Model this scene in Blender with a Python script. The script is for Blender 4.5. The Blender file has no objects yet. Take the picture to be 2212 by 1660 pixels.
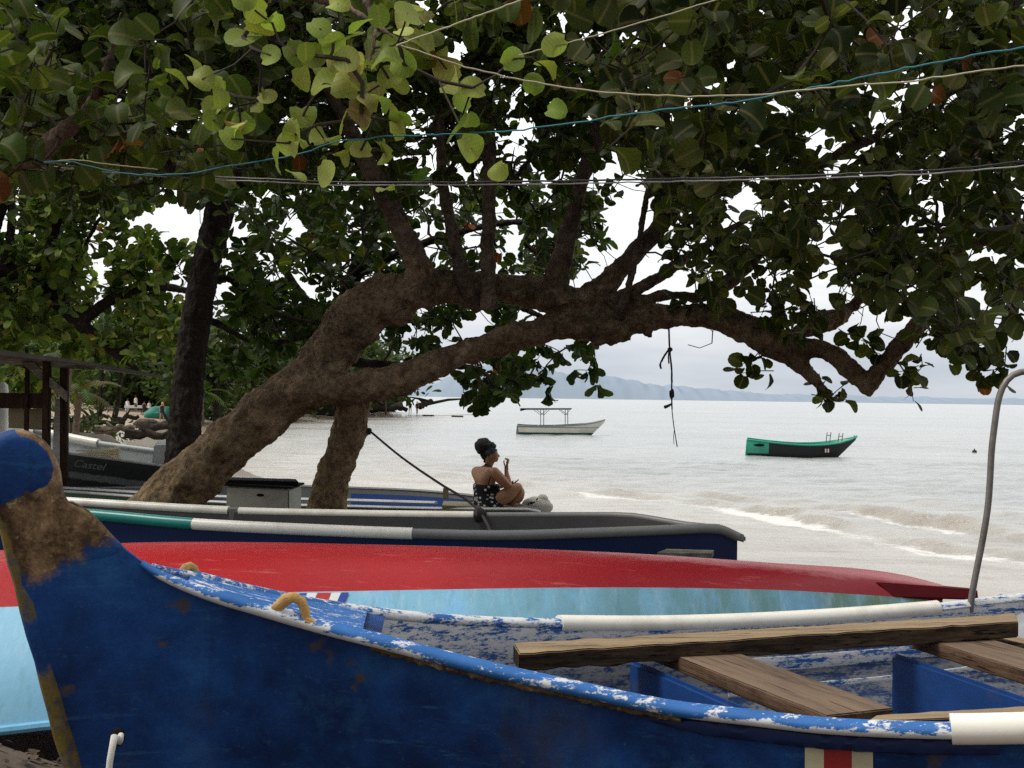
import bpy, bmesh, math, random
import numpy as np
from mathutils import Vector, Matrix
random.seed(7)
rng = np.random.default_rng(11)
scene = bpy.context.scene
COL = scene.collection
R = math.radians

# ------------------------------------------------------------------ camera frame
FPX, CU, CV = 2600.0, 1106.0, 830.0          # focal length / centre on a 2212 x 1660 sheet
PITCH, ROLL = 0.0108, 0.0140
CAM = Vector((0, 0, 3.0))                     # eye 3 m above the sea, 1.6 m above the sand
_f = Vector((0, math.cos(PITCH), math.sin(PITCH)))
_u0 = Vector((0, -math.sin(PITCH), math.cos(PITCH)))
_r0 = Vector((1, 0, 0))
_r = _r0 * math.cos(ROLL) + _u0 * math.sin(ROLL)
_u = _u0 * math.cos(ROLL) - _r0 * math.sin(ROLL)

def P(u, v, d):
    """world point seen in direction (u, v) that stands d metres ahead"""
    q = _f + _r * ((u - CU) / FPX) + _u * ((CV - v) / FPX)
    return CAM + q * (d / q.y)

def PZ(u, v, z):
    q = _f + _r * ((u - CU) / FPX) + _u * ((CV - v) / FPX)
    return CAM + q * ((z - CAM.z) / q.z)

# ------------------------------------------------------------------ noise (numpy)
def _hash(ix, iy, seed):
    n = (ix * 374761393 + iy * 668265263 + seed * 1442695041) & 0xFFFFFFFF
    n = ((n ^ (n >> 13)) * 1274126177) & 0xFFFFFFFF
    n = n ^ (n >> 16)
    return (n & 0xFFFF) / 65535.0

def vnoise(x, y, seed=0):
    x = np.asarray(x, float); y = np.asarray(y, float)
    ix = np.floor(x).astype(np.int64); iy = np.floor(y).astype(np.int64)
    fx = x - ix; fy = y - iy
    fx = fx * fx * (3 - 2 * fx); fy = fy * fy * (3 - 2 * fy)
    a = _hash(ix, iy, seed); b = _hash(ix + 1, iy, seed)
    c = _hash(ix, iy + 1, seed); e = _hash(ix + 1, iy + 1, seed)
    return (a * (1 - fx) + b * fx) * (1 - fy) + (c * (1 - fx) + e * fx) * fy

def fbm(x, y, seed=0, oct=4):
    s = 0; a = 0.5; t = 0
    for k in range(oct):
        s = s + a * vnoise(np.asarray(x) * 2 ** k, np.asarray(y) * 2 ** k, seed + k); t += a; a *= 0.5
    return s / t

# ------------------------------------------------------------------ shoreline and ground
SHORE = np.array([(400, -300), (60, -14), (24, 7.5), (12.5, 14), (8.4, 18.5), (4.3, 22.5), (1.0, 30), (-4.5, 36.5), (-9, 43), (-16, 62),
                  (-23, 86), (-24, 112), (-20, 150), (-13.5, 183), (-12, 188), (-17, 195), (-60, 215), (-300, 330), (-4000, 1500)], float)

def shore_s(x, y):
    """signed distance to the water's edge, positive on land"""
    x = np.asarray(x, float); y = np.asarray(y, float)
    best = np.full(x.shape, 1e18); sgn = np.ones(x.shape)
    for (ax, ay), (bx, by) in zip(SHORE[:-1], SHORE[1:]):
        dx, dy = bx - ax, by - ay
        t = np.clip(((x - ax) * dx + (y - ay) * dy) / (dx * dx + dy * dy), 0, 1)
        px, py = ax + t * dx, ay + t * dy
        q = (x - px) ** 2 + (y - py) ** 2
        cr = dx * (y - ay) - dy * (x - ax)
        m = q < best - 1e-9
        best = np.where(m, q, best); sgn = np.where(m, np.sign(cr), sgn)
    return np.sqrt(best) * sgn

def ground_z(x, y):
    s = shore_s(x, y)
    h = np.where(s > 0, 1.55 * (1 - np.exp(-np.clip(s, 0, None) * 0.075)), np.maximum(s * 0.06, -6))
    h = h + np.clip(s - 12, 0, 500) * 0.004
    h = h + np.clip(s / 6, 0, 1) * (fbm(np.asarray(x) * 0.7, np.asarray(y) * 0.7, 3) - 0.5) * 0.10
    h = h + .50 * np.exp(-(((np.asarray(x) + 2.5) / 1.2) ** 2 + ((np.asarray(y) - 4.7) / .7) ** 2))   # heaped soil by the bow
    return h

def gz(x, y):
    return float(ground_z(np.array([x]), np.array([y]))[0])

# ------------------------------------------------------------------ node helpers
class NT:
    def __init__(s, name):
        s.m = bpy.data.materials.new(name); s.m.use_nodes = True
        s.t = s.m.node_tree; s.t.nodes.clear()
        s.out = s.t.nodes.new('ShaderNodeOutputMaterial')
        s.tc = None
    def n(s, typ, **kw):
        o = s.t.nodes.new(typ)
        for k, v in kw.items():
            if k.startswith('_'): setattr(o, k[1:], v)
        for k, v in kw.items():
            if not k.startswith('_'): s.put(o.inputs[k.replace('__', ' ')], v)
        return o
    def put(s, sock, v):
        if isinstance(v, bpy.types.NodeSocket): s.t.links.new(v, sock)
        elif isinstance(v, tuple) and len(v) == 3 and sock.type == 'RGBA': sock.default_value = v + (1,)
        else: sock.default_value = v
    def obj(s, scale=(1, 1, 1), rot=(0, 0, 0)):
        if s.tc is None: s.tc = s.n('ShaderNodeTexCoord')
        mp = s.n('ShaderNodeMapping'); s.t.links.new(s.tc.outputs['Object'], mp.inputs['Vector'])
        mp.inputs['Scale'].default_value = scale; mp.inputs['Rotation'].default_value = rot
        return mp.outputs[0]
    def rot(s, rz, scale):
        if s.tc is None: s.tc = s.n('ShaderNodeTexCoord')
        a = s.n('ShaderNodeMapping'); s.t.links.new(s.tc.outputs['Object'], a.inputs['Vector']); a.inputs['Rotation'].default_value = (0, 0, rz)
        b = s.n('ShaderNodeMapping'); s.t.links.new(a.outputs[0], b.inputs['Vector']); b.inputs['Scale'].default_value = scale
        return b.outputs[0]
    def uv(s):
        if s.tc is None: s.tc = s.n('ShaderNodeTexCoord')
        return s.tc.outputs['UV']
    def noise(s, scale, detail=4, rough=.55, vec=None, dist=0):
        o = s.n('ShaderNodeTexNoise', Scale=scale, Detail=detail, Roughness=rough, Distortion=dist)
        if vec is None: vec = s.obj()
        s.t.links.new(vec, o.inputs['Vector']); return o.outputs['Fac']
    def ramp(s, fac, stops, interp='LINEAR'):
        o = s.n('ShaderNodeValToRGB'); s.t.links.new(fac, o.inputs[0])
        cr = o.color_ramp; cr.interpolation = interp
        while len(cr.elements) < len(stops): cr.elements.new(.5)
        for e, (p, c) in zip(cr.elements, stops):
            e.position = p
            e.color = (c, c, c, 1) if isinstance(c, (int, float)) else tuple(c) + (1,)
        return o.outputs[0]
    def mix(s, fac, a, b, mode='MIX'):
        o = s.n('ShaderNodeMix', _data_type='RGBA', _blend_type=mode)
        s.put(o.inputs[0], fac); s.put(o.inputs[6], a); s.put(o.inputs[7], b)
        return o.outputs[2]
    def math(s, op, a, b=0.0, clamp=False):
        o = s.n('ShaderNodeMath', _operation=op, _use_clamp=clamp)
        s.put(o.inputs[0], a); s.put(o.inputs[1], b); return o.outputs[0]
    def sep(s, vec):
        o = s.n('ShaderNodeSeparateXYZ'); s.t.links.new(vec, o.inputs[0]); return o.outputs
    def bump(s, h, strength=.3, dist=.02):
        o = s.n('ShaderNodeBump', Strength=strength, Distance=dist); s.t.links.new(h, o.inputs['Height']); return o.outputs[0]
    def bsdf(s, col, rough=.6, normal=None, spec=.5, metal=0.0, **kw):
        o = s.n('ShaderNodeBsdfPrincipled', Base__Color=col, Roughness=rough, Metallic=metal)
        o.inputs['Specular IOR Level'].default_value = spec
        if normal is not None: s.t.links.new(normal, o.inputs['Normal'])
        return o.outputs[0]
    def done(s, shader):
        s.t.links.new(shader, s.out.inputs['Surface']); return s.m
    def th(s, fac, lo, hi):
        return s.ramp(fac, [(lo, 0.0), (hi, 1.0)])
    def attr(s, name):
        return s.n('ShaderNodeAttribute', _attribute_name=name)

def simple(name, col, rough=.6, var=.25, scale=8, metal=0, bump=.15, dirt=None, spec=.4):
    t = NT(name)
    f = t.noise(scale, 5)
    c = t.mix(f, tuple(k * (1 - var) for k in col), tuple(min(1, k * (1 + var)) for k in col))
    if dirt:
        g = t.th(t.noise(scale * .35, 6, .65), .5, .72)
        c = t.mix(t.math('MULTIPLY', g, .75), c, dirt)
    nb = t.bump(t.noise(scale * 6, 3), bump, .01)
    return t.done(t.bsdf(c, rough, nb, spec, metal))

M = {}

# ------------------------------------------------------------------ mesh builder
class MB:
    def __init__(s): s.v = []; s.f = []; s.mi = []
    def add(s, vs, fs, mi=0):
        o = len(s.v); s.v += [Vector(v) for v in vs]; s.f += [tuple(i + o for i in f) for f in fs]; s.mi += [mi] * len(fs); return s
    def grid(s, rows, close=False, mi=0, flip=False):
        nr, nc = len(rows), len(rows[0]); vs = [p for r in rows for p in r]; fs = []
        for i in range(nr - 1):
            for j in range(nc if close else nc - 1):
                k = (j + 1) % nc
                q = (i * nc + j, i * nc + k, (i + 1) * nc + k, (i + 1) * nc + j)
                fs.append(q[::-1] if flip else q)
        return s.add(vs, fs, mi)
    def tube(s, pts, rad, n=8, caps=True, sq=(1, 1), mi=0, up=None, jit=0.0):
        pts = [Vector(p) for p in pts]; k = len(pts)
        if isinstance(rad, (int, float)): rad = [rad] * k
        rows = []; ref = Vector(up) if up is not None else None
        prev = None
        for i, p in enumerate(pts):
            a = pts[max(i - 1, 0)]; b = pts[min(i + 1, k - 1)]
            t = (b - a); t = t.normalized() if t.length > 1e-9 else Vector((0, 0, 1))
            if ref is not None: x = t.cross(ref)
            elif prev is None: x = t.cross(Vector((0, 0, 1)) if abs(t.z) < .9 else Vector((1, 0, 0)))
            else: x = prev - t * prev.dot(t)
            if x.length < 1e-6: x = t.orthogonal()
            x.normalize(); y = x.cross(t).normalized(); prev = x
            row = []
            for j in range(n):
                an = 2 * math.pi * j / n
                rr = rad[i] * (1 + (random.uniform(-jit, jit) if jit else 0))
                row.append(p + x * (math.cos(an) * rr * sq[0]) + y * (math.sin(an) * rr * sq[1]))
            rows.append(row)
        o = len(s.v); s.grid(rows, close=True, mi=mi)
        if caps:
            s.f.append(tuple(o + j for j in range(n))[::-1]); s.mi.append(mi)
            s.f.append(tuple(o + (k - 1) * n + j for j in range(n))); s.mi.append(mi)
        return s
    def box8(s, c, mi=0):
        """c: 8 corners, bottom ring of four then top ring of four"""
        return s.add(c, [(3, 2, 1, 0), (4, 5, 6, 7), (0, 1, 5, 4), (1, 2, 6, 5), (2, 3, 7, 6), (3, 0, 4, 7)], mi)
    def box(s, c, ax, ay, az, mi=0):
        c = Vector(c); ax, ay, az = Vector(ax), Vector(ay), Vector(az)
        return s.box8([c - ax - ay - az, c + ax - ay - az, c + ax + ay - az, c - ax + ay - az,
                       c - ax - ay + az, c + ax - ay + az, c + ax + ay + az, c - ax + ay + az], mi)
    def blob(s, c, r, n=8, m=6, jit=.1, mi=0, ax=None):
        rows = []; c = Vector(c)
        if isinstance(r, (int, float)): r = (r, r, r)
        for i in range(m + 1):
            th_ = math.pi * i / m
            row = []
            for j in range(n):
                ph = 2 * math.pi * j / n
                k = 1 + random.uniform(-jit, jit) * (0 if i in (0, m) else 1)
                q = Vector((math.sin(th_) * math.cos(ph) * r[0] * k, math.sin(th_) * math.sin(ph) * r[1] * k, -math.cos(th_) * r[2] * k))
                if ax is not None: q = ax @ q
                row.append(c + q)
            rows.append(row)
        return s.grid(rows, close=True, mi=mi)
    def build(s, name, mat, parent=None, smooth=True, origin=None, bevel=0.0, label=None, auto=None):
        off = Vector((0, 0, 0)); p = parent
        while p is not None: off += p.location; p = p.parent
        loc = Vector(origin) if origin is not None else Vector((0, 0, 0))
        me = bpy.data.meshes.new(name)
        me.from_pydata([tuple(v - off - loc) for v in s.v], [], s.f)
        mats = mat if isinstance(mat, (list, tuple)) else [mat]
        for mm in mats: me.materials.append(mm)
        bm = bmesh.new(); bm.from_mesh(me)
        if len(mats) > 1:
            for fc, i in zip(bm.faces, s.mi): fc.material_index = i
        bmesh.ops.remove_doubles(bm, verts=bm.verts, dist=1e-5)
        bmesh.ops.recalc_face_normals(bm, faces=bm.faces)
        if bevel > 0:
            ed = [e for e in bm.edges if len(e.link_faces) == 2 and e.calc_face_angle(0) > .5]
            bmesh.ops.bevel(bm, geom=ed, offset=bevel, segments=2, affect='EDGES', clamp_overlap=True)
        if smooth:
            for fc in bm.faces: fc.smooth = True
            for e in bm.edges:
                if len(e.link_faces) == 2 and e.calc_face_angle(0) > (auto or .75): e.smooth = False
        bm.to_mesh(me); bm.free()
        o = bpy.data.objects.new(name, me); COL.objects.link(o)
        o.location = loc; o.parent = parent
        if label: o['label'] = label
        return o

def tag(o, label=None, cat=None, group=None, kind=None):
    if label: o['label'] = label
    if cat: o['category'] = cat
    if group: o['group'] = group
    if kind: o['kind'] = kind
    return o

def empty(name, loc, label, cat, group=None):
    o = bpy.data.objects.new(name, None); COL.objects.link(o)
    o.location = Vector(loc); o.empty_display_size = .1
    return tag(o, label, cat, group)

def spline(pts, n):
    """Catmull-Rom through tuples of any length -> n samples"""
    A = np.array(pts, float); k = len(A)
    dl = np.r_[0, np.cumsum(np.linalg.norm(np.diff(A[:, :2], axis=0), axis=1) + 1e-9)]
    ts = np.linspace(0, dl[-1], n); out = []
    for t in ts:
        i = int(min(max(np.searchsorted(dl, t) - 1, 0), k - 2))
        w = (t - dl[i]) / (dl[i + 1] - dl[i])
        h = dl[i + 1] - dl[i]
        m0 = (A[i + 1] - A[i - 1]) / (dl[i + 1] - dl[i - 1]) * h if i > 0 else A[1] - A[0]
        m1 = (A[i + 2] - A[i]) / (dl[i + 2] - dl[i]) * h if i < k - 2 else A[-1] - A[-2]
        w2, w3 = w * w, w ** 3
        out.append((2 * w3 - 3 * w2 + 1) * A[i] + (w3 - 2 * w2 + w) * m0 + (-2 * w3 + 3 * w2) * A[i + 1] + (w3 - w2) * m1)
    return np.array(out)

def path(pts, n):
    return [P(*q[:3]) for q in spline(pts, n)]

def evaluated_mesh(o):
    dg = bpy.context.evaluated_depsgraph_get(); dg.update()
    me = bpy.data.meshes.new_from_object(o.evaluated_get(dg))
    return me
# ------------------------------------------------------------------ materials
def m_blue_hull():
    t = NT('weathered_blue_hull_paint')
    f = t.noise(3.0, 6, .6)
    c = t.ramp(f, [(.28, (.002, .007, .032)), (.42, (.004, .022, .092)), (.58, (.008, .048, .185)), (.76, (.020, .100, .28))])
    streak = t.noise(2.2, 6, .65, t.obj((1.2, 1.2, .5)))
    c = t.mix(t.math('MULTIPLY', t.th(streak, .56, .70), .6), c, (.040, .032, .012))
    c = t.mix(t.math('MULTIPLY', t.th(t.noise(4.5, 8, .74), .54, .66), .45), c, (.018, .085, .19))
    scr = t.noise(3.2, 8, .78, t.rot(-.3, (.7, 3, 9)))
    c = t.mix(t.math('MULTIPLY', t.th(scr, .57, .66), .40), c, (.035, .13, .27))
    drp = t.noise(7, 7, .72, t.obj((2.2, 2.2, .18)))
    c = t.mix(t.math('MULTIPLY', t.th(drp, .56, .70), .45), c, (.004, .012, .035))
    fin = t.noise(70, 5, .75)
    c = t.mix(t.math('MULTIPLY', t.th(fin, .62, .70), .5), c, (.05, .13, .24))
    sp = t.noise(7.0, 3, .5)
    c = t.mix(t.math('MULTIPLY', t.th(sp, .665, .72), .8), c, (.075, .050, .018))
    sp2 = t.noise(26.0, 3, .6)
    c = t.mix(t.math('MULTIPLY', t.th(sp2, .66, .76), .35), c, (.03, .10, .20))
    # bare wood of the neck (vertex attribute), its edge broken up by noise
    wood = t.ramp(t.noise(7, 9, .76), [(.36, (.012, .008, .005)), (.47, (.070, .042, .022)), (.56, (.19, .120, .062)), (.68, (.38, .26, .14))])
    wood = t.mix(t.math('MULTIPLY', t.th(t.noise(40, 4, .7), .60, .70), .5), wood, (.46, .34, .20))
    wn = t.math('ADD', t.attr('wood').outputs['Fac'], t.math('MULTIPLY', t.math('SUBTRACT', t.noise(7, 6, .65), .5), .22))
    k = t.th(wn, .48, .52)
    c = t.mix(k, c, wood)
    # yellow ochre along the raked front edge (object attribute written per vertex)
    e = t.attr('edge').outputs['Fac']
    en = t.math('ADD', e, t.math('MULTIPLY', t.math('SUBTRACT', t.noise(12, 7, .72), .5), 1.1))
    c = t.mix(t.th(en, .50, .72), c, t.mix(t.noise(8, 6, .7), (.012, .008, .004), (.24, .175, .036)))
    grain = t.noise(180, 2, .5)
    c = t.mix(.35, c, t.mix(grain, (0, 0, 0), (1, 1, 1)), 'OVERLAY')
    nb = t.bump(t.noise(30, 6, .7), .35, .01)
    return t.done(t.bsdf(c, .55, nb, .14))

def m_head():
    t = NT('worn_blue_stem_head_paint')
    e = t.attr('edge').outputs['Fac']
    n1 = t.noise(9, 7, .7)
    en = t.math('ADD', e, t.math('MULTIPLY', t.math('SUBTRACT', n1, .5), .45))
    blue = t.mix(t.noise(14, 6, .65), (.004, .020, .075), (.013, .058, .19))
    wood = t.mix(t.noise(12, 8, .74), (.012, .008, .005), (.30, .195, .10))
    c = t.mix(t.th(en, .46, .58), blue, wood)
    nb = t.bump(t.noise(60, 5), .35, .006)
    return t.done(t.bsdf(c, .6, nb, .2))

def m_peel(name, blue, white, lo, hi, scale=6, stretch=(1, 1, 1), rough=.5, dirt=True, deep=None, edge=0.0, spec=.3):
    t = NT(name)
    v = t.obj(stretch)
    n1 = t.noise(scale, 9, .72, v, .35)
    n2 = t.noise(scale * 5, 6, .75, v)
    n3 = t.noise(scale * 1.6, 7, .75, t.rot(-.3, (.16, 1.2, 2.6)))
    f = t.math('ADD', t.math('MULTIPLY', n1, .34), t.math('ADD', t.math('MULTIPLY', n2, .26), t.math('MULTIPLY', n3, .40)))
    if edge: f = t.math('ADD', f, t.math('MULTIPLY', t.attr('edge').outputs['Fac'], edge))
    b = t.mix(t.noise(7, 5), tuple(k * .55 for k in blue), tuple(min(1, k * 1.35) for k in blue))
    w = t.mix(t.noise(18, 6, .7), tuple(k * .55 for k in white), white)
    c = t.mix(t.th(f, lo, hi), b, w)
    if dirt:
        c = t.mix(t.math('MULTIPLY', t.th(t.noise(9, 6, .7), .55, .75), .6), c, (.10, .075, .05))
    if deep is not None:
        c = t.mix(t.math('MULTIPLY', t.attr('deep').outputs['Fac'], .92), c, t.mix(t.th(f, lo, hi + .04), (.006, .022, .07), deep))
    nb = t.bump(f, .5, .006)
    return t.done(t.bsdf(c, rough, nb, spec))

def m_wood(name, dark, light, stretch=(1.2, 1.2, 22), rot=0.0, rough=.8, top=None):
    t = NT(name)
    v = t.rot(rot, stretch)
    n1 = t.noise(2.4, 9, .72, v)
    n0 = t.noise(.8, 4, .6, v)
    n2 = t.noise(5, 6, .65)
    f = t.math('ADD', t.math('MULTIPLY', n1, .65), t.math('MULTIPLY', n0, .35))
    c = t.ramp(f, [(.34, tuple(k * .3 for k in dark)), (.42, dark), (.55, tuple((a + b) / 2 for a, b in zip(dark, light))), (.68, light)])
    c = t.mix(t.math('MULTIPLY', t.th(n2, .48, .68), .75), c, tuple(k * .4 for k in dark))
    crk = t.math('SUBTRACT', 1.0, t.th(t.noise(4.2, 3, .5, t.rot(rot, (stretch[0] * .5, stretch[1] * 1.6, stretch[2] * 1.6))), .33, .37))
    c = t.mix(t.math('MULTIPLY', crk, .85), c, tuple(k * .12 for k in dark))
    if top:  # upward faces get their own tone, the plank's lit top painted in
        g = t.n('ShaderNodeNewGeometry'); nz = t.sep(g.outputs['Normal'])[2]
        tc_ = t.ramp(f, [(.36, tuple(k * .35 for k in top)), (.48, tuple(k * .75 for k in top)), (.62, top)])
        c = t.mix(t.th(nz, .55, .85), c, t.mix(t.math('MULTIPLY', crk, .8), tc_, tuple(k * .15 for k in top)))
    nb = t.bump(t.math('SUBTRACT', f, t.math('MULTIPLY', crk, .4)), .8, .012)
    return t.done(t.bsdf(c, rough, nb, .15))

def m_bark(name, dark, light, moss=None, moss_z=(0, 0), spots=None):
    t = NT(name)
    n0 = t.noise(1.7, 6, .65)
    n1 = t.noise(6, 8, .72)
    n2 = t.noise(26, 6, .7)
    vo = t.n('ShaderNodeTexVoronoi', Scale=15.0); t.t.links.new(t.obj((1, 1, .5)), vo.inputs['Vector'])
    f = t.math('ADD', t.math('MULTIPLY', n0, .32), t.math('ADD', t.math('MULTIPLY', n1, .36), t.math('MULTIPLY', n2, .32)))
    c = t.ramp(f, [(.36, tuple(k * .6 for k in dark)), (.47, tuple(a + (b - a) * .25 for a, b in zip(dark, light))), (.56, tuple(a + (b - a) * .6 for a, b in zip(dark, light))), (.66, light)])
    pale = t.math('MULTIPLY', t.th(t.noise(3.3, 7, .72), .58, .66), .55)
    c = t.mix(pale, c, tuple(min(1, k * 1.15 + .03) for k in light))
    if moss:
        z = t.sep(t.obj())[2]
        k = t.n('ShaderNodeMapRange'); t.put(k.inputs[0], z); k.inputs[1].default_value = moss_z[1]; k.inputs[2].default_value = moss_z[0]
        m2 = t.math('MULTIPLY', k.outputs[0], t.th(t.noise(11, 8, .74), .44, .66), True)
        c = t.mix(m2, c, t.mix(n2, tuple(q * .4 for q in moss), moss))
    if spots:
        c = t.mix(t.math('MULTIPLY', t.th(t.noise(38, 3, .6), .66, .74), .6), c, spots)
    h = t.math('ADD', f, t.math('MULTIPLY', vo.outputs['Distance'], .6))
    cr_ = t.math('SUBTRACT', 1.0, t.th(t.math('ADD', t.math('MULTIPLY', n2, .5), t.math('MULTIPLY', vo.outputs['Distance'], .5)), .18, .36))
    c = t.mix(t.math('MULTIPLY', cr_, .8), c, tuple(k * .4 for k in dark))
    nb = t.bump(h, 1.0, .06)
    return t.done(t.bsdf(c, .92, nb, .12))

def m_leaf(name, transl=.34, rough=.55, veins=True):
    t = NT(name)
    a = t.attr('tint').outputs['Color']
    u_, v_, _ = t.sep(t.uv())
    x = t.math('ABSOLUTE', t.math('SUBTRACT', u_, .5))
    c = a
    if veins:
        mid = t.math('SUBTRACT', 1.0, t.th(x, .012, .045))
        # side veins: stripes running up and outward
        w = t.math('SINE', t.math('MULTIPLY', t.math('SUBTRACT', v_, t.math('MULTIPLY', x, .7)), 38.0))
        side = t.math('MULTIPLY', t.th(w, .80, .98), .55)
        c = t.mix(side, c, t.mix(1.0, a, (.55, .60, .55), 'MULTIPLY'))
        c = t.mix(t.math('MULTIPLY', mid, .42), c, t.mix(.55, a, (.52, .38, .18)))
        blot = t.th(t.noise(24, 5, .65), .64, .78)
        c = t.mix(t.math('MULTIPLY', blot, .45), c, t.mix(.6, a, (.10, .06, .015)))
    c = t.mix(t.noise(30, 3), t.mix(1.0, c, (.75, .75, .75), 'MULTIPLY'), c)
    d = t.bsdf(c, rough, None, .14)
    tr = t.n('ShaderNodeBsdfTranslucent', Color=t.mix(1.0, c, (1.15, 1.35, .55), 'MULTIPLY')).outputs[0]
    o = t.n('ShaderNodeMixShader', Fac=transl); t.t.links.new(d, o.inputs[1]); t.t.links.new(tr, o.inputs[2])
    return t.done(o.outputs[0])

def m_sand():
    t = NT('beach_sand')
    s = t.attr('shore').outputs['Fac']              # metres inland
    y = t.sep(t.obj())[1]
    dry = t.mix(t.noise(3, 8, .65), (.22, .165, .11), (.40, .32, .23))
    soil = t.mix(t.noise(9, 8, .7), (.035, .025, .018), (.15, .105, .07))
    n = t.noise(.5, 5)
    ky = t.n('ShaderNodeMapRange'); t.put(ky.inputs[0], t.math('ADD', y, t.math('MULTIPLY', n, 3.0))); ky.inputs[1].default_value = 18.0; ky.inputs[2].default_value = 12.5
    c = t.mix(ky.outputs[0], dry, soil)
    wet = t.n('ShaderNodeMapRange'); t.put(wet.inputs[0], t.math('ADD', s, t.math('MULTIPLY', t.noise(.35, 4), 3.0))); wet.inputs[1].default_value = 8.0; wet.inputs[2].default_value = 5.0
    c = t.mix(wet.outputs[0], c, (.33, .275, .22))
    rg = t.n('ShaderNodeMapRange'); t.put(rg.inputs[0], wet.outputs[0]); rg.inputs[3].default_value = .9; rg.inputs[4].default_value = .16
    fine = t.math('MULTIPLY', t.noise(40, 5, .7), t.math('SUBTRACT', 1.02, wet.outputs[0]))
    rip = t.math('MULTIPLY', t.noise(1.6, 3, .5, t.obj((.5, 3, 1), (0, 0, -.6))), .5)
    nb = t.bump(t.math('ADD', fine, rip), .35, .03)
    o = t.bsdf(c, .5, nb, .5)
    o.node.inputs['Roughness'].default_value = .5; t.put(o.node.inputs['Roughness'], rg.outputs[0])
    return t.done(o)

def m_water():
    t = NT('murky_sea_water')
    s = t.attr('shore').outputs['Fac']; fo = t.attr('foam').outputs['Fac']; lift = t.attr('lift').outputs['Fac']
    off = t.n('ShaderNodeMapRange'); t.put(off.inputs[0], s); off.inputs[1].default_value = -16; off.inputs[2].default_value = 0.0
    c = t.mix(off.outputs[0], (.37, .395, .39), (.50, .465, .41))
    c = t.mix(t.math('MULTIPLY', t.math('MULTIPLY', lift, .85, True), t.math('ADD', .35, t.math('MULTIPLY', t.noise(2.0, 7, .75, t.rot(.55, (.3, 1.6, 1))), .75)), True), c, (.27, .215, .145))
    big = t.noise(.9, 5, .6, t.obj((.22, 1.0, 1), (0, 0, -.5)))
    mid = t.noise(2.6, 5, .6, t.obj((.35, 1.0, 1), (0, 0, -.3)))
    fine = t.noise(9, 4, .6, t.obj((.5, 1, 1)))
    swell = t.noise(.055, 6, .7, t.obj((.35, 1.0, 1), (0, 0, -.12)))
    h = t.math('ADD', t.math('MULTIPLY', big, 1.2), t.math('ADD', t.math('MULTIPLY', mid, .75), t.math('MULTIPLY', fine, .22)))
    h = t.math('ADD', h, t.math('MULTIPLY', swell, 6.0))
    c = t.mix(t.math('MULTIPLY', t.th(swell, .42, .62), .55), c, t.mix(1.0, c, (.72, .74, .74), 'MULTIPLY'))
    c = t.mix(t.math('MULTIPLY', t.th(big, .40, .60), .45), c, t.mix(1.0, c, (.66, .63, .60), 'MULTIPLY'))
    wv = t.noise(1.5, 6, .72, t.rot(.55, (.22, 1.5, 1)))
    c = t.mix(t.math('MULTIPLY', t.math('MULTIPLY', t.th(wv, .50, .64), .40), off.outputs[0]), c, t.mix(1.0, c, (.60, .55, .49), 'MULTIPLY'))
    nb = t.bump(t.math('ADD', h, t.math('MULTIPLY', wv, .8)), .75, .22)
    fn = t.math('ADD', t.math('MULTIPLY', t.noise(5.5, 9, .82, t.rot(.55, (.45, 1.5, 1))), .95), t.math('MULTIPLY', fo, .62))
    fk = t.math('MULTIPLY', t.th(fn, .88, 1.0), .85)
    w = t.bsdf(c, .22, nb, .5)
    foam = t.bsdf(t.mix(t.noise(12, 5), (.55, .53, .49), (.80, .79, .77)), .8, t.bump(t.noise(14, 5), .5, .05), .2)
    o = t.n('ShaderNodeMixShader', Fac=fk); t.t.links.new(w, o.inputs[1]); t.t.links.new(foam, o.inputs[2])
    return t.done(o.outputs[0])

def m_floral():
    t = NT('black_floral_cloth')
    vo = t.n('ShaderNodeTexVoronoi', Scale=19.0, Randomness=1.0); t.t.links.new(t.obj((1, 1, 1.3)), vo.inputs['Vector'])
    n = t.noise(34, 5, .7)
    k = t.th(t.math('ADD', vo.outputs['Distance'], t.math('MULTIPLY', n, .9)), .74, .86)
    c = t.mix(k, (.42, .41, .42), (.006, .006, .009))
    return t.done(t.bsdf(c, .85, None, .2))

def m_castel():
    t = NT('black_green_hull_with_grey_band')
    c = t.mix(t.noise(3, 6), (.002, .005, .006), (.006, .015, .015))
    h = t.attr('band').outputs['Fac']
    hn = t.math('ADD', h, t.math('MULTIPLY', t.math('SUBTRACT', t.noise(6, 6, .7), .5), .10))
    k = t.math('MULTIPLY', t.th(hn, .33, .35), t.math('SUBTRACT', 1.0, t.th(hn, .45, .47)))
    c = t.mix(k, c, t.mix(t.noise(20, 5), (.06, .075, .08), (.17, .19, .19)))
    return t.done(t.bsdf(c, .5, None, .35))

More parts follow.
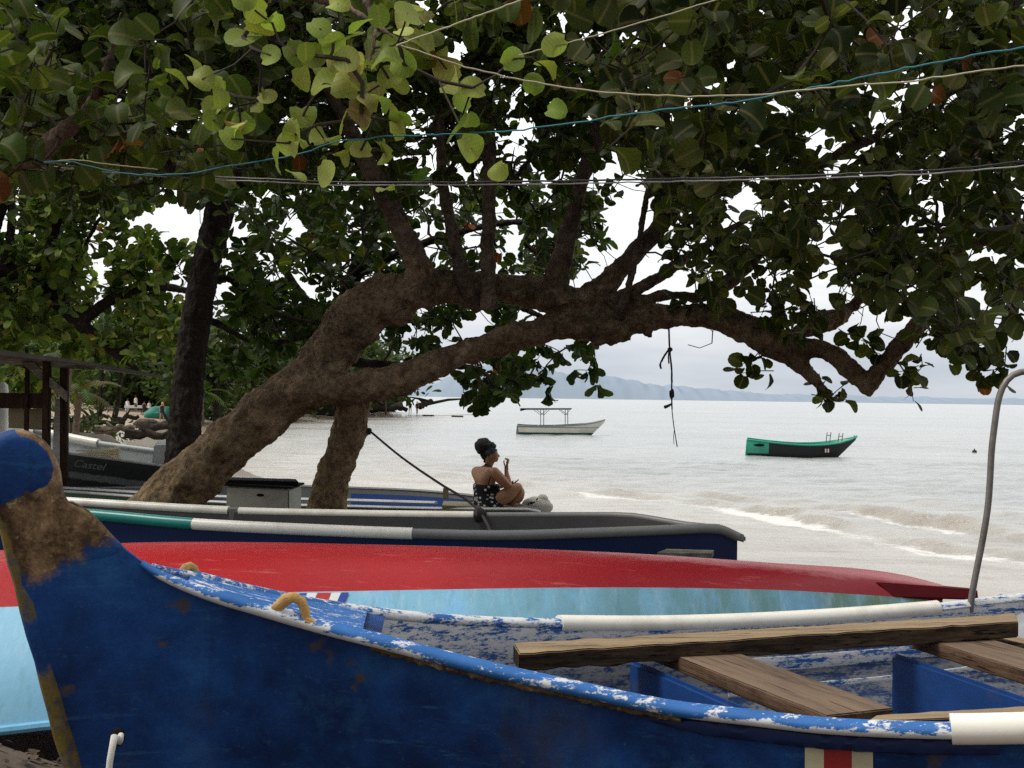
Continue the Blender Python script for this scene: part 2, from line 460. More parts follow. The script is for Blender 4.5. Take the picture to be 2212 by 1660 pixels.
def m_turned():
    t = NT('faded_sky_blue_hull_paint')
    c = t.mix(t.noise(2.0, 5), (.17, .40, .56), (.26, .53, .70))
    x = t.sep(t.obj())[0]
    k = t.n('ShaderNodeMapRange'); t.put(k.inputs[0], x); k.inputs[1].default_value = -.7; k.inputs[2].default_value = 1.2
    st = t.noise(3.5, 6, .65, t.obj((2.2, 1, .5), (0, .5, 0)))
    c = t.mix(t.math('MULTIPLY', k.outputs[0], t.th(st, .34, .58)), c, (.14, .30, .32))
    c = t.mix(t.math('MULTIPLY', t.th(t.noise(2.6, 6, .68, t.obj((1.5, 1, .7), (0, .4, 0))), .55, .66), .6), c, (.20, .48, .80))
    k2 = t.n('ShaderNodeMapRange'); t.put(k2.inputs[0], x); k2.inputs[1].default_value = 1.2; k2.inputs[2].default_value = 2.1
    c = t.mix(t.math('MULTIPLY', k2.outputs[0], t.th(t.noise(6, 6, .7), .35, .6)), c, (.13, .19, .06))
    drip = t.noise(6, 7, .7, t.obj((3.0, 1, .22)))
    c = t.mix(t.math('MULTIPLY', t.th(drip, .52, .68), .45), c, (.42, .60, .72))
    c = t.mix(t.math('MULTIPLY', t.th(t.noise(5, 7, .72, t.obj((2.4, 1, .35))), .54, .70), .45), c, (.10, .21, .25))
    c = t.mix(t.math('MULTIPLY', t.th(t.noise(1.1, 8, .75), .56, .66), .30), c, (.36, .58, .72))
    c = t.mix(t.math('MULTIPLY', t.th(t.noise(50, 4, .7), .64, .74), .5), c, (.09, .12, .12))
    return t.done(t.bsdf(c, .5, t.bump(t.noise(20, 5), .15, .01), .35))

def m_red():
    t = NT('faded_red_bottom_paint')
    c = t.mix(t.noise(1.6, 6), (.28, .006, .009), (.41, .010, .013))
    c = t.mix(t.math('MULTIPLY', t.th(t.noise(4, 7, .7, t.obj((.7, 1.6, 1))), .60, .80), .25), c, (.60, .12, .11))
    x = t.sep(t.obj())[0]
    k = t.n('ShaderNodeMapRange'); t.put(k.inputs[0], x); k.inputs[1].default_value = -.6; k.inputs[2].default_value = 1.8
    c = t.mix(t.math('MULTIPLY', k.outputs[0], .65), c, (.20, .010, .022))
    c = t.mix(t.math('MULTIPLY', t.th(t.noise(2.2, 9, .80, t.obj((.6, 1.4, 1.4))), .52, .64), .55), c, (.26, .006, .012))
    c = t.mix(t.math('MULTIPLY', t.th(t.noise(9, 7, .78, t.obj((.25, 2, 2))), .58, .70), .55), c, (.60, .17, .16))
    c = t.mix(t.math('MULTIPLY', t.th(t.noise(60, 4, .7), .66, .74), .5), c, (.16, .02, .02))
    # pink sky sheen painted toward the keel line, more at the stern end
    e = t.attr('edge').outputs['Fac']
    sc = t.math('ADD', t.math('MULTIPLY', e, t.math('ADD', .22, t.math('MULTIPLY', k.outputs[0], 1.0))),
                t.math('MULTIPLY', t.math('SUBTRACT', t.noise(5, 8, .75, t.obj((.5, 2, 2))), .5), 1.0))
    c = t.mix(t.math('MULTIPLY', t.th(sc, .50, .88), .75), c, (.62, .27, .28))
    return t.done(t.bsdf(c, .40, t.bump(t.noise(16, 6), .25, .01), .26))

def m_attr(name, rough=.7, bump=.0):
    t = NT(name)
    c = t.attr('tint').outputs['Color']
    return t.done(t.bsdf(c, rough, None, .3))

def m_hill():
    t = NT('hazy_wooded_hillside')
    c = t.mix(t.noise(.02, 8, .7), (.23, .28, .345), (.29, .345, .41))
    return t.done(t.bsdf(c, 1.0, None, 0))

WHITE = (.78, .76, .69)
M['hull_blue'] = m_blue_hull(); M['head'] = m_head()
M['rail_blue'] = m_peel('chipped_blue_rail_paint', (.028, .125, .36), (.74, .75, .76), .530, .550, 11, (1, 1, 1.4), .5, False, None, .13, .2)
M['rail_under'] = simple('rotted_wood_edge', (.075, .046, .02), .9, .9, 30, 0, .6, (.40, .28, .12))
M['deck_blue'] = m_peel('scuffed_blue_deck_paint', (.03, .14, .40), (.70, .71, .72), .50, .56, 6, (.6, 1.6, 1), .5)
M['inner_far'] = m_peel('peeling_blue_white_planking', (.024, .11, .34), (.80, .80, .79), .466, .502, 12, (.7, 1, 2.0), .6, False, (.12, .125, .13), 0, .2)
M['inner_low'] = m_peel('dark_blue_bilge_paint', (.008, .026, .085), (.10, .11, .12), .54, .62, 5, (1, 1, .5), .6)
M['bench_blue'] = m_peel('bright_blue_frame_paint', (.010, .050, .19), (.36, .37, .39), .60, .66, 6, (1, 1, 1), .5)
M['pipe_white'] = simple('cream_plastic_pipe', (.80, .77, .68), .35, .06, 14, 0, .05, (.55, .50, .40))
M['pipe_green'] = simple('sea_green_plastic_pipe', (.012, .19, .16), .35, .25, 10, 0, .05)
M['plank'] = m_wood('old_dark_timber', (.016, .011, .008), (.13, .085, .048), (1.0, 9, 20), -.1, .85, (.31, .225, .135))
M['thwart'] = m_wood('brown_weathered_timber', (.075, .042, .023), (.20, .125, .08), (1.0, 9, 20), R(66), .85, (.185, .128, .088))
M['plank_grey'] = m_wood('grey_driftwood', (.06, .055, .045), (.28, .26, .21), (1.0, 9, 20))
M['grey_board'] = simple('grey_painted_board', (.34, .35, .36), .6, .25, 10, 0, .1, (.16, .16, .16))
M['lug'] = simple('ochre_worn_wood_lug', (.50, .30, .10), .7, .35, 30, 0, .3, (.14, .08, .03))
M['steel'] = simple('dull_grey_steel_tube', (.20, .18, .16), .5, .4, 25, .4, .1, (.10, .075, .05))
M['turned_blue'] = m_turned(); M['turned_red'] = m_red()
M['turned_rim'] = simple('pale_blue_rim', (.16, .42, .62), .5, .2, 12)
M['turned_dark'] = simple('shadowed_red_keel_paint', (.12, .010, .014), .7, .3, 8, 0, .1, None, .1)
M['flag_white'] = simple('flag_white_paint', (.72, .71, .68), .6, .08, 12, 0, .05, (.55, .52, .46))
M['flag_red'] = simple('flag_red_paint', (.46, .022, .02), .6, .2, 12)
M['flag_blue'] = simple('flag_blue_paint', (.02, .05, .30), .6, .2, 12)
M['flag_cream'] = simple('flag_cream_paint', (.46, .42, .28), .6, .12, 16, 0, .05, (.30, .26, .15))
M['flag_dark_red'] = simple('flag_dark_red_paint', (.24, .010, .012), .6, .2, 16)
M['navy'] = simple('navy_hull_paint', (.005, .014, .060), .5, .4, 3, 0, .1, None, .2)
M['grey_in'] = simple('dark_grey_gelcoat', (.070, .067, .068), .7, .25, 7, 0, .1, None, .2)
M['grey_rail'] = simple('grey_rail_gelcoat', (.16, .16, .155), .45, .2, 14, 0, .08)
M['pale_grey'] = simple('pale_grey_gelcoat', (.42, .44, .44), .5, .18, 9, 0, .06, (.24, .24, .22))
M['box_grey'] = simple('grey_fibreglass_box', (.30, .31, .27), .7, .2, 14, 0, .1, (.20, .20, .16))
M['green_dark'] = simple('dark_green_stripe_paint', (.006, .055, .040), .45, .3, 9)
M['green_bright'] = simple('sea_green_boat_paint', (.03, .33, .22), .5, .35, 2.5, 0, .05, (.10, .22, .14))
M['black_boat'] = simple('black_boat_paint', (.008, .008, .010), .5, .4, 3)
M['boat_white'] = simple('cream_boat_paint', (.70, .69, .58), .5, .1, 2, 0, .05, (.50, .48, .38))
M['boat_green'] = simple('dark_green_boot_stripe', (.012, .07, .06), .5, .3, 2)
M['boat_grey'] = simple('grey_boat_trim', (.20, .22, .22), .5, .2, 4)
M['dark'] = simple('near_black_wood', (.009, .008, .008), .9, .5, 9, 0, .15, None, .1)
M['rope_dark'] = simple('dark_rope', (.035, .032, .030), .9, .5, 60)
M['rope_teal'] = simple('teal_cord', (.025, .17, .20), .7, .3, 60)
M['rope_cream'] = simple('cream_cord', (.45, .42, .26), .7, .25, 60)
M['rope_white'] = simple('white_braided_rope', (.72, .70, .64), .8, .2, 90, 0, .5)
M['cable_black'] = simple('black_cable', (.008, .008, .009), .4, .3, 40)
M['cable_white'] = simple('pale_cable', (.34, .33, .32), .4, .2, 40)
M['blue_in'] = simple('blue_tarp', (.02, .06, .24), .6, .3, 6)
M['bark'] = m_bark('sea_grape_bark', (.022, .015, .010), (.40, .285, .185), (.42, .285, .115), (-.3, 3.2))
M['bark_dark'] = m_bark('black_lichen_bark', (.008, .006, .005), (.045, .035, .028), None, (0, 0), (.20, .19, .17))
M['bark_limb'] = m_bark('smooth_brown_bark', (.040, .029, .022), (.31, .225, .175))
M['bark_shade'] = m_bark('dark_forest_bark', (.012, .010, .008), (.07, .055, .042))
M['twig'] = simple('dark_twig_bark', (.040, .030, .022), .9, .4, 30)
M['leaf'] = m_leaf('sea_grape_leaf'); M['leaf_far'] = m_leaf('broad_leaf', .35, .55, False)
M['litter'] = m_attr('fallen_leaf', .8)
M['palm'] = m_leaf('palm_frond', .3, .4, False)
M['sand'] = m_sand(); M['water'] = m_water(); M['hill'] = m_hill()
M['floral'] = m_floral(); M['castel'] = m_castel()
M['skin'] = simple('brown_skin', (.30, .150, .080), .5, .15, 14, 0, .03)
M['skin_light'] = simple('tan_skin', (.42, .24, .15), .55, .1, 8, 0, 0)
M['hair'] = simple('black_hair', (.008, .007, .007), .7, .5, 70, 0, .8)
M['scarf'] = simple('dark_patterned_scarf', (.035, .05, .06), .85, .9, 45, 0, .4, (.14, .16, .17))
M['phone'] = simple('black_phone', (.010, .010, .012), .25, .2, 10)
M['sack'] = simple('pale_woven_sack', (.44, .43, .38), .8, .12, 22, 0, .5, (.50, .50, .42))
M['stick'] = simple('peeled_stick', (.90, .68, .46), .7, .35, 12, 0, .1)
M['post'] = m_wood('red_brown_post', (.018, .010, .007), (.060, .032, .022), (9, 9, 1))
M['roof_tin'] = simple('weathered_roof_sheet', (.075, .07, .062), .8, .5, 6, 0, .3, (.03, .027, .022))
M['fascia'] = m_wood('grey_fascia_board', (.12, .11, .09), (.36, .33, .28), (1, 9, 20))
M['shack_panel'] = simple('khaki_panel', (.20, .175, .11), .85, .25, 8, 0, .1)
M['white_board'] = simple('white_plastic', (.70, .69, .66), .5, .08, 6, 0, .05, (.50, .48, .42))
M['rock'] = simple('beach_rock', (.14, .12, .095), .9, .5, 4, 0, .6, (.06, .05, .04))
M['drift'] = m_wood('driftwood', (.05, .04, .03), (.34, .29, .21), (2, 2, 9))
M['cloth_white'] = simple('white_cotton', (.75, .75, .73), .9, .1, 6)
M['cloth_dark'] = simple('dark_cotton', (.02, .02, .025), .9, .3, 6)
M['cloth_pink'] = simple('pink_cotton', (.55, .16, .20), .9, .2, 6)
M['cloth_green'] = simple('green_tarpaulin', (.035, .22, .17), .7, .3, 2, 0, .2)
M['hair_blond'] = simple('blond_hair', (.55, .42, .24), .8, .2, 30)
M['float'] = simple('dark_float', (.03, .026, .022), .8, .4, 4)
# ------------------------------------------------------------------ helpers for boats
def set_attr(o, name, fn):
    me = o.data; at = me.attributes.new(name, 'FLOAT', 'POINT')
    off = Vector(o.location); p = o.parent
    while p is not None: off += p.location; p = p.parent
    at.data.foreach_set('value', [float(fn(v.co + off)) for v in me.vertices])

def rail_pts(spec, n): return path(spec, n)

def section(g, c, s, full=.62, deep=.85):
    """point on a hull side between rail g (s=0) and keel c (s=1)"""
    th_ = s * math.pi / 2
    hx = math.cos(th_) ** full if s < 1 else 0.0
    dz = math.sin(th_) ** deep if s > 0 else 0.0
    return Vector((c.x + (g.x - c.x) * hx, c.y + (g.y - c.y) * hx, g.z + (c.z - g.z) * dz))

def hull_grid(G, K, ns=12, full=.62, deep=.85):
    return [[section(g, k, j / ns, full, deep) for j in range(ns + 1)] for g, k in zip(G, K)]

def inset(G, K, amt, drop=0.0):
    out = []
    for g, k in zip(G, K):
        h = Vector((k.x - g.x, k.y - g.y, 0)); L = h.length
        h = h / L if L > 1e-6 else h
        out.append(g + h * min(amt, L * .8) - Vector((0, 0, drop)))
    return out

def sub(pts, a, b, n):
    """resample a polyline between fractions a..b"""
    L = [0]
    for p, q in zip(pts[:-1], pts[1:]): L.append(L[-1] + (q - p).length)
    out = []
    for i in range(n):
        t = (a + (b - a) * i / (n - 1)) * L[-1]
        k = min(max(int(np.searchsorted(L, t)) - 1, 0), len(pts) - 2)
        w = (t - L[k]) / max(L[k + 1] - L[k], 1e-9)
        out.append(pts[k].lerp(pts[k + 1], w))
    return out

def frac_at_u(spec, u, n=200):
    """fraction of rail length at picture column u"""
    A = spline(spec, n); pts = [P(*a) for a in A]; L = [0]
    for p, q in zip(pts[:-1], pts[1:]): L.append(L[-1] + (q - p).length)
    i = int(np.argmin(np.abs(A[:, 0] - u))); return L[i] / L[-1]

# ================================================================== 1. the blue boat in the foreground
BB = empty('rowing_boat', (.6, 4.0, gz(.6, 4.0)), 'weathered dark blue wooden boat with tall rounded stem nearest the viewer', 'boat', 'boats drawn up on the beach')
neck = [(2, 1113, 3.42), (60, 1098, 3.44), (110, 1086, 3.45), (150, 1083, 3.46), (195, 1108, 3.47), (230, 1146, 3.48), (268, 1186, 3.49), (300, 1210, 3.50)]
near_spec = neck + [(345, 1240, 3.50), (420, 1271, 3.51), (527, 1303, 3.51), (700, 1353, 3.51), (822, 1384, 3.49), (952, 1418, 3.47), (1086, 1451, 3.44), (1227, 1482, 3.41),
                    (1438, 1526, 3.35), (1610, 1547, 3.28), (1786, 1566, 3.20), (2032, 1576, 3.10), (2212, 1574, 3.05)]
far_spec = [(q[0] + 3, q[1] - 1, q[2] + .09) for q in neck] + [(352, 1232, 3.66), (430, 1251, 3.78), (576, 1286, 4.00), (778, 1322, 4.25), (931, 1338, 4.45), (1078, 1346, 4.60), (1205, 1349, 4.74),
                    (1434, 1349, 4.95), (1715, 1338, 5.17), (2014, 1316, 5.38), (2120, 1303, 5.46), (2230, 1290, 5.54)]
NB = 60
Gn = path(near_spec, NB); Gf = path(far_spec, NB)
# the boat runs on past the right of the picture to its transom
an = (Gn[-1] - Gn[-8]).normalized(); af = (Gf[-1] - Gf[-5]).normalized()
axis = Vector((math.cos(R(17)), math.sin(R(17)), 0))
for k in range(1, 9):
    Gn.append(Gn[-1] + (axis * .8 + an * .2).normalized() * .28 + Vector((0, .012 * k, .004 * k)))
    Gf.append(Gf[-1] + (axis * .9 + af * .1).normalized() * .16 + Vector((0, -.004 * k, .003 * k)))
K = []
NT_ = len(Gn)
stem_top, stem_low = P(2, 1113, 3.46), P(150, 1668, 3.46)
for i, (a, b) in enumerate(zip(Gn, Gf)):
    c = (a + b) / 2
    t = i / (NT_ - 1)
    zk = 1.42 + .03 * t
    K.append(Vector((c.x, c.y, zk)))
# forefoot: the first keel points slide back along the raked stem
rake = (stem_low - stem_top).normalized()
foot = stem_top + rake * ((stem_top.z - 1.45) / -rake.z)
for i in range(14):
    w = (1 - i / 14) ** 1.3
    K[i] = K[i].lerp(Vector((foot.x + .10 * i / 14, foot.y, K[i].z)), w)
def side_bow(G, K):
    rows = []
    for i, (g, k) in enumerate(zip(G, K)):
        t = min(1, i / 26)
        full = .95 + (.55 - .95) * t; deep = 1.02 + (.85 - 1.02) * t
        r = []
        for j in range(19):
            s = j / 18
            a = g.lerp(k, s); b = section(g, k, s, full, deep)
            q = a.lerp(b, t)
            r.append(q)
        rows.append(r)
    return rows
mb = MB(); mb.grid(side_bow(Gn, K)); mb.grid(side_bow(Gf, K), flip=True)
# plank edge closing neck top and raked stem edge
mb.grid([[a, b] for a, b in zip(Gn[:24], Gf[:24])])
hull = mb.build('hull', M['hull_blue'], BB, auto=1.2)
n_rake = Vector((-rake.z, 0, rake.x))
def edge_w(p):
    d = p - stem_top; along = d.dot(rake)
    q = d - rake * along
    q = math.hypot(q.x, q.z)
    fade = .45 if 0.28 < along < .50 else 1.0
    return .66 * min(1, max(0, 1.25 - q / .06)) * fade * (1 if p.x < -.7 else 0)
set_attr(hull, 'edge', edge_w)
set_attr(hull, 'wood', lambda p: p.z - .5 * p.x - 3.145 + .5 if p.x < -.85 else 0)
# raked stem bar
mb = MB()
bar = [stem_top + rake * t for t in np.linspace(-.02, (stem_top - foot).length, 18)]
mb.tube([q + Vector((.012, 0, 0)) for q in bar], [.024 + .004 * random.random() for _ in bar], 10, sq=(1, 1.5), up=(0, 1, 0), jit=.07)
o = mb.build('stem', M['hull_blue'], BB)
set_attr(o, 'edge', lambda p: .72 if (stem_top - p).length < .3 or (stem_top - p).length > .46 else .36); set_attr(o, 'wood', lambda p: 0.0)
# rounded head of the stem, one thick plank that runs down into the neck
out2 = [(150, 1086), (138, 1064), (132, 1020), (115, 976), (85, 943), (45, 928), (5, 934), (-28, 960), (-44, 1005), (-45, 1055), (-30, 1092), (0, 1116), (12, 1160), (30, 1230), (42, 1285), (110, 1275), (190, 1240), (268, 1190), (232, 1147), (194, 1108)]
ring = spline([(a, b, 0) for a, b in out2] + [(150, 1086, 0)], 96)[:-1]
cx, cy = 62, 1085
def hw(q):
    if q[1] > 1200: return 0.0
    if q[0] < 60: return 1.0 if q[1] < 1100 else .35
    return 1.0 if q[1] < 1060 else max(.35, 1 - (q[1] - 1060) / 40)
def hthk(v): return float(np.interp(v, [900, 1090, 1180, 1290], [.0475, .0475, .043, .022]))
rows = []
for sc, dd in ((0.0, -1), (.3, -1), (.6, -1), (.84, -1), (.94, -.88), (.985, -.5), (1.0, 0), (.985, .5), (.94, .88), (.84, 1), (.6, 1), (.3, 1), (0.0, 1)):
    row = []
    for q in ring:
        w = hw(q); k_ = sc if sc < .9 else 1 - (1 - sc) * w
        u_, v_ = cx + (q[0] - cx) * max(k_, .001), cy + (q[1] - cy) * max(k_, .001)
        mid_ = 3.465 + (u_ - 40) * .00027
        row.append(P(u_, v_, mid_ + dd * hthk(v_)))
    rows.append(row)
mb = MB(); mb.grid(rows, close=True)
head = mb.build('stem_head', M['hull_blue'], BB, auto=1.3)
hc = P(45, 1022, 3.47)
def head_wood(p):
    dx = p.x - hc.x; dz = p.z - hc.z
    top = max(0, (dz - .098) / .03) * (.55 if dx < .02 else .9)
    rgt = max(0, (math.hypot(dx, dz) - .094) / .020) * (1 if dx > 0 else .1)
    low = (-(dz + .050 - .40 * dx)) / .045
    e = .26 + .34 * max(0, min(1, max(top, rgt))) + .48 * max(0, min(1, low))
    return min(e, p.z - .5 * p.x - 3.145 + .5) if dz < -.14 else e
set_attr(head, 'wood', head_wood); set_attr(head, 'edge', lambda p: edge_w(p) if p.z < stem_top.z - .01 else 0.0)
# rails
fn0, ff0 = frac_at_u(near_spec, 305), frac_at_u(far_spec, 330)
fpn = frac_at_u(near_spec, 2058)
Ln = Gn[:NB]; Lf = Gf[:NB]
def rail(name, pts, r, mat, parent, n=10, sq=(1, 1), auto=None):
    mb_ = MB(); mb_.tube(pts, r, n, sq=sq, up=(0, 0, 1)); return mb_.build(name, mat, parent, auto=auto)
off_n = Vector((0, -.010, .0))
rn = [p + off_n for p in sub(Ln, fn0, fpn, 70)]
near_rail = rail('gunwale_rail', rn, [.012 + .0145 * min(1, i / 8) for i in range(70)], M['rail_blue'], BB, 14, (1.35, .80))
ua_ = [Gn[i].x for i in range(NB)]; za_ = [Gn[i].z for i in range(NB)]
xw = [P(u, 1350, 3.5).x for u in (380, 560, 820, 1000, 1430)]; xe = [P(u, 1540, 3.3).x for u in (1560, 2040)]
def rail_chip(p):
    k = np.interp(p.x, [xw[0] - .1, xw[0], xw[1], xw[2], xw[3], xw[4], xe[0], xe[1]], [0, .8, .9, .7, 0, 0, .7, .8])
    low = (np.interp(p.x, ua_, za_) - p.z) / .02
    return float(k * (.05 + 1.5 * max(0, min(1, .32 + low * .9))))
set_attr(near_rail, 'edge', rail_chip)
mb = MB(); mb.tube([p + Vector((0, -.012, -.024)) for p in sub(Ln, frac_at_u(near_spec, 800), frac_at_u(near_spec, 1470), 90)], [.011 + .007 * random.random() for _ in range(90)], 8, sq=(1.2, .7), up=(0, 0, 1), jit=.3)
mb.build('rotted_edge', M['rail_under'], near_rail)
rail('rail_pipe', [p + off_n + Vector((0, 0, .004)) for p in sub(Ln, fpn - .004, 1, 12)] + [p + off_n for p in Gn[NB:]], .040, M['pipe_white'], BB, 16, (1.05, .98))
f_t0, f_t1 = frac_at_u(far_spec, 1207), frac_at_u(far_spec, 2022)
f_mid = frac_at_u(far_spec, 700)
far_rail = rail('gunwale_rail', sub(Lf, ff0, f_mid, 30), [.010 + .016 * min(1, i / 8) for i in range(30)], M['rail_blue'], BB, 12, (1.25, .85))
set_attr(far_rail, 'edge', lambda p: .15)
rail('gunwale_rail', sub(Lf, f_mid, f_t0, 30), .026, M['inner_far'], BB, 12, (1.25, .9))
rail('rail_pipe', sub(Lf, f_t0, f_t1, 40), .037, M['pipe_white'], BB, 16)
rail('gunwale_rail', sub(Lf, f_t1, 1, 8) + Gf[NB:], .026, M['inner_far'], BB, 10, (1.2, .9))
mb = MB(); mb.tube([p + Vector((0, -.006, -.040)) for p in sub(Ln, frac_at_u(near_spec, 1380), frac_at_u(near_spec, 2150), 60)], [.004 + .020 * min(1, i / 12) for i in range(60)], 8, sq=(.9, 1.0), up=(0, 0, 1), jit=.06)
mb.build('hull_strip', M['navy'], near_rail)  # dark tube added to stand for the shadow band under the rail
# little deck closing the bow between the rails
i0 = next(i for i, p in enumerate(Gn) if p.x > P(300, 1210, 3.5).x)
i1 = next(i for i, p in enumerate(Gn) if p.x > P(790, 1370, 3.51).x)
mb = MB()
mb.grid([[Gn[i].lerp(Gf[i], w) + Vector((0, 0, .012)) for w in np.linspace(.02, .98, 9)] for i in range(i0 + 3, i1)])
dk = mb.build('bow_deck', M['rail_blue'], BB); set_attr(dk, 'edge', lambda p: -.05)
# inside planking
inn = inset(Gn, K, .035, .01); inf_ = inset(Gf, K, .035, .01)
Kin = [Vector((k.x, k.y, 1.62)) for k in K]
rows = []
for a, b, k in list(zip(inn, inf_, Kin))[i1 - 2:]:
    ra = [section(a, k, s, .5, .8) for s in np.linspace(0, 1, 10)]
    rb = [section(b, k, s, .5, .8) for s in np.linspace(1, 0, 10)]
    rows.append((ra, rb))
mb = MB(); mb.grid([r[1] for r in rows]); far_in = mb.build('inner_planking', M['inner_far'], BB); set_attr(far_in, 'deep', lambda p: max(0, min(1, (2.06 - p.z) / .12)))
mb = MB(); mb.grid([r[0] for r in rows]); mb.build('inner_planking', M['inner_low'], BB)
# transom at the hidden stern end
mb = MB(); a, b, k = Gn[-1], Gf[-1], K[-1]
ra = [section(a, k, s, .55, .85) for s in np.linspace(0, 1, 10)]; rb = [section(b, k, s, .55, .85) for s in np.linspace(0, 1, 10)]
mb.grid([ra, rb]); mb.build('transom', M['hull_blue'], BB)
# stringers along the far inside wall
mb = MB(); mb.tube([p + Vector((0, -.02, -.165)) for p in sub(inf_[:NB], frac_at_u(far_spec, 1500), 1, 12)], .024, 6, sq=(.6, 1.5), up=(0, 0, 1)); mb.build('stringer', M['inner_far'], BB)
mb = MB(); mb.tube([p + Vector((0, -.06, -.27)) for p in sub(inf_[:NB], frac_at_u(far_spec, 1560), 1, 12)], .022, 6, sq=(.6, 1.4), up=(0, 0, 1)); mb.build('stringer', M['inner_far'], BB)

def slab(corners_top, thick, jag=0.0, nseg=18):
    """board from four top corners (a0,a1 one end, b1,b0 other end), wavering a little along its length"""
    a0, a1, b1, b0 = [Vector(c) for c in corners_top]
    rows = []
    for i in range(nseg + 1):
        w = i / nseg
        p, q = a0.lerp(b0, w), a1.lerp(b1, w)
        j = lambda: Vector((0, 0, random.uniform(-jag, jag)))
        n = Vector((0, 0, thick))
        rows.append([p + j() * .4, p.lerp(q, .5) + j() * .3, q + j() * .4, q - n + j(), p.lerp(q, .5) - n, p - n + j()])
    mb_ = MB(); mb_.grid(rows, close=True)
    mb_.f.append((0, 1, 2, 3, 4, 5)); mb_.mi.append(0); k_ = nseg * 6
    mb_.f.append((k_ + 5, k_ + 4, k_ + 3, k_ + 2, k_ + 1, k_)); mb_.mi.append(0)
    return mb_
# thwarts across the boat, each over a blue frame board
def thwart(f_, n_, w_dir, width, z, thick=.05):
    f_ = Vector((f_.x, f_.y, z)); n_ = Vector((n_.x, n_.y, z)); w = Vector(w_dir) * width
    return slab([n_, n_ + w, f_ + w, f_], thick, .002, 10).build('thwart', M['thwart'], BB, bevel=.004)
ta, tb = PZ(1786, 1546, 2.125), PZ(1519, 1441, 2.125)
dirB = (tb - ta).normalized(); perp = Vector((dirB.y, -dirB.x, 0))
far_end = ta + dirB * 1.02
thwart(far_end, ta, perp, .235, 2.125)
mb = MB(); q0 = ta - perp * .07; q1 = far_end - perp * .07
mb.box8([q0 - Vector((0, 0, .42)), q0 + perp * .03 - Vector((0, 0, .42)), q1 + perp * .03 - Vector((0, 0, .42)), q1 - Vector((0, 0, .42)),
         q0 - Vector((0, 0, .05)), q0 + perp * .03 - Vector((0, 0, .05)), q1 + perp * .03 - Vector((0, 0, .05)), q1 - Vector((0, 0, .05))])
mb.build('frame_board', M['bench_blue'], BB, bevel=.012)
tc, td = PZ(2300, 1475, 2.125), PZ(2010, 1385, 2.125)
dirC = (tc - td).normalized(); perpC = Vector((-dirC.y, dirC.x, 0))
perpC = perpC if perpC.x > 0 else -perpC
thwart(td - dirC * .12, tc + dirC * .35, perpC, .25, 2.125)
mb = MB(); q0 = tc + dirC * .35 - perpC * .10; q1 = td - dirC * .1 - perpC * .10
mb.box8([q0 - Vector((0, 0, .45)), q0 + perpC * .03 - Vector((0, 0, .45)), q1 + perpC * .03 - Vector((0, 0, .45)), q1 - Vector((0, 0, .45)),
         q0 - Vector((0, 0, .06)), q0 + perpC * .03 - Vector((0, 0, .06)), q1 + perpC * .03 - Vector((0, 0, .06)), q1 - Vector((0, 0, .06))])
mb.build('frame_board', M['bench_blue'], BB, bevel=.012)
mb = MB()
mb.grid([[a + (b - a) * w for w in np.linspace(.12, .9, 6)] for a, b in [(Vector((Gn[i].x, Gn[i].y, 1.66)), Vector((Gf[i].x, Gf[i].y, 1.66))) for i in range(i1 + 4, NT_)]])
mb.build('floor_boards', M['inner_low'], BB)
# ochre lugs the ropes run through
def lug(c, d, s):
    c = Vector(c); d = Vector(d).normalized(); z = Vector((0, 0, 1))
    pts = [c - d * .085 * s - z * .012 * s, c - d * .060 * s + z * .006 * s, c - d * .030 * s + z * .040 * s, c + z * .056 * s, c + d * .030 * s + z * .050 * s, c + d * .046 * s + z * .020 * s, c + d * .052 * s - z * .018 * s]
    mb_ = MB(); mb_.tube([Vector(p) for p in pts], [.010 * s, .018 * s, .019 * s, .017 * s, .016 * s, .016 * s, .014 * s], 10, sq=(1.25, .8), up=(d.y, -d.x, 0), jit=.06)
    mb_.tube([c + d * .05 * s - z * .02 * s, c + d * .095 * s - z * .024 * s], [.020 * s, .012 * s], 8, jit=.05)
    return mb_
i = int(frac_at_u(near_spec, 620) * NB)
g = P(622, 1322, 3.47); lug(P(634, 1322, 3.48), Gn[i + 2] - Gn[i - 2], .74).build('rope_lug', M['lug'], near_rail)
g = P(410, 1247, 3.76); lug(g, Gf[16] - Gf[13], .62).build('rope_lug', M['lug'], far_rail)
# painted flag on the near side
from mathutils.bvhtree import BVHTree
hv = [v.co + BB.location for v in hull.data.vertices]
bvh = BVHTree.FromPolygons(hv, [tuple(p.vertices) for p in hull.data.polygons])
def painted(u0, u1, v0, v1, mat):
    rows_ = []
    for v in np.linspace(v0, v1, 7):
        r_ = []
        for u in np.linspace(u0, u1, 5):
            dvec = (P(u, v, 3.0) - CAM).normalized(); h = bvh.ray_cast(CAM, dvec)
            nn = h[1] if h[1].dot(dvec) < 0 else -h[1]
            r_.append(h[0] + nn * .003)
        rows_.append(r_)
    mb_ = MB(); mb_.grid(rows_); return mb_.build('flag_stripe', M[mat], hull)
for u0, u1, mt in ((1739, 1780, 'flag_cream'), (1780.3, 1840, 'flag_dark_red'), (1840.3, 1886, 'flag_cream')): painted(u0, u1, 1614, 1760, mt)
# knotted rope end hanging from the hole in the bow
RO = MB()
c0 = P(250, 1592, 3.30)
RO.tube([P(262, 1588, 3.36), P(258, 1600, 3.33), P(247, 1594, 3.30), P(243, 1612, 3.29), P(238, 1640, 3.285), P(234, 1680, 3.28), P(232, 1740, 3.30)], [.008, .011, .011, .0095, .009, .009, .009], 10, jit=.06)
o = RO.build('rope', M['rope_white'], None, origin=c0)
tag(o, 'short white rope end hanging from the hole in the dark blue bow', 'rope')
mb = MB(); mb.blob(P(254, 1592, 3.385), (.022, .010, .026), 12, 8, .05); mb.build('rope_hole', M['dark'], hull)

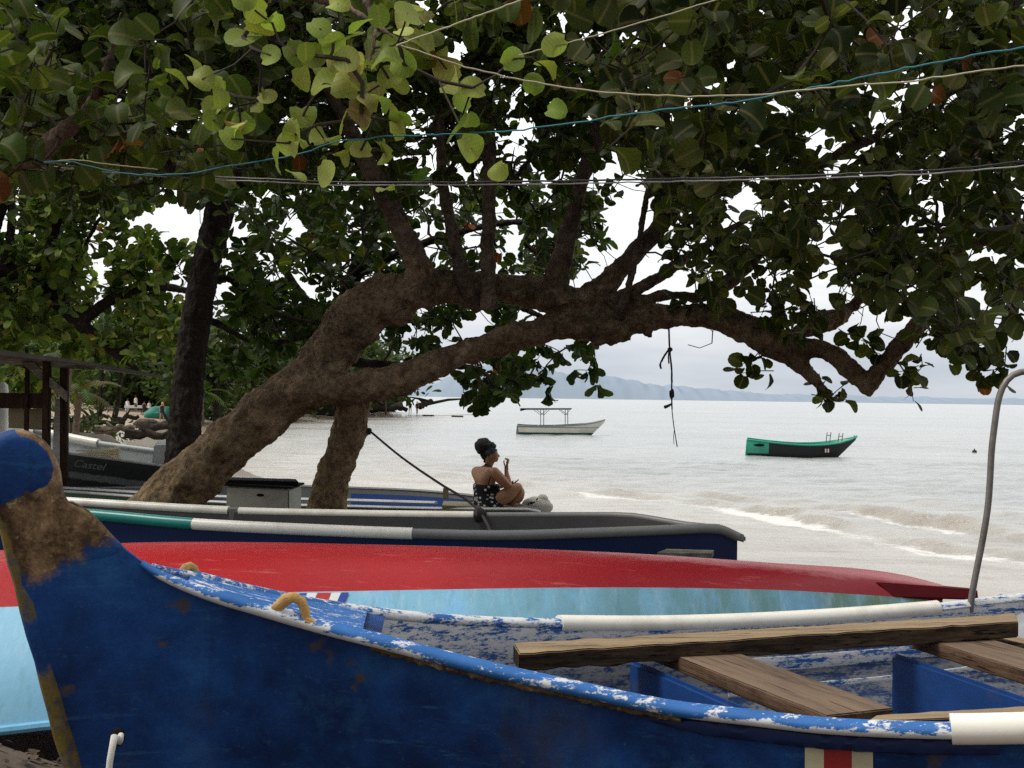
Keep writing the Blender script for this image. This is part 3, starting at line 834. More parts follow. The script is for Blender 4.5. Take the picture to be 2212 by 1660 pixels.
# loose timbers lying on the boat
zt = 2.19
c = [PZ(1122, 1411, zt), PZ(1150, 1400, zt), PZ(2200, 1338, zt), PZ(2140, 1352, zt)]
a0 = PZ(1122, 1412, 2.165); a1 = a0 + Vector((-.02, .16, 0)); b0 = PZ(2200, 1343, 2.19); b1 = b0 + Vector((.06, .17, 0))
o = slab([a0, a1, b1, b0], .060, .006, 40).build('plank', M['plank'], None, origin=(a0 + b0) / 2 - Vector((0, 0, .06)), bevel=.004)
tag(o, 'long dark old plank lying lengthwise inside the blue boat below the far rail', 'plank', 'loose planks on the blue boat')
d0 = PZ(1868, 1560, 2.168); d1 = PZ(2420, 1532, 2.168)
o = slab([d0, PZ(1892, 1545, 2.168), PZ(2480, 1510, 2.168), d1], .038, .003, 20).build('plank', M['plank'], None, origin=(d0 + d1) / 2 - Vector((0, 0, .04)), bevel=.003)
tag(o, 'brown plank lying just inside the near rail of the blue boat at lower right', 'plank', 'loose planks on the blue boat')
e0 = P(2135, 1372, 5.0); e1 = P(2300, 1412, 4.9)
o = slab([e0, P(2150, 1366, 5.15), P(2310, 1400, 5.1), e1], .05, .003, 8).build('plank', M['plank'], None, origin=(e0 + e1) / 2, bevel=.003)
tag(o, 'short dark plank end at the right frame edge beside the long plank', 'plank', 'loose planks on the blue boat')
# pale slanted board leaning at the right edge
s0, s1 = P(2128, 1300, 5.62), P(2165, 1281, 5.66)
mb = MB(); e = [P(2120, 1305, 5.62), P(2163, 1281, 5.66), P(2290, 1392, 5.2), P(2230, 1412, 5.2)]
mb.box8([q + Vector((0, .02, -.02)) for q in e] + e)
o = mb.build('board', M['grey_board'], None, origin=P(2212, 1350, 5.4), bevel=.004)
tag(o, 'pale grey board slanting down at the right edge behind the long plank', 'board')
mb = MB(); e = [P(2205, 1290, 5.9), P(2420, 1280, 5.9), P(2420, 1330, 5.75), P(2215, 1340, 5.75)]
mb.box8([q + Vector((0, .02, -.05)) for q in e] + e)
o = mb.build('seat_board', M['grey_board'], BB, bevel=.004)
# bent steel hoop standing on the far rail
mb = MB()
pole = [(2096, 1322, 5.42), (2098, 1296, 5.42), (2109, 1235, 5.42), (2123, 1165, 5.42), (2134, 1095, 5.42), (2139, 1030, 5.42), (2142, 975, 5.42), (2149, 915, 5.42), (2156, 868, 5.42), (2167, 835, 5.42), (2186, 812, 5.42), (2214, 803, 5.42), (2300, 800, 5.40), (2420, 802, 5.36), (2452, 830, 5.34), (2460, 900, 5.34), (2462, 1280, 5.34)]
mb.tube(path(pole, 70), .0145, 12)
o = mb.build('steel_hoop', M['steel'], None, origin=P(2097, 1305, 5.42)); tag(o, 'thin bent grey steel pole rising from the far rail of the blue boat', 'pole')

# ================================================================== 2. red and pale blue hull lying keel up
TB = empty('upturned_boat', (0, 6.2, gz(0, 6.2)), 'upturned boat with bright red bottom and sky blue sides behind the blue boat', 'boat', 'boats drawn up on the beach')
ST = [(-900, 1640, 5.1, 1345, 5.5, 1235, 6.2), (-500, 1615, 5.15, 1328, 5.52, 1206, 6.2), (-200, 1595, 5.2, 1320, 5.55, 1198, 6.2), (0, 1579, 5.25, 1312, 5.6, 1189, 6.2), (116, 1566, 5.3, 1308, 5.62, 1181, 6.2),
      (317, 1550, 5.33, 1297, 5.65, 1172, 6.2), (590, 1530, 5.4, 1281, 5.7, 1172, 6.2), (778, 1517, 5.45, 1277, 5.75, 1177, 6.25), (1000, 1507, 5.5, 1273, 5.8, 1182, 6.25),
      (1191, 1500, 5.6, 1270, 5.85, 1188, 6.25), (1434, 1480, 5.75, 1270, 5.95, 1200, 6.3), (1680, 1450, 5.9, 1275, 6.05, 1217, 6.3),
      (1860, 1410, 6.05, 1285, 6.17, 1229, 6.34), (1960, 1375, 6.17, 1292, 6.25, 1244, 6.36), (2036, 1335, 6.27, 1300, 6.31, 1264, 6.38)]
A = spline(ST, 70)
blue_n, red, blue_f, rim_n, rim_f, keel = [], [], [], [], [], []
for u, rv, rd, cv_, cd, kv, kd in A:
    r_ = P(u, rv, rd); c_ = P(u, cv_, cd); k_ = P(u, kv, kd)
    mir = lambda q: Vector((q.x, 2 * k_.y - q.y, q.z))
    side = []
    for s in np.linspace(0, 1, 9):
        q = r_.lerp(c_, s); q.y -= .06 * math.sin(math.pi * s) * min(1, (k_.y - r_.y)); side.append(q)
    bot = []
    for s in np.linspace(0, 1, 12):
        q = c_.lerp(k_, s); q.z += .035 * math.sin(math.pi * s) * min(1, (k_.y - c_.y) * 2); q.y -= .01 * math.sin(math.pi * s); bot.append(q)
    bot += [mir(q) for q in bot[-2::-1]]
    blue_n.append(side); blue_f.append([mir(q) for q in side]); red.append(bot); rim_n.append(r_); rim_f.append(mir(r_)); keel.append(k_)
mb = MB(); mb.grid(blue_n); mb.grid(blue_f, flip=True); t_side = mb.build('hull_side', M['turned_blue'], TB)
mb = MB(); mb.grid(red); red_o = mb.build('hull_bottom', M['turned_red'], TB, auto=2)
kk = np.array([(q.x, q.y) for q in keel]); cc_ = np.array([b[0].y for b in red])
def keel_sheen(p):
    i = int(np.argmin(np.abs(kk[:, 0] - p.x))); return max(0, 1 - abs(p.y - kk[i, 1]) / max(.05, kk[i, 1] - cc_[i]))
set_attr(red_o, 'edge', keel_sheen)
for nm, pts in (('hull_rim', rim_n), ('hull_rim', rim_f)):
    mb = MB(); mb.tube(pts, .022, 8); mb.build(nm, M['turned_rim'], TB)
mb = MB()
a, b = P(1905, 1272, 6.24), P(2113, 1285, 6.36)
mb.box8([P(1930, 1292, 6.22), P(2113, 1297, 6.33), P(2113, 1296, 6.42), P(1930, 1285, 6.42), P(1890, 1258, 6.24), P(2111, 1275, 6.33), P(2111, 1272, 6.42), P(1890, 1252, 6.42)])
mb.build('stem_post', M['turned_dark'], TB, bevel=.008)
# flag painted on the side
def strip_on_side(ua, ub, shift, mat, s0, s1, name='flag_stripe'):
    rows_ = []
    for w in np.linspace(0, 1, 3):
        row = []
        for s in np.linspace(s0, s1, 5):
            u = ua + (ub - ua) * w + shift * (s1 - s) / (s1 - s0)
            i = np.interp(u, A[:, 0], range(len(A))); k = int(i); fr = i - k
            col = []
            for side in (blue_n[k], blue_n[k + 1]):
                t = s * 8; j = min(int(t), 7); col.append(side[j].lerp(side[j + 1], t - j))
            row.append(col[0].lerp(col[1], fr) + Vector((0, -.006, .003)))
        rows_.append(row)
    mb_ = MB(); mb_.grid(rows_); return mb_.build(name, mat, t_side)
for ua, ub, mt in ((648, 664, 'flag_blue'), (665, 686, 'flag_white'), (687, 716, 'flag_red'), (717, 737, 'flag_white'), (738, 754, 'flag_blue')):
    strip_on_side(ua, ub, -34, M[mt], .62, .985)

# ================================================================== generic upright boat
def boat(root, near, far, zk, hull_mat, in_mat, n=50, rail_r=.03, rail_mat=None, full=.5, deep=.8, close_far_end=True, close_near_end=True, floor=.25, rails=True, inset_amt=.03):
    gn, gf = path(near, n), path(far, n)
    k = [Vector(((a.x + b.x) / 2, (a.y + b.y) / 2, zk if not callable(zk) else zk(i / (n - 1)))) for i, (a, b) in enumerate(zip(gn, gf))]
    rows = []
    for a, b, c_ in zip(gn, gf, k):
        rows.append([section(a, c_, s, full, deep) for s in np.linspace(0, 1, 13)] + [section(b, c_, s, full, deep) for s in np.linspace(1, 0, 13)][1:])
    mb_ = MB(); mb_.grid(rows)
    for e, fl in ((0, close_near_end), (-1, close_far_end)):
        if fl:
            r_ = rows[e]; h = len(r_) // 2
            mb_.grid([[r_[j], r_[-1 - j]] for j in range(h + 1)])
    ho = mb_.build('hull', hull_mat, root)
    ia, ib = inset(gn, k, inset_amt, .006), inset(gf, k, inset_amt, .006)
    rows = []
    for a, b, c_ in zip(ia, ib, k):
        f_ = Vector((c_.x, c_.y, c_.z + floor * (a.z - c_.z)))
        rows.append([section(a, f_, s, full * .8, deep * .8) for s in np.linspace(0, 1, 9)] + [section(b, f_, s, full * .8, deep * .8) for s in np.linspace(1, 0, 9)][1:])
    mb_ = MB(); mb_.grid(rows); mb_.build('inner_hull', in_mat, root)
    if rails:
        for g_ in (gn, gf):
            mb_ = MB(); mb_.tube(g_, rail_r, 10, up=(0, 0, 1)); mb_.build('gunwale_rail', rail_mat, root)
    return gn, gf, k, ho

# ================================================================== 3. navy boat with pipe rails
NV = empty('open_boat', (0, 8.6, gz(0, 8.6)), 'navy open boat with grey inside and cream and green pipe rails', 'boat', 'boats drawn up on the beach')
nv_near = [(-700, 1068, 9.0), (-300, 1083, 8.8), (0, 1098, 8.55), (218, 1114, 8.35), (415, 1132, 8.15), (650, 1144, 7.95), (889, 1153, 7.85), (1086, 1157, 7.82), (1297, 1151, 7.9), (1430, 1146, 8.0), (1520, 1142, 8.1), (1552, 1142, 8.15), (1592, 1160, 8.22)]
nv_far = [(-640, 1030, 10.3), (-250, 1055, 10.0), (20, 1076, 9.8), (176, 1086, 9.65), (492, 1104, 9.35), (778, 1111, 9.2), (1030, 1114, 9.08), (1200, 1114, 9.0), (1320, 1114, 8.9), (1370, 1116, 8.8), (1490, 1136, 8.5), (1548, 1142, 8.35), (1593, 1159, 8.28)]
ngn, ngf, nk, _ = boat(NV, nv_near, nv_far, lambda t: 1.18 + .0 * t, M['navy'], M['grey_in'], n=60, rails=False, close_far_end=False)
def part_rail(root, spec, pts, u0, u1, r, mat, name, n=30, lift=0.0, sq=(1, 1)):
    f0, f1 = frac_at_u(spec, u0), frac_at_u(spec, u1)
    mb_ = MB(); mb_.tube([p + Vector((0, 0, lift)) for p in sub(pts, f0, f1, n)], r, 12, up=(0, 0, 1), sq=sq)
    return mb_.build(name, mat, root)
part_rail(NV, nv_near, ngn, -700, 415, .040, M['pipe_green'], 'rail_pipe', sq=(1, 1.0))
part_rail(NV, nv_near, ngn, 416, 889, .039, M['pipe_white'], 'rail_pipe')
part_rail(NV, nv_near, ngn, 887, 1592, .034, M['grey_rail'], 'gunwale_rail', 40)
part_rail(NV, nv_far, ngf, -640, 492, .037, M['pipe_white'], 'rail_pipe')
part_rail(NV, nv_far, ngf, 512, 1030, .033, M['pipe_white'], 'rail_pipe')
part_rail(NV, nv_far, ngf, 488, 516, .028, M['grey_rail'], 'gunwale_rail', 5)
part_rail(NV, nv_far, ngf, 1028, 1593, .026, M['grey_rail'], 'gunwale_rail', 40)
for u in (502,):
    f_ = frac_at_u(nv_far, u); p = sub(ngf, f_, f_ + .0001, 2)[0]
    mb = MB(); mb.box(p + Vector((0, -.01, -.10)), (.035, 0, 0), (0, .02, 0), (0, 0, .12)); mb.build('rail_bracket', M['grey_rail'], NV, bevel=.004)
mb = MB(); mb.box(P(1592, 1159, 8.25), (.05, 0, -.012), (0, .06, 0), (0, 0, .026)); mb.build('bow_cap', M['grey_rail'], NV, bevel=.012)
o = slab([P(1420, 1194, 7.1), P(1440, 1186, 7.3), P(1542, 1189, 7.3), P(1538, 1196, 7.1)], .03, .003, 8).build('plank', M['plank_grey'], None, origin=P(1480, 1200, 7.2))
tag(o, 'short grey plank end lying between the red hull and the navy boat', 'plank')
# trestle the plank lies on is the sand-side prop
mb = MB(); p = P(1480, 1206, 7.2); mb.tube([p - Vector((0, 0, .02)), Vector((p.x, p.y, gz(p.x, p.y) - .05))], .05, 8, jit=.1)
o = mb.build('wooden_prop', M['plank_grey'], None, origin=(p.x, p.y, gz(p.x, p.y))); tag(o, 'grey wooden prop standing under the short plank beside the navy boat', 'prop')

# ================================================================== 4. grey boat with green stripe, the woman sits on it
GB = empty('skiff', (-1.5, 15.8, gz(-1.5, 15.8)), 'pale grey boat with dark green gunwale stripe behind the tree trunks', 'boat', 'boats drawn up on the beach')
g_near = [(-500, 1030, 18.4), (-150, 1045, 17.6), (141, 1062, 16.6), (420, 1082, 15.8), (626, 1091, 15.3), (752, 1094, 15.0), (900, 1098, 14.75), (1050, 1100, 14.6), (1139, 1101, 14.6), (1166, 1106, 14.65)]
g_far = [(-430, 1030, 19.4), (-100, 1046, 18.1), (150, 1055, 17.2), (420, 1052, 17.0), (600, 1050, 16.9), (755, 1054, 16.7), (900, 1060, 16.2), (1020, 1071, 15.6), (1110, 1088, 15.0), (1164, 1103, 14.75)]
ggn, ggf, gk, gho = boat(GB, g_near, g_far, .95, M['pale_grey'], M['grey_rail'], n=60, rails=False, close_far_end=False)
def band(root, G, K, z0, z1, mat, name, lift=.006, full=.5, deep=.8, a=0, b=None):
    rows_ = []
    for g_, k_ in list(zip(G, K))[a:b]:
        h = Vector((g_.x - k_.x, g_.y - k_.y, 0)); h = h.normalized() if h.length > 1e-6 else h
        row = []
        for z in np.linspace(z0, z1, 4):
            s = (min(1, z / (g_.z - k_.z)) ** (1 / deep)); s = math.asin(min(1, s)) / (math.pi / 2)
            row.append(section(g_, k_, s, full, deep) + h * lift)
        rows_.append(row)
    mb_ = MB(); mb_.grid(rows_); return mb_.build(name, mat, root)
band(gho, ggn, gk, .012, .10, M['green_dark'], 'painted_stripe')
mb = MB(); mb.tube(ggn, .034, 8, sq=(1.3, .55), up=(0, 0, 1)); mb.build('gunwale_rail', M['pale_grey'], GB)
mb = MB(); mb.tube(ggf, .030, 8, sq=(1.2, .6), up=(0, 0, 1)); mb.build('gunwale_rail', M['grey_rail'], GB)
# second wash strake inside (grey ledge seen above the stripe)
mb = MB(); led = [a.lerp(b, .16) + Vector((0, 0, .035)) for a, b in zip(ggn, ggf)]
mb.tube(led[:52], .045, 6, sq=(1.6, .45), up=(0, 0, 1)); mb.build('side_bench', M['pale_grey'], GB)
mb = MB(); fr = [a.lerp(b, .80) + Vector((0, 0, -.03)) for a, b in zip(ggn, ggf)]
mb.grid([[q, q - Vector((0, 0, .30))] for q in fr[44:56]]); mb.build('blue_lining', M['blue_in'], GB)
# bow thwart under the sitter
sa, sb = P(960, 1094, 14.72), P(1150, 1097, 14.62)
zs = 1.655
o = slab([P(955, 1092, 14.62), P(958, 1082, 15.35), P(1120, 1090, 15.05), P(1150, 1100, 14.62)], .04, .001, 8).build('bow_seat', M['shack_panel'], GB, bevel=.004)
mb = MB(); mb.box(P(963, 1066, 15.3), (.035, 0, 0), (0, .035, 0), (0, 0, .07)); mb.build('mooring_bitt', M['shack_panel'], GB, bevel=.008)

# grey box with a dark plank on it
bx0 = P(492, 1050, 13.4); bx1 = P(626, 1056, 13.2); zb = gz(-2.7, 13.5)
BX = empty('fish_box', ((bx0.x + bx1.x) / 2, 13.5, zb), 'grey upright box standing between the two tree trunks', 'box')
mb = MB(); up = bx0.z
mb.box8([Vector((bx0.x - .03, 13.35, zb - .02)), Vector((bx1.x + .02, 13.15, zb - .02)), Vector((bx1.x + .05, 13.75, zb - .02)), Vector((bx0.x, 13.95, zb - .02)),
         Vector((bx0.x, 13.35, up)), Vector((bx1.x, 13.15, bx1.z)), Vector((bx1.x + .03, 13.75, bx1.z)), Vector((bx0.x + .03, 13.95, up))])
bxo = mb.build('box_body', M['box_grey'], BX, bevel=.015)
mb = MB(); mb.blob(P(562, 1070, 13.18), (.045, .02, .018), 12, 6, .05); mb.build('hand_hole', M['dark'], bxo)
mb = MB(); mb.box8([Vector((bx0.x - .03, 13.32, up + .003)), Vector((bx1.x + .04, 13.11, bx1.z + .003)), Vector((bx1.x + .06, 13.8, bx1.z + .003)), Vector((bx0.x - .02, 14.0, up + .003)),
         Vector((bx0.x - .03, 13.32, up + .035)), Vector((bx1.x + .04, 13.11, bx1.z + .025)), Vector((bx1.x + .06, 13.8, bx1.z + .025)), Vector((bx0.x - .02, 14.0, up + .035))])
mb.build('box_lid', M['dark'], BX, bevel=.005)
o = slab([P(470, 1036, 13.35), P(470, 1030, 13.9), P(640, 1035, 13.75), P(645, 1041, 13.25)], .055, .004, 10).build('plank', M['dark'], None, origin=P(560, 1045, 13.5), bevel=.006)
tag(o, 'black plank lying on top of the grey upright box', 'plank')

# ================================================================== 5. black-green boat with grey band and name
CB = empty('panga', (-5.5, 18.6, gz(-5.5, 18.6)), 'black hulled boat with grey band and faded name holding a bundle of sticks', 'boat', 'boats drawn up on the beach')
c_near = [(-500, 905, 20.2), (-200, 930, 19.5), (0, 958, 18.9), (127, 977, 18.5), (240, 992, 18.2), (354, 1007, 18.0), (410, 1014, 17.9), (450, 1020, 17.95)]
c_far = [(-460, 850, 22.4), (-200, 890, 21.6), (0, 918, 20.9), (110, 938, 20.6), (212, 958, 20.3), (337, 975, 20.0), (400, 984, 19.7), (445, 990, 19.5)]
cgn, cgf, ck, cho = boat(CB, c_near, c_far, .98, M['castel'], M['pale_grey'], n=50, rails=False)
ztop = {i: (cgn[i].z, ck[i].z) for i in range(len(cgn))}
gx = np.array([p.x for p in cgn]); gzz = np.array([p.z for p in cgn])
set_attr(cho, 'band', lambda p: (np.interp(p.x, gx, gzz) - p.z) / .80)
mb = MB(); mb.tube(cgn, .018, 8, up=(0, 0, 1)); mb.build('gunwale_rail', M['pale_grey'], CB)
part_rail(CB, c_far, cgf, -460, 75, .075, M['pipe_white'], 'rail_pipe')
part_rail(CB, c_far, cgf, 100, 212, .075, M['pipe_white'], 'rail_pipe')
part_rail(CB, c_far, cgf, 74, 101, .06, M['grey_rail'], 'gunwale_rail', 5)
part_rail(CB, c_far, cgf, 210, 445, .045, M['pale_grey'], 'gunwale_rail', 20)
mb = MB()
w0, w1 = P(331, 1004, 18.25), P(372, 1008, 18.15)
mb.box8([P(326, 1012, 18.25), P(372, 1012, 18.1), P(372, 1008, 19.0), P(334, 1008, 19.0), P(333, 962, 18.25), P(372, 962, 18.1), P(366, 953, 19.0), P(338, 953, 19.0)])
mb.build('engine_box', M['pale_grey'], CB, bevel=.02)
# faded script on the side
for body, ua, ub, nm in (('(', 138, 145, 'painted_bracket'), ('Castel', 166, 236, 'name_lettering')):
    cu = bpy.data.curves.new('name_script', 'FONT'); cu.body = body; cu.size = 1.0; cu.shear = .45; cu.extrude = .0
    to = bpy.data.objects.new('name_script', cu); COL.objects.link(to)
    me = evaluated_mesh(to); bpy.data.objects.remove(to)
    x0 = min(v.co.x for v in me.vertices); L = max(v.co.x for v in me.vertices) - x0
    mb = MB(); vs = []
    for v in me.vertices:
        u = ua + (ub - ua) * (v.co.x - x0) / L
        top = np.interp(u, [127, 240], [977, 992]); vv = top + 25 - v.co.y * 22
        vs.append(P(u, vv, 18.38 - .0027 * (u - 140)) + Vector((0, -.10, 0)))
    mb.add(vs, [tuple(p.vertices) for p in me.polygons])
    mb.build(nm, M['grey_rail'], cho, smooth=False)
# sticks
G_ST = 'sticks bundled in the black hulled boat'
SB = MB()
for i in range(22):
    a = P(175 + random.uniform(-12, 40), 975 + random.uniform(-6, 8) + 3, 18.7 + random.uniform(-.2, .3)); b = P(258 + random.uniform(-8, 6), 981 + random.uniform(-14, 12), 18.6 + random.uniform(-.25, .3))
    m_ = a.lerp(b, .5) + Vector((0, 0, random.uniform(-.015, .02)))
    SB.tube([a, m_, b], [.012, .017, .018], 6, jit=.1)
o = SB.build('stick_bundle', M['stick'], None, origin=P(215, 990, 18.65)); tag(o, 'bundle of peeled pale sticks lying in the black hulled boat', 'sticks')

# ================================================================== 6. boats at anchor
def stations(lst): return lst
D1 = 97.0
RB = empty('tour_boat', P(1205, 938, D1), 'cream boat with a flat roof on poles anchored in the bay', 'boat', 'boats anchored in the bay')
n1 = [(1117, 920, D1 - .9), (1150, 921, D1 - 1.0), (1200, 921, D1 - 1.0), (1240, 919, D1 - .9), (1275, 915, D1 - .55), (1295, 911, D1 - .25), (1307, 907, D1)]
f1 = [(1118, 917, D1 + .9), (1150, 919, D1 + 1.0), (1200, 919, D1 + 1.0), (1240, 917, D1 + .9), (1275, 914, D1 + .55), (1295, 910, D1 + .25), (1307, 907, D1)]
rgn, rgf, rk, rho = boat(RB, n1, f1, -.25, M['boat_white'], M['boat_grey'], n=30, rail_r=.05, rail_mat=M['boat_grey'], full=.35, deep=.9, close_far_end=False)
for i in range(30):
    pass
# rake of bow and stern: shear lower hull
def rake_hull(o, x0, x1, ztop, zbot, bow, stern):
    off = Vector(o.location); p = o.parent
    while p is not None: off += p.location; p = p.parent
    for v in o.data.vertices:
        w = v.co + off; k = max(0, min(1, (ztop - w.z) / (ztop - zbot))); t = (w.x - x0) / (x1 - x0)
        v.co.x += -bow * k * max(0, (t - .55) / .45) ** 1.2 + stern * k * max(0, (.25 - t) / .25)
xa, xb = rgn[0].x, rgn[-1].x
rake_hull(rho, xa, xb, 1.1, -.25, 1.35, .22); rake_hull([c for c in RB.children if c.name.startswith('inner')][0], xa, xb, 1.1, -.25, 1.75, -.1)
def hull_band(o_src, z0, z1, mat, name, root, lift=.012):
    """copy of the hull skin between two heights, pushed out a little"""
    me_ = o_src.data; off = Vector(o_src.location); p = o_src.parent
    while p is not None: off += p.location; p = p.parent
    bm = bmesh.new(); bm.from_mesh(me_)
    oz = off.z
    for z, cl in ((z0, True), (z1, False)):
        bmesh.ops.bisect_plane(bm, geom=bm.verts[:] + bm.edges[:] + bm.faces[:], plane_co=(0, 0, z - oz), plane_no=(0, 0, 1), clear_inner=cl, clear_outer=not cl)
    bm.normal_update()
    for v in bm.verts: v.co += v.normal * lift
    me2 = bpy.data.meshes.new(name); bm.to_mesh(me2); bm.free(); me2.materials.clear(); me2.materials.append(mat)
    o_ = bpy.data.objects.new(name, me2); COL.objects.link(o_); o_.location = o_src.location; o_.parent = root; return o_
hull_band(rho, -.1, .20, M['boat_green'], 'boot_stripe', rho)
hull_band(rho, .60, .65, M['boat_grey'], 'hull_strip', rho)  # grey rub strake along the cream hull
def D1P(u, v, dd=0): return P(u, v, D1 + dd)
for u, dd in ((1168, -.8), (1174.5, .8), (1221, -.8), (1226.5, .8)):
    mb = MB(); mb.tube([D1P(u, 921, dd), D1P(u, 885, dd)], .035, 6); mb.build('roof_post', M['boat_grey'], RB)
mb = MB(); mb.box8([D1P(1127, 886, -1.0), D1P(1232, 885.5, -1.0), D1P(1234, 885, 1.0), D1P(1129, 885, 1.0), D1P(1124, 882.5, -1.0), D1P(1235, 882.5, -1.0), D1P(1236, 882, 1.0), D1P(1127, 882, 1.0)])
rfo = mb.build('roof', M['grey_in'], RB, smooth=False)
mb = MB(); mb.box8([D1P(1124, 889, -1.0), D1P(1138, 885, -1.0), D1P(1138, 885, 1.0), D1P(1124, 889, 1.0), D1P(1123, 883, -1.0), D1P(1138, 883, -1.0), D1P(1138, 883, 1.0), D1P(1123, 883, 1.0)])
mb.build('roof_flap', M['grey_in'], rfo, smooth=False)
for u, dd, du in ((1168, -.8, -15), (1168, -.8, 13), (1221, -.8, -13), (1221, -.8, 10), (1174.5, .8, -15), (1174.5, .8, 12), (1226, .8, -14)):
    mb = MB(); mb.tube([D1P(u, 897, dd), D1P(u + du, 886, dd)], .022, 5); mb.build('roof_brace', M['boat_grey'], rfo)
for u in (1160, 1195, 1240):
    mb = MB(); mb.box8([D1P(u, 921, -.85), D1P(u + 5, 921, -.85), D1P(u + 5, 920, .85), D1P(u, 920, .85), D1P(u, 920, -.85), D1P(u + 5, 920, -.85), D1P(u + 5, 919, .85), D1P(u, 919, .85)]); mb.build('thwart', M['boat_grey'], RB)

D2 = 65.0
AB = empty('fishing_boat', P(1730, 985, D2), 'black and sea green boat with two small metal racks anchored in the bay', 'boat', 'boats anchored in the bay')
n2 = [(1613, 950, D2 - .75), (1640, 953, D2 - .95), (1665, 956, D2 - 1.0), (1720, 961, D2 - 1.0), (1770, 962, D2 - .95), (1810, 958, D2 - .7), (1835, 951, D2 - .35), (1851, 944, D2 - .05)]
f2 = [(1615, 947, D2 + .75), (1640, 950, D2 + .95), (1665, 953, D2 + 1.0), (1720, 957, D2 + 1.0), (1770, 956, D2 + .95), (1810, 951, D2 + .7), (1835, 947, D2 + .35), (1851, 943, D2 + .05)]
agn, agf, ak, aho = boat(AB, n2, f2, -.25, M['black_boat'], M['green_bright'], n=40, rail_r=.045, rail_mat=M['green_bright'], full=.35, deep=.95, close_far_end=False)
xa, xb = agn[0].x, agn[-1].x
rake_hull(aho, xa, xb, 1.0, -.25, 1.25, .12); rake_hull([c for c in AB.children if c.name.startswith('inner')][0], xa, xb, 1.0, -.25, 1.65, -.1)
# green stern quarter: skin patch of the hull
me_ = aho.data; bm = bmesh.new(); bm.from_mesh(me_)
xs_ = P(1661, 960, D2 - 1).x - AB.location.x
bmesh.ops.bisect_plane(bm, geom=bm.verts[:] + bm.edges[:] + bm.faces[:], plane_co=(xs_, 0, 0), plane_no=(1, 0, 0), clear_outer=True)
bmesh.ops.bisect_plane(bm, geom=bm.verts[:] + bm.edges[:] + bm.faces[:], plane_co=(0, 0, .14), plane_no=(0, 0, 1), clear_inner=True)
bm.normal_update()
for v in bm.verts: v.co += v.normal * .012
me2 = bpy.data.meshes.new('stern_panel'); bm.to_mesh(me2); bm.free(); me2.materials.clear(); me2.materials.append(M['green_bright'])
o = bpy.data.objects.new('stern_panel', me2); COL.objects.link(o); o.parent = aho
def D2P(u, v, dd=0): return P(u, v, D2 + dd)
for ua, ub, va, vb in ((1786, 1794, 960, 934), (1812, 1820, 957, 936)):
    mb = MB()
    for u in (ua, ub): mb.tube([D2P(u - 2, va, -.3), D2P(u + 1, vb, -.3)], .025, 5)
    mb.tube([D2P(ua, vb + 7, -.3), D2P(ub + 1, vb + 7, -.3)], .02, 5)
    mb.build('metal_rack', M['steel'], AB)
for u in (1845, 1850):
    mb = MB(); mb.tube([D2P(u - 4, 952, (-1 if u < 1848 else 1) * .1), D2P(u + 1, 941, (-1 if u < 1848 else 1) * .1)], .035, 6); mb.build('bow_horn', M['green_bright'], AB)
for u0, u1_, mt in ((1782, 1785, 'flag_white'), (1785.5, 1787.5, 'flag_red'), (1788, 1791, 'flag_white')):
    mb = MB(); mb.add([D2P(u0, 978, -1.04), D2P(u1_, 978, -1.04), D2P(u1_, 970, -1.06), D2P(u0, 970, -1.06)], [(0, 1, 2, 3)]); mb.build('flag_stripe', M[mt], aho, smooth=False)
mb = MB(); mb.blob(P(1640, 962, D2 - 1.02), (.3, .05, .07), 10, 6, .1); mb.build('dark_patch', M['dark'], aho)

# buoy, floats and float line
BU = MB(); p = P(2105, 977, 73); BU.blob((p.x, p.y, .06), (.15, .15, .13), 12, 8, .05); BU.tube([(p.x, p.y, .15), (p.x, p.y, .26)], .04, 8)
o = BU.build('buoy', M['float'], None, origin=(p.x, p.y, 0)); tag(o, 'small dark buoy floating at far right in front of the horizon', 'buoy')
for u, v, lb in ((925, 898, 'dark floating drum nearer the driftwood point'), (988, 900, 'dark floating drum nearer the cream roofed boat')):
    p = PZ(u, v + .8, 0.05); mb = MB(); d = p.y
    mb.tube([p - Vector((.85, 0, 0)), p + Vector((.85, .1, 0))], .17, 10); mb.tube([p - Vector((.55, 0, 0)), p - Vector((.45, 0, 0))], .19, 10); mb.tube([p + Vector((.45, 0, 0)), p + Vector((.55, 0, 0))], .19, 10)
    o = mb.build('float_drum', M['float'], None, origin=p); tag(o, lb, 'float', 'drums floating in the bay')
a, b = PZ(800, 900, .03), PZ(1052, 896, .03)
mb = MB(); mb.tube([a.lerp(b, w) + Vector((0, 0, .02 * math.sin(9 * w))) for w in np.linspace(0, 1, 20)], .03, 5)
o = mb.build('float_line', M['rope_dark'], None, origin=a); tag(o, 'thin dark line on the water linking the floating drums', 'rope')
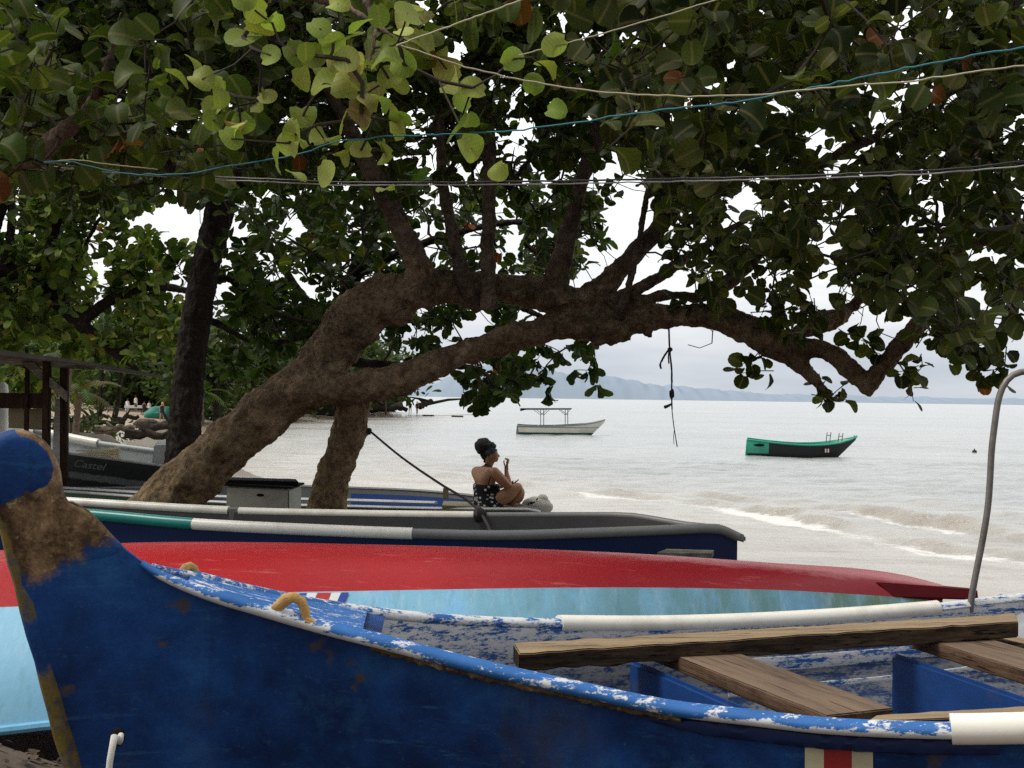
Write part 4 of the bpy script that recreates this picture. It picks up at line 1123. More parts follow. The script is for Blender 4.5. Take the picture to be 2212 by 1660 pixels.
# ------------------------------------------------------------------ leaves
def leaf_template(kind):
    if kind == 'round':       # sea grape: broad kidney disc, folded on the midrib
        ys = [0.0, .07, .22, .45, .68, .86, .96, 1.0]; ws = [.20, .36, .50, .55, .52, .40, .24, .10]; xs = [-1, -.55, 0, .55, 1]; fold, curl = .17, .30
    elif kind == 'round_lo':
        ys = [0.0, .10, .36, .66, .90, 1.0]; ws = [.22, .42, .55, .53, .35, .15]; xs = [-1, 0, 1]; fold, curl = .20, .28
    else:                     # obovate
        ys = [0.0, .3, .62, .86, 1.0]; ws = [.05, .17, .29, .25, .06]; xs = [-1, 0, 1]; fold, curl = .16, .30
    V, UV = [], []
    for y, w in zip(ys, ws):
        for x in xs:
            yy = y - (.10 * abs(x) if y == 0 and kind != 'obovate' else 0)
            V.append((x * w, yy, fold * abs(x) * w - curl * (y - .45) ** 2 + .06 * x * x * math.sin(y * 5)))
            UV.append((.5 + x * w * .5, y))
    n = len(xs); F = []
    for i in range(len(ys) - 1):
        for j in range(n - 1):
            F.append((i * n + j, i * n + j + 1, (i + 1) * n + j + 1, (i + 1) * n + j))
    return np.array(V), np.array(F), np.array(UV)
TPL = {k: leaf_template(k) for k in ('round', 'round_lo', 'obovate')}

class Leaves:
    def __init__(s): s.p = []; s.m = []; s.n = []; s.s = []; s.c = []
    def add(s, p, m, n, size, col):
        s.p.append(tuple(p)); s.m.append(tuple(m)); s.n.append(tuple(n)); s.s.append(size); s.c.append(col)
    def build(s, name, kind, mat, parent, kindflag=None):
        V, F, UV = TPL[kind]
        p = np.array(s.p); m = np.array(s.m); n = np.array(s.n); sz = np.array(s.s); c = np.array(s.c)
        off = Vector((0, 0, 0)); q = parent
        while q is not None: off += q.location; q = q.parent
        p = p - np.array(off)
        m /= np.linalg.norm(m, axis=1, keepdims=True) + 1e-9
        n = n - m * (n * m).sum(1, keepdims=True); n /= np.linalg.norm(n, axis=1, keepdims=True) + 1e-9
        x = np.cross(m, n)
        k = len(p)
        rr = rng.uniform(.1, 2.6, (k, 1, 1))          # each leaf curls its own amount
        W = p[:, None, :] + sz[:, None, None] * (V[None, :, 0:1] * x[:, None, :] * rng.uniform(.88, 1.08, (k, 1, 1)) + V[None, :, 1:2] * m[:, None, :] + V[None, :, 2:3] * n[:, None, :] * rr)
        nv = len(V); FF = (F[None] + (np.arange(k) * nv)[:, None, None]).reshape(-1, 4)
        me = bpy.data.meshes.new(name)
        me.vertices.add(k * nv); me.vertices.foreach_set('co', W.reshape(-1))
        nf = len(FF); me.loops.add(nf * 4); me.loops.foreach_set('vertex_index', FF.reshape(-1).astype(np.int32))
        me.polygons.add(nf); me.polygons.foreach_set('loop_start', np.arange(0, nf * 4, 4, dtype=np.int32)); me.polygons.foreach_set('use_smooth', np.ones(nf, bool))
        me.update(calc_edges=True)
        uvl = me.uv_layers.new(name='UVMap'); uvl.data.foreach_set('uv', np.tile(UV, (k, 1))[FF.reshape(-1)].astype(np.float32).reshape(-1))
        at = me.attributes.new('tint', 'FLOAT_COLOR', 'POINT')
        cc = np.concatenate([np.repeat(c, nv, axis=0), np.ones((k * nv, 1))], axis=1); at.data.foreach_set('color', cc.astype(np.float32).reshape(-1))
        me.materials.append(mat)
        o = bpy.data.objects.new(name, me); COL.objects.link(o); o.parent = parent
        if kindflag: o['kind'] = kindflag
        return o

def rv(s=1.0): return Vector(rng.normal(0, s, 3))
def pick(pal):
    r = rng.random() * sum(w for w, _ in pal)
    for w, c in pal:
        r -= w
        if r <= 0: break
    k = rng.uniform(.72, 1.28)
    return tuple(max(.003, q * k * rng.uniform(.92, 1.08)) for q in c)
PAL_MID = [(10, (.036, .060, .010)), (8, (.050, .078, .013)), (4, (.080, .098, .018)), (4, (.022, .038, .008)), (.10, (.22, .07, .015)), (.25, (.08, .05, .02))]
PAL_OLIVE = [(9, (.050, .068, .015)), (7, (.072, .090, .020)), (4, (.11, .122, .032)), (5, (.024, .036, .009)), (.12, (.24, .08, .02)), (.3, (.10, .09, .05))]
PAL_LIT = [(8, (.33, .38, .085)), (6, (.25, .31, .065)), (5, (.42, .43, .13)), (.6, (.28, .20, .07))]  # lit leaves: the light on them is put into the colour
PAL_ALM = [(10, (.028, .050, .009)), (6, (.042, .066, .012)), (4, (.018, .034, .007)), (.10, (.22, .09, .015)), (.02, (.25, .035, .02))]
PAL_BRIGHT = [(8, (.085, .130, .018)), (6, (.14, .185, .028)), (7, (.045, .075, .013)), (2, (.24, .25, .06)), (.06, (.40, .05, .02)), (.12, (.34, .14, .02))]  # open-sky light on these leaves is put into the tint
PAL_WOOD = [(8, (.045, .070, .018)), (6, (.030, .050, .014)), (3, (.070, .095, .022)), (.8, (.10, .095, .035))]

# ------------------------------------------------------------------ wood growth: join cluster points to the limbs
class Grower:
    def __init__(s, seeds):
        s.pts = [tuple(p) for p in seeds]; s.par = [-1] * len(seeds); s.cnt = [0] * len(seeds); s.links = []
        s.arr = np.zeros((60000, 3)); s.arr[:len(seeds)] = np.array(s.pts); s.seed_n = len(seeds)
    def join(s, targets, step=.3, sag=.06, maxlen=4.0):
        T = np.array([tuple(t) for t in targets])
        d0 = np.array([np.min(np.linalg.norm(s.arr[:s.seed_n] - t, axis=1)) for t in T])
        ok = []
        for i in np.argsort(d0):
            t = T[i]; k = len(s.pts)
            dist = np.linalg.norm(s.arr[:k] - t, axis=1)
            j = int(np.argmin(dist)); L = dist[j]
            if L > maxlen: continue
            ok.append(int(i))
            a = Vector(s.arr[j]); b = Vector(t); n = max(2, int(L / step) + 1)
            w = rv(.5); w -= (b - a).normalized() * w.dot((b - a).normalized()) if L > 1e-6 else w * 0
            last = j; chain = [j]
            for q in range(1, n + 1):
                f = q / n
                p = a.lerp(b, f) + w * (L * .16 * math.sin(math.pi * f)) + rv(.02 * min(1, L)) * (1 if q < n else 0) + Vector((0, 0, sag * L * math.sin(math.pi * f)))
                s.pts.append(tuple(p)); s.par.append(last); s.cnt.append(0); s.arr[len(s.pts) - 1] = p
                last = len(s.pts) - 1; chain.append(last)
            s.links.append(chain)
            k = last
            while k != -1: s.cnt[k] += 1; k = s.par[k]
        return ok
    def mesh(s, r0=.0042, pw=.45, rmax=.05, n=5):
        mb_ = MB()
        for ch in s.links:
            pts = [Vector(s.pts[i]) for i in ch]
            rad = [min(rmax, r0 * max(1, s.cnt[i]) ** pw) for i in ch]; rad[0] = rad[1]
            mb_.tube(pts, rad, n, caps=False)
        return mb_

# ------------------------------------------------------------------ woody tubes, fused and roughened
def fused(name, tubes, mat, parent, voxel=.03, rough=.03, rscale=.25, extra=None, smooth_it=6):
    mb_ = MB()
    for pts, rad in tubes: mb_.tube(pts, rad, 12)
    for c, r in (extra or []): mb_.blob(c, r, 10, 8, .18)
    o = mb_.build(name, mat, parent)
    m1 = o.modifiers.new('remesh', 'REMESH'); m1.mode = 'VOXEL'; m1.voxel_size = voxel
    m2 = o.modifiers.new('smooth', 'SMOOTH'); m2.iterations = smooth_it; m2.factor = .5
    for sc, st in ((rscale, rough), (rscale * .3, rough * .45)):
        tx = bpy.data.textures.new('bark_relief', 'CLOUDS'); tx.noise_scale = sc; tx.noise_depth = 3
        m3 = o.modifiers.new('relief', 'DISPLACE'); m3.texture = tx; m3.strength = st * 2; m3.mid_level = .5; m3.texture_coords = 'LOCAL'
    me = evaluated_mesh(o); o.modifiers.clear()
    old = o.data; o.data = me; bpy.data.meshes.remove(old)
    if not me.materials: me.materials.append(mat)
    me.polygons.foreach_set('use_smooth', np.ones(len(me.polygons), bool))
    return o
def limb(spec, n=24):
    """(u, v, radius in sheet px, depth) -> points and radii in metres"""
    A_ = spline([(q[0], q[1], q[2], q[3]) for q in spec], n)
    return [P(a[0], a[1], a[3]) for a in A_], [a[2] * a[3] / FPX for a in A_]

# ================================================================== main sea grape tree
zt0 = gz(-3.4, 11.6)
ST_ = empty('sea_grape_tree', (P(300, 1200, 11.6).x, 11.6, zt0), 'big leaning sea grape tree with a long bowed limb reaching over the water', 'tree', 'trees along the beach')
T1 = limb([(215, 1235, 84, 11.5), (300, 1150, 68, 11.5), (366, 1083, 62, 11.6), (440, 1010, 58, 11.7), (520, 940, 55, 11.8), (600, 875, 55, 11.9), (668, 825, 58, 12.0)], 30)
U1 = limb([(640, 850, 46, 12.0), (690, 800, 54, 12.0), (725, 745, 58, 12.05), (770, 690, 60, 12.1), (820, 650, 54, 12.1), (880, 632, 46, 12.15), (950, 622, 38, 12.2), (1030, 622, 35, 12.25), (1110, 625, 35, 12.3), (1180, 640, 38, 12.3), (1250, 672, 42, 12.3), (1330, 705, 42, 12.2)], 44)
L1 = limb([(640, 850, 44, 11.9), (700, 838, 38, 11.75), (770, 838, 36, 11.7), (840, 828, 35, 11.7), (910, 803, 32, 11.75), (980, 773, 29, 11.8), (1060, 745, 29, 11.9), (1140, 722, 30, 12.0), (1220, 703, 34, 12.05), (1290, 697, 40, 12.1), (1350, 694, 34, 12.1), (1434, 683, 26, 12.0), (1500, 680, 27, 11.9), (1575, 696, 32, 11.8), (1640, 726, 33, 11.7), (1690, 748, 32, 11.6), (1751, 751, 23, 11.5), (1804, 770, 20, 11.4), (1850, 812, 19, 11.3), (1884, 848, 15, 11.25)], 76)
Bk = limb([(1876, 835, 20, 11.25), (1900, 797, 19, 11.2), (1930, 762, 17, 11.1), (1960, 728, 15, 11.0), (1990, 690, 13, 10.9), (2020, 630, 11, 10.8), (2060, 560, 9, 10.7), (2100, 500, 7, 10.6)], 20)
S1 = limb([(1680, 748, 26, 11.6), (1725, 783, 20, 11.55), (1760, 822, 11, 11.5), (1785, 850, 5, 11.5)], 10)
S2 = limb([(1684, 744, 20, 11.6), (1730, 715, 22, 11.7), (1772, 698, 21, 11.8), (1821, 676, 17, 11.9), (1862, 640, 14, 12.0), (1910, 580, 11, 12.1), (1960, 500, 8, 12.2)], 18)
burl = [(P(1308, 712, 11.95), (.20, .17, .18)), (P(1345, 722, 11.98), (.12, .12, .11)), (P(1270, 712, 11.9), (.13, .12, .12)), (P(1400, 716, 11.95), (.06, .06, .055)), (P(1362, 735, 11.95), (.05, .05, .05)), (P(780, 712, 12.0), (.20, .2, .2)), (P(1730, 790, 11.5), (.07, .06, .06)), (P(1290, 742, 11.9), (.06, .06, .045)), (P(1330, 740, 11.9), (.05, .05, .05)),
        (P(860, 672, 12.0), (.16, .15, .15)), (P(880, 655, 11.95), (.12, .12, .2))]
T2 = limb([(772, 835, 40, 12.1), (764, 880, 36, 12.15), (755, 930, 36, 12.2), (740, 975, 36, 12.25), (722, 1020, 38, 12.3), (711, 1070, 40, 12.3), (705, 1130, 46, 12.3), (700, 1230, 58, 12.3)], 24)
fused('trunk', [T2], M['bark'], ST_, .024, .05, .22)
UPR = [
    [(890, 650, 36, 12.0), (905, 606, 31, 11.95), (896, 560, 27, 11.9), (876, 515, 25, 11.8), (852, 465, 24, 11.7), (825, 412, 23, 11.6), (798, 362, 21, 11.5), (770, 305, 17, 11.4), (735, 240, 13, 11.2), (690, 160, 9, 11.0), (650, 60, 6, 10.8)],
    [(1036, 672, 12, 12.15), (1018, 645, 19, 12.1), (1003, 610, 18, 12.0), (990, 555, 15, 12.0), (975, 490, 14, 12.0), (960, 420, 13, 12.0), (952, 350, 11, 12.0), (950, 260, 8, 12.0), (940, 150, 6, 12.1)],
    [(1056, 670, 20, 12.0), (1054, 610, 17, 12.0), (1055, 520, 15.5, 12.0), (1056, 430, 15, 12.0), (1057, 350, 14.5, 12.0), (1058, 290, 13, 12.0), (1056, 258, 11, 12.0), (1044, 228, 6, 12.0), (1020, 205, 4, 12.0)],
    [(1205, 665, 34, 12.1), (1203, 610, 27, 12.1), (1216, 545, 22, 12.1), (1234, 480, 19, 12.1), (1250, 420, 17, 12.1), (1270, 350, 17, 12.1), (1298, 275, 21, 12.1), (1322, 235, 20, 12.1), (1350, 200, 14, 12.1)],
    [(1262, 664, 26, 12.15), (1310, 612, 22, 12.2), (1362, 556, 21, 12.3), (1412, 505, 20, 12.4), (1452, 455, 18, 12.5), (1500, 400, 15, 12.6), (1560, 345, 12, 12.7), (1640, 300, 10, 12.8), (1740, 250, 7, 12.9)],
    [(1412, 520, 15, 12.35), (1425, 470, 14, 12.35), (1428, 410, 12, 12.3), (1422, 340, 10, 12.3), (1400, 240, 8, 12.2)],
    [(1330, 690, 16, 12.0), (1354, 635, 9, 11.9), (1368, 575, 8, 11.85), (1384, 500, 8, 11.8), (1398, 420, 7, 11.7), (1430, 330, 6, 11.6)],
    [(1318, 668, 20, 12.0), (1368, 632, 15, 12.1), (1418, 602, 13, 12.2), (1470, 566, 11, 12.3), (1540, 520, 9, 12.4), (1620, 470, 7, 12.5)],
    [(1345, 668, 14, 12.05), (1400, 645, 11, 12.1), (1460, 638, 10, 12.1), (1510, 644, 12, 12.1), (1552, 622, 16, 12.0), (1592, 596, 17, 11.9), (1640, 550, 13, 11.8), (1700, 480, 11, 11.7), (1790, 400, 9, 11.6), (1880, 330, 9, 11.5)],
    [(1290, 300, 14, 12.1), (1340, 275, 9, 12.1), (1375, 285, 9, 12.1), (1434, 318, 8, 12.1), (1500, 330, 7, 12.1), (1580, 330, 6, 12.1)],
    [(1560, 345, 8, 12.4), (1700, 380, 12, 12.0), (1770, 355, 13, 11.8), (1840, 318, 12, 11.5), (1900, 292, 10, 11.3), (1990, 230, 8, 11.0)],
    [(1862, 640, 14, 12.0), (2000, 560, 14, 11.2), (2150, 515, 15, 10.4), (2290, 535, 15, 9.7), (2335, 420, 12, 9.6), (2320, 250, 10, 9.8), (2280, 100, 7, 10.0)],
    [(1990, 230, 8, 11.0), (2120, 170, 7, 10.6), (2250, 110, 6, 10.3)],
    [(2290, 545, 15, 9.65), (2225, 595, 15, 9.7), (2180, 690, 12, 9.9), (2150, 735, 11, 10.0), (2120, 790, 7, 10.0), (2108, 825, 4, 10.0)],
]
# flared feet of the upright limbs belong to the trunk mass
stubs = []
for sp in UPR[:1] + UPR[3:5] + UPR[7:9]:
    A_ = spline([tuple(q) for q in sp], 40)[:8]
    stubs.append(([P(a[0], a[1], a[3]) for a in A_], [a[2] * a[3] / FPX * (1.45 - .5 * i / 7) for i, a in enumerate(A_)]))
for u, v, r, d in ((560, 905, 24, 11.65), (480, 960, 20, 11.5), (700, 770, 24, 11.85), (850, 610, 26, 12.0), (745, 700, 22, 11.8), (1010, 650, 20, 12.1), (1120, 640, 16, 12.1), (940, 800, 14, 11.6), (1190, 715, 15, 11.9), (1590, 700, 13, 11.7), (1660, 730, 14, 11.5), (395, 1040, 26, 11.4), (640, 850, 22, 11.7)):
    burl.append((P(u, v, d), (r * d / FPX,) * 3))
trunk = fused('trunk', [T1, U1, L1, Bk, S1, S2] + stubs, M['bark'], ST_, .024, .055, .30, burl, 6)
seeds = []
def take(t, a=0): seeds.extend(t[0][a:])
for t in (U1, L1, Bk, S1, S2): take(t, 0)
for sp in UPR:
    t = limb(sp, 26); take(t)
    fused('limb', [t], M['bark_limb'], ST_, .018, .022, .18, smooth_it=3)

# crown density over the sheet (rows every 100 from -300, columns every 200 from -200)
DENS = np.array([
    [.5, .5, .5, .5, .5, .5, .5, .5, .5, .5, .5, .5, .5],
    [.6, .6, .6, .6, .7, .7, .7, .7, .7, .7, .7, .7, .7],
    [.8, .8, .8, .8, .8, .9, 1., 1., .9, .9, .8, .9, .9],
    [.9, .95, .95, .95, .95, .95, 1., 1., .95, .85, .9, .9, .9],
    [.9, .95, .95, .95, .95, .95, 1., 1., .85, .85, .78, .88, .9],
    [.9, .95, .95, .9, .9, .9, 1., 1., .90, .70, .85, .92, .9],
    [.7, .75, .75, .8, .75, .65, .65, .65, .60, .62, .70, .92, .9],
    [.2, .20, .05, .25, .40, .25, .24, .18, .50, .70, .74, .90, .95],
    [0, 0, 0, .02, .12, .10, .08, .06, .42, .66, .76, .90, .95],
    [0, 0, 0, 0, .0, 0, 0, 0, .12, .36, .80, .86, .9],
    [0, 0, 0, 0, 0, 0, 0, 0, 0, .04, .12, .30, .45],
    [0, 0, 0, 0, 0, 0, 0, 0, 0, .0, .01, .01, .02],
])
HOLES = [(1620, 330, 26), (1700, 430, 34), (1980, 420, 26), (2060, 300, 20), (1480, 90, 20), (1690, 120, 22), (2010, 520, 24), (1850, 450, 22), (2140, 560, 26), (1560, 480, 26), (1900, 180, 20), (2090, 210, 18), (1540, 195, 34), (1862, 95, 30), (1755, 300, 42), (1350, 480, 70), (385, 480, 75), (1400, 585, 75), (1905, 285, 35), (1860, 345, 32), (1940, 60, 24), (1960, 110, 24), (1600, 420, 30), (1780, 500, 30), (2080, 385, 24), (2170, 480, 16), (1500, 360, 26), (1790, 330, 36), (2110, 640, 30), (1760, 620, 45),
         (1640, 620, 42), (470, 340, 22), (900, 470, 22), (1130, 430, 20), (1800, 560, 24)]
def dens(u, v):
    fy = (v + 300) / 100; fx = (u + 200) / 200
    if fy < 0: fy = 0
    if fx < 0 or fx > 12 or fy > 11: return 0
    i, j = min(int(fy), 10), min(int(fx), 11); a, b = fy - i, fx - j
    d = DENS[i, j] * (1 - a) * (1 - b) + DENS[i + 1, j] * a * (1 - b) + DENS[i, j + 1] * (1 - a) * b + DENS[i + 1, j + 1] * a * b
    for hu, hv, hr in HOLES:
        q = math.hypot(u - hu, v - hv) / hr
        if q < 1.25: d *= max(0, min(1, (q - .85) / .4))
    return d
def clump(u, v, s, sd): return float(fbm(np.array([u / s]), np.array([v / s]), sd, 3)[0])

def sg_cluster(LV, TW, c, grow, n, size, pal, up=.75, spread=1.0, face=None):
    """a shoot of round leaves set alternately along a short twig ending at c"""
    grow = Vector(grow).normalized()
    base = Vector(c) - grow * .16 * spread
    tip = Vector(c) + grow * .16 * spread
    mid = (base + tip) / 2 + rv(.02)
    TW.tube([base, mid, tip], [.0055, .0045, .003], 5, caps=False)
    ph = rng.random() * 6.28
    x = grow.orthogonal().normalized(); y = grow.cross(x)
    for i in range(n):
        w = (i + .5) / n; q = base.lerp(tip, w)
        an = ph + i * 2.4 + rng.normal(0, .35)
        side = x * math.cos(an) + y * math.sin(an)
        m = (side * 1.0 + grow * (.15 + .7 * w) + Vector((0, 0, -.12)) + rv(.15)).normalized()
        nn = Vector((0, 0, up)) + rv(.48) + (Vector(face) if face is not None else Vector((0, -.18, 0)))
        s_ = size * rng.uniform(.62, 1.15)
        p = q + m * rng.uniform(.02, .045)
        LV.add(p, m, nn, s_, pick(pal))

LV_M, LV_N = Leaves(), Leaves(); TWG = MB()
targets, meta = [], []
random.seed(3)
tries = 0
while len(targets) < 2050 and tries < 90000:
    tries += 1
    u, v = rng.uniform(-250, 2400), rng.uniform(-330, 800)
    if rng.random() > dens(u, v) * (.78 if u > 1350 else 1): continue
    if clump(u, v, 95, 5) < (.46 if u > 1350 else .40) and rng.random() < .82: continue
    if u < 600: d = rng.uniform(9.0, 13.5)
    elif u < 1350: d = rng.uniform(12.7, 15.2) if (v > 190 and rng.random() < .88) else rng.uniform(10.6, 14.0)
    else: d = rng.uniform(7.6, 13.2)
    targets.append(P(u, v, d)); meta.append((u, v, d))
k_ = 0
while k_ < 520:
    u, v = rng.uniform(-150, 1900), rng.uniform(-60, 400)
    if rng.random() > dens(u, v): continue
    targets.append(P(u, v, rng.uniform(10.5, 14.5))); meta.append((u, v, 12.0)); k_ += 1
k_ = 0
while k_ < 120:
    u, v = rng.uniform(1380, 2330), rng.uniform(-40, 640)
    if rng.random() > dens(u, v): continue
    targets.append(P(u, v, rng.uniform(10.5, 14.0))); meta.append((u, v, 12.0)); k_ += 1
EXPL = [(1655, 650, 11.4), (1690, 672, 11.4), (1668, 630, 11.4), (1622, 782, 11.5), (1632, 805, 11.5), (1775, 838, 11.5), (1805, 848, 11.5), (1790, 858, 11.5), (1470, 540, 11.6), (1510, 560, 11.7), (1490, 500, 11.7), (1540, 545, 11.8), (1455, 565, 11.7),
        (1955, 805, 11.0), (1985, 790, 11.0), (1970, 832, 11.0), (1880, 745, 11.2), (1860, 735, 11.3), (2140, 800, 9.9), (2110, 770, 10.0), (2090, 740, 10.0), (2172, 792, 9.8), (2010, 720, 10.6), (2060, 745, 10.4), (2080, 690, 10.4), (1925, 560, 9.5), (1950, 530, 9.4), (1900, 590, 9.5), (1960, 600, 9.5), (1880, 620, 9.7), (1930, 640, 9.6), (1600, 560, 11.8), (1580, 530, 11.8), (1700, 700, 11.5)]
for e in EXPL: targets.append(P(*e)); meta.append(e)
gr = Grower(seeds)
for u, v in [(rng.uniform(2130, 2400), rng.uniform(-40, 560)) for _ in range(130)]:
    targets.append(P(u, v, rng.uniform(8.8, 12.5))); meta.append((u, v, 10.5))
ok = gr.join(targets, .35, .03, 3.8)
bare = []
while len(bare) < 640:
    u, v = rng.uniform(560, 2250), rng.uniform(180, 760)
    if dens(u, v) < .10 and rng.random() < .8: continue
    bare.append(P(u, v, rng.uniform(11.0, 13.6)))
gr.join(bare, .22, -.02, 2.0)
gr.mesh(.0042, .46, .045).build('branch', M['twig'], ST_)['kind'] = 'stuff'
for i in ok:
    u, v, d = meta[i]; c = targets[i]
    g = Vector((rng.normal(0, .5), rng.normal(-.1, .5), rng.normal(.15, .5)))
    if v > 560 or rng.random() < .25: g.z -= .6
    sg_cluster(LV_M, TWG, c, g, int(rng.integers(5, 9)), .140, PAL_MID if u < 1350 else PAL_OLIVE, spread=1.1)
LV_M.build('crown', 'round_lo', M['leaf'], ST_)
TWG.build('twig', M['twig'], ST_)['kind'] = 'stuff'
print('main clusters', len(ok), 'of', len(targets))

# ================================================================== second sea grape, its bough hangs over the boats from upper left
base2 = Vector((-6.4, 6.0, gz(-6.4, 6.0)))
S2T = empty('sea_grape_tree', base2, 'nearer sea grape tree whose sunlit bough of round leaves hangs into the top left', 'tree', 'trees along the beach')
tr = [base2 + Vector((0, 0, -.1)), base2 + Vector((.05, .1, 1.2)), base2 + Vector((.3, .3, 2.4)), base2 + Vector((.9, .5, 3.4)), base2 + Vector((1.8, .6, 4.3))]
fused('trunk', [(tr, [.26, .21, .19, .15, .11])], M['bark'], S2T, .03, .04, .25)
l_a = ([tr[4], P(200, -120, 6.6), P(420, -60, 6.2), P(600, -20, 5.9), P(760, 20, 5.6), P(860, 90, 5.4)], [.09, .065, .045, .030, .018, .008])
l_b = ([tr[3], P(-160, 330, 7.4), P(60, 350, 7.3), P(130, 290, 7.2), P(190, 240, 7.1), P(240, 120, 6.9), P(262, 20, 6.8)], [.10, .08, .075, .060, .040, .020, .010])
l_c = ([tr[4], P(-50, -200, 7.5), P(300, -260, 7.0), P(700, -220, 6.5), P(1100, -160, 6.2), P(1400, -120, 6.2), P(1700, -80, 6.3)], [.09, .08, .07, .06, .045, .035, .02])
l_d = ([P(700, -220, 6.5), P(760, -60, 6.0), P(810, 60, 5.7), P(790, 160, 5.5), P(765, 245, 5.4)], [.03, .022, .016, .010, .005])
for l in (l_a, l_b, l_c, l_d):
    A_ = spline([(*p, r) for p, r in zip(l[0], l[1])], 26)
    fused('limb', [([Vector(a[:3]) for a in A_], [a[3] for a in A_])], M['bark_limb'], S2T, .014, .014, .12, smooth_it=3)
seeds2 = []
for l in (l_a, l_b, l_c, l_d): seeds2 += [Vector(a) for a in spline([tuple(p) for p in l[0]], 24)]
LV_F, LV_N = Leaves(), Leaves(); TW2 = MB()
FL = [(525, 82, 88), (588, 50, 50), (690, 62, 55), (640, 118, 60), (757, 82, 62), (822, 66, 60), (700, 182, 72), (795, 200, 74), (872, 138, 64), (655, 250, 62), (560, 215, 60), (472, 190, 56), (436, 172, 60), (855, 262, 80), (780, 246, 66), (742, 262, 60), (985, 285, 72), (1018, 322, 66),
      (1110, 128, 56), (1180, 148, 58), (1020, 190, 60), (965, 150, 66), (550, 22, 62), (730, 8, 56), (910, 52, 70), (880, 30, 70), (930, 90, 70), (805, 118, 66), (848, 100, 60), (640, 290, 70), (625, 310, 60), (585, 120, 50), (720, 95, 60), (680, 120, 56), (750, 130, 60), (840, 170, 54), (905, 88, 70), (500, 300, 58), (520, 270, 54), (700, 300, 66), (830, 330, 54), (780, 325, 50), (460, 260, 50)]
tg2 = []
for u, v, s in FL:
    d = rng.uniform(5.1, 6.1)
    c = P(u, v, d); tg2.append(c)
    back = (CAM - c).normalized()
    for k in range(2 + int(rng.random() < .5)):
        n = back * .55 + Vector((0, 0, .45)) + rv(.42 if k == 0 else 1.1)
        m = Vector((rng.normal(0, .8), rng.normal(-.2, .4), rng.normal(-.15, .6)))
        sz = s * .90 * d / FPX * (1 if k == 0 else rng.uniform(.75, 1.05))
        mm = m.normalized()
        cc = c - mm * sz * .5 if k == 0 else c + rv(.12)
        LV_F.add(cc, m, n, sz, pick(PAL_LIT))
def near_layer(n, u0, u1, v0, v1, d0, d1, dn, pal, size, thr=.42, sd=9):
    out = []
    t_ = 0
    while len(out) < n and t_ < 20000:
        t_ += 1
        u, v = rng.uniform(u0, u1), rng.uniform(v0, v1)
        if dens(u, v) < .3 or rng.random() > dn: continue
        if clump(u, v, 120, sd) < thr: continue
        d = rng.uniform(d0, d1); out.append((u, v, d))
    return out
nl = near_layer(70, -150, 520, -150, 420, 6.0, 8.2, .9, PAL_MID, .17)
nl += near_layer(46, 420, 1250, -320, 60, 5.6, 7.4, .9, PAL_MID, .17, .45, 12)
nl += near_layer(60, 1250, 2350, -300, 330, 6.2, 8.4, .8, PAL_OLIVE, .17, .47, 14)
for u, v, d in nl: tg2.append(P(u, v, d))
gr2 = Grower(seeds2); ok2 = gr2.join(tg2, .25, .02, 2.6)
gr2.mesh(.0045, .45, .03).build('branch', M['twig'], S2T)['kind'] = 'stuff'
for i in ok2:
    if i < len(FL): continue
    u, v, d = nl[i - len(FL)]; c = tg2[i]
    pal = PAL_OLIVE if u > 1250 else ([(7, (.075, .105, .022)), (4, (.10, .13, .028)), (3, (.055, .08, .018)), (.3, (.2, .08, .02))])
    g = Vector((rng.normal(0, .5), rng.normal(-.2, .4), rng.normal(-.15, .5)))
    sg_cluster(LV_N, TW2, c, g, int(rng.integers(4, 8)), .150, pal, .6, 1.15, (0, -.38, .1))
LV_F.build('bright_foliage', 'round', M['leaf'], S2T, None)['label'] = 'bright yellow green leaves with the open light painted into their colour'
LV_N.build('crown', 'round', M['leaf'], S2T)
TW2.build('twig', M['twig'], S2T)['kind'] = 'stuff'

# ================================================================== almond tree with the black trunk, behind the main tree
def obo_rosette(LV, c, grow, n, size, pal, droop=.1):
    grow = Vector(grow).normalized(); x = grow.orthogonal().normalized(); y = grow.cross(x); ph = rng.random() * 6.28
    for i in range(n):
        an = ph + 6.283 * i / n + rng.normal(0, .25)
        side = x * math.cos(an) + y * math.sin(an)
        m = side + grow * rng.uniform(.15, .9) + Vector((0, 0, -droop)) + rv(.12)
        nn = grow * .6 + Vector((0, 0, .5)) - side * .5 + rv(.35)
        LV.add(Vector(c) + m.normalized() * .03, m, nn, size * rng.uniform(.6, 1.15), pick(pal))
KD = 17.0
AT = empty('almond_tree', (P(392, 1010, KD).x, KD, gz(P(392, 1010, KD).x, KD)), 'dark straight trunked almond tree standing behind the foot of the leaning tree', 'tree', 'trees along the beach')
K1 = limb([(392, 1140, 46, KD), (394, 1020, 40, KD), (397, 950, 37, KD), (404, 860, 35, KD), (414, 760, 33, KD), (428, 660, 32, KD), (446, 570, 31, KD), (466, 490, 31, KD), (482, 420, 31, KD), (500, 350, 24, KD + .1), (515, 260, 16, KD + .2), (520, 150, 9, KD + .2)], 40)
fused('trunk', [K1], M['bark_dark'], AT, .03, .035, .16)
KB = [[(478, 430, 22, KD), (440, 392, 14, KD - .2), (380, 385, 10, KD - .4), (310, 395, 8, KD - .6), (220, 410, 6, KD - .7)],
      [(486, 410, 22, KD), (540, 385, 15, KD + .2), (610, 370, 13, KD + .4), (700, 345, 11, KD + .5), (800, 330, 9, KD + .6), (930, 330, 7, KD + .8)],
      [(432, 640, 12, KD), (480, 600, 8, KD + .3), (540, 640, 7, KD + .7), (600, 680, 6, KD + 1), (690, 700, 5, KD + 1.3)],
      [(425, 680, 12, KD), (470, 700, 8, KD + .4), (540, 740, 6, KD + .8)],
      [(520, 330, 12, KD), (580, 260, 10, KD), (660, 200, 8, KD)]]
seeds3 = list(K1[0][22:])
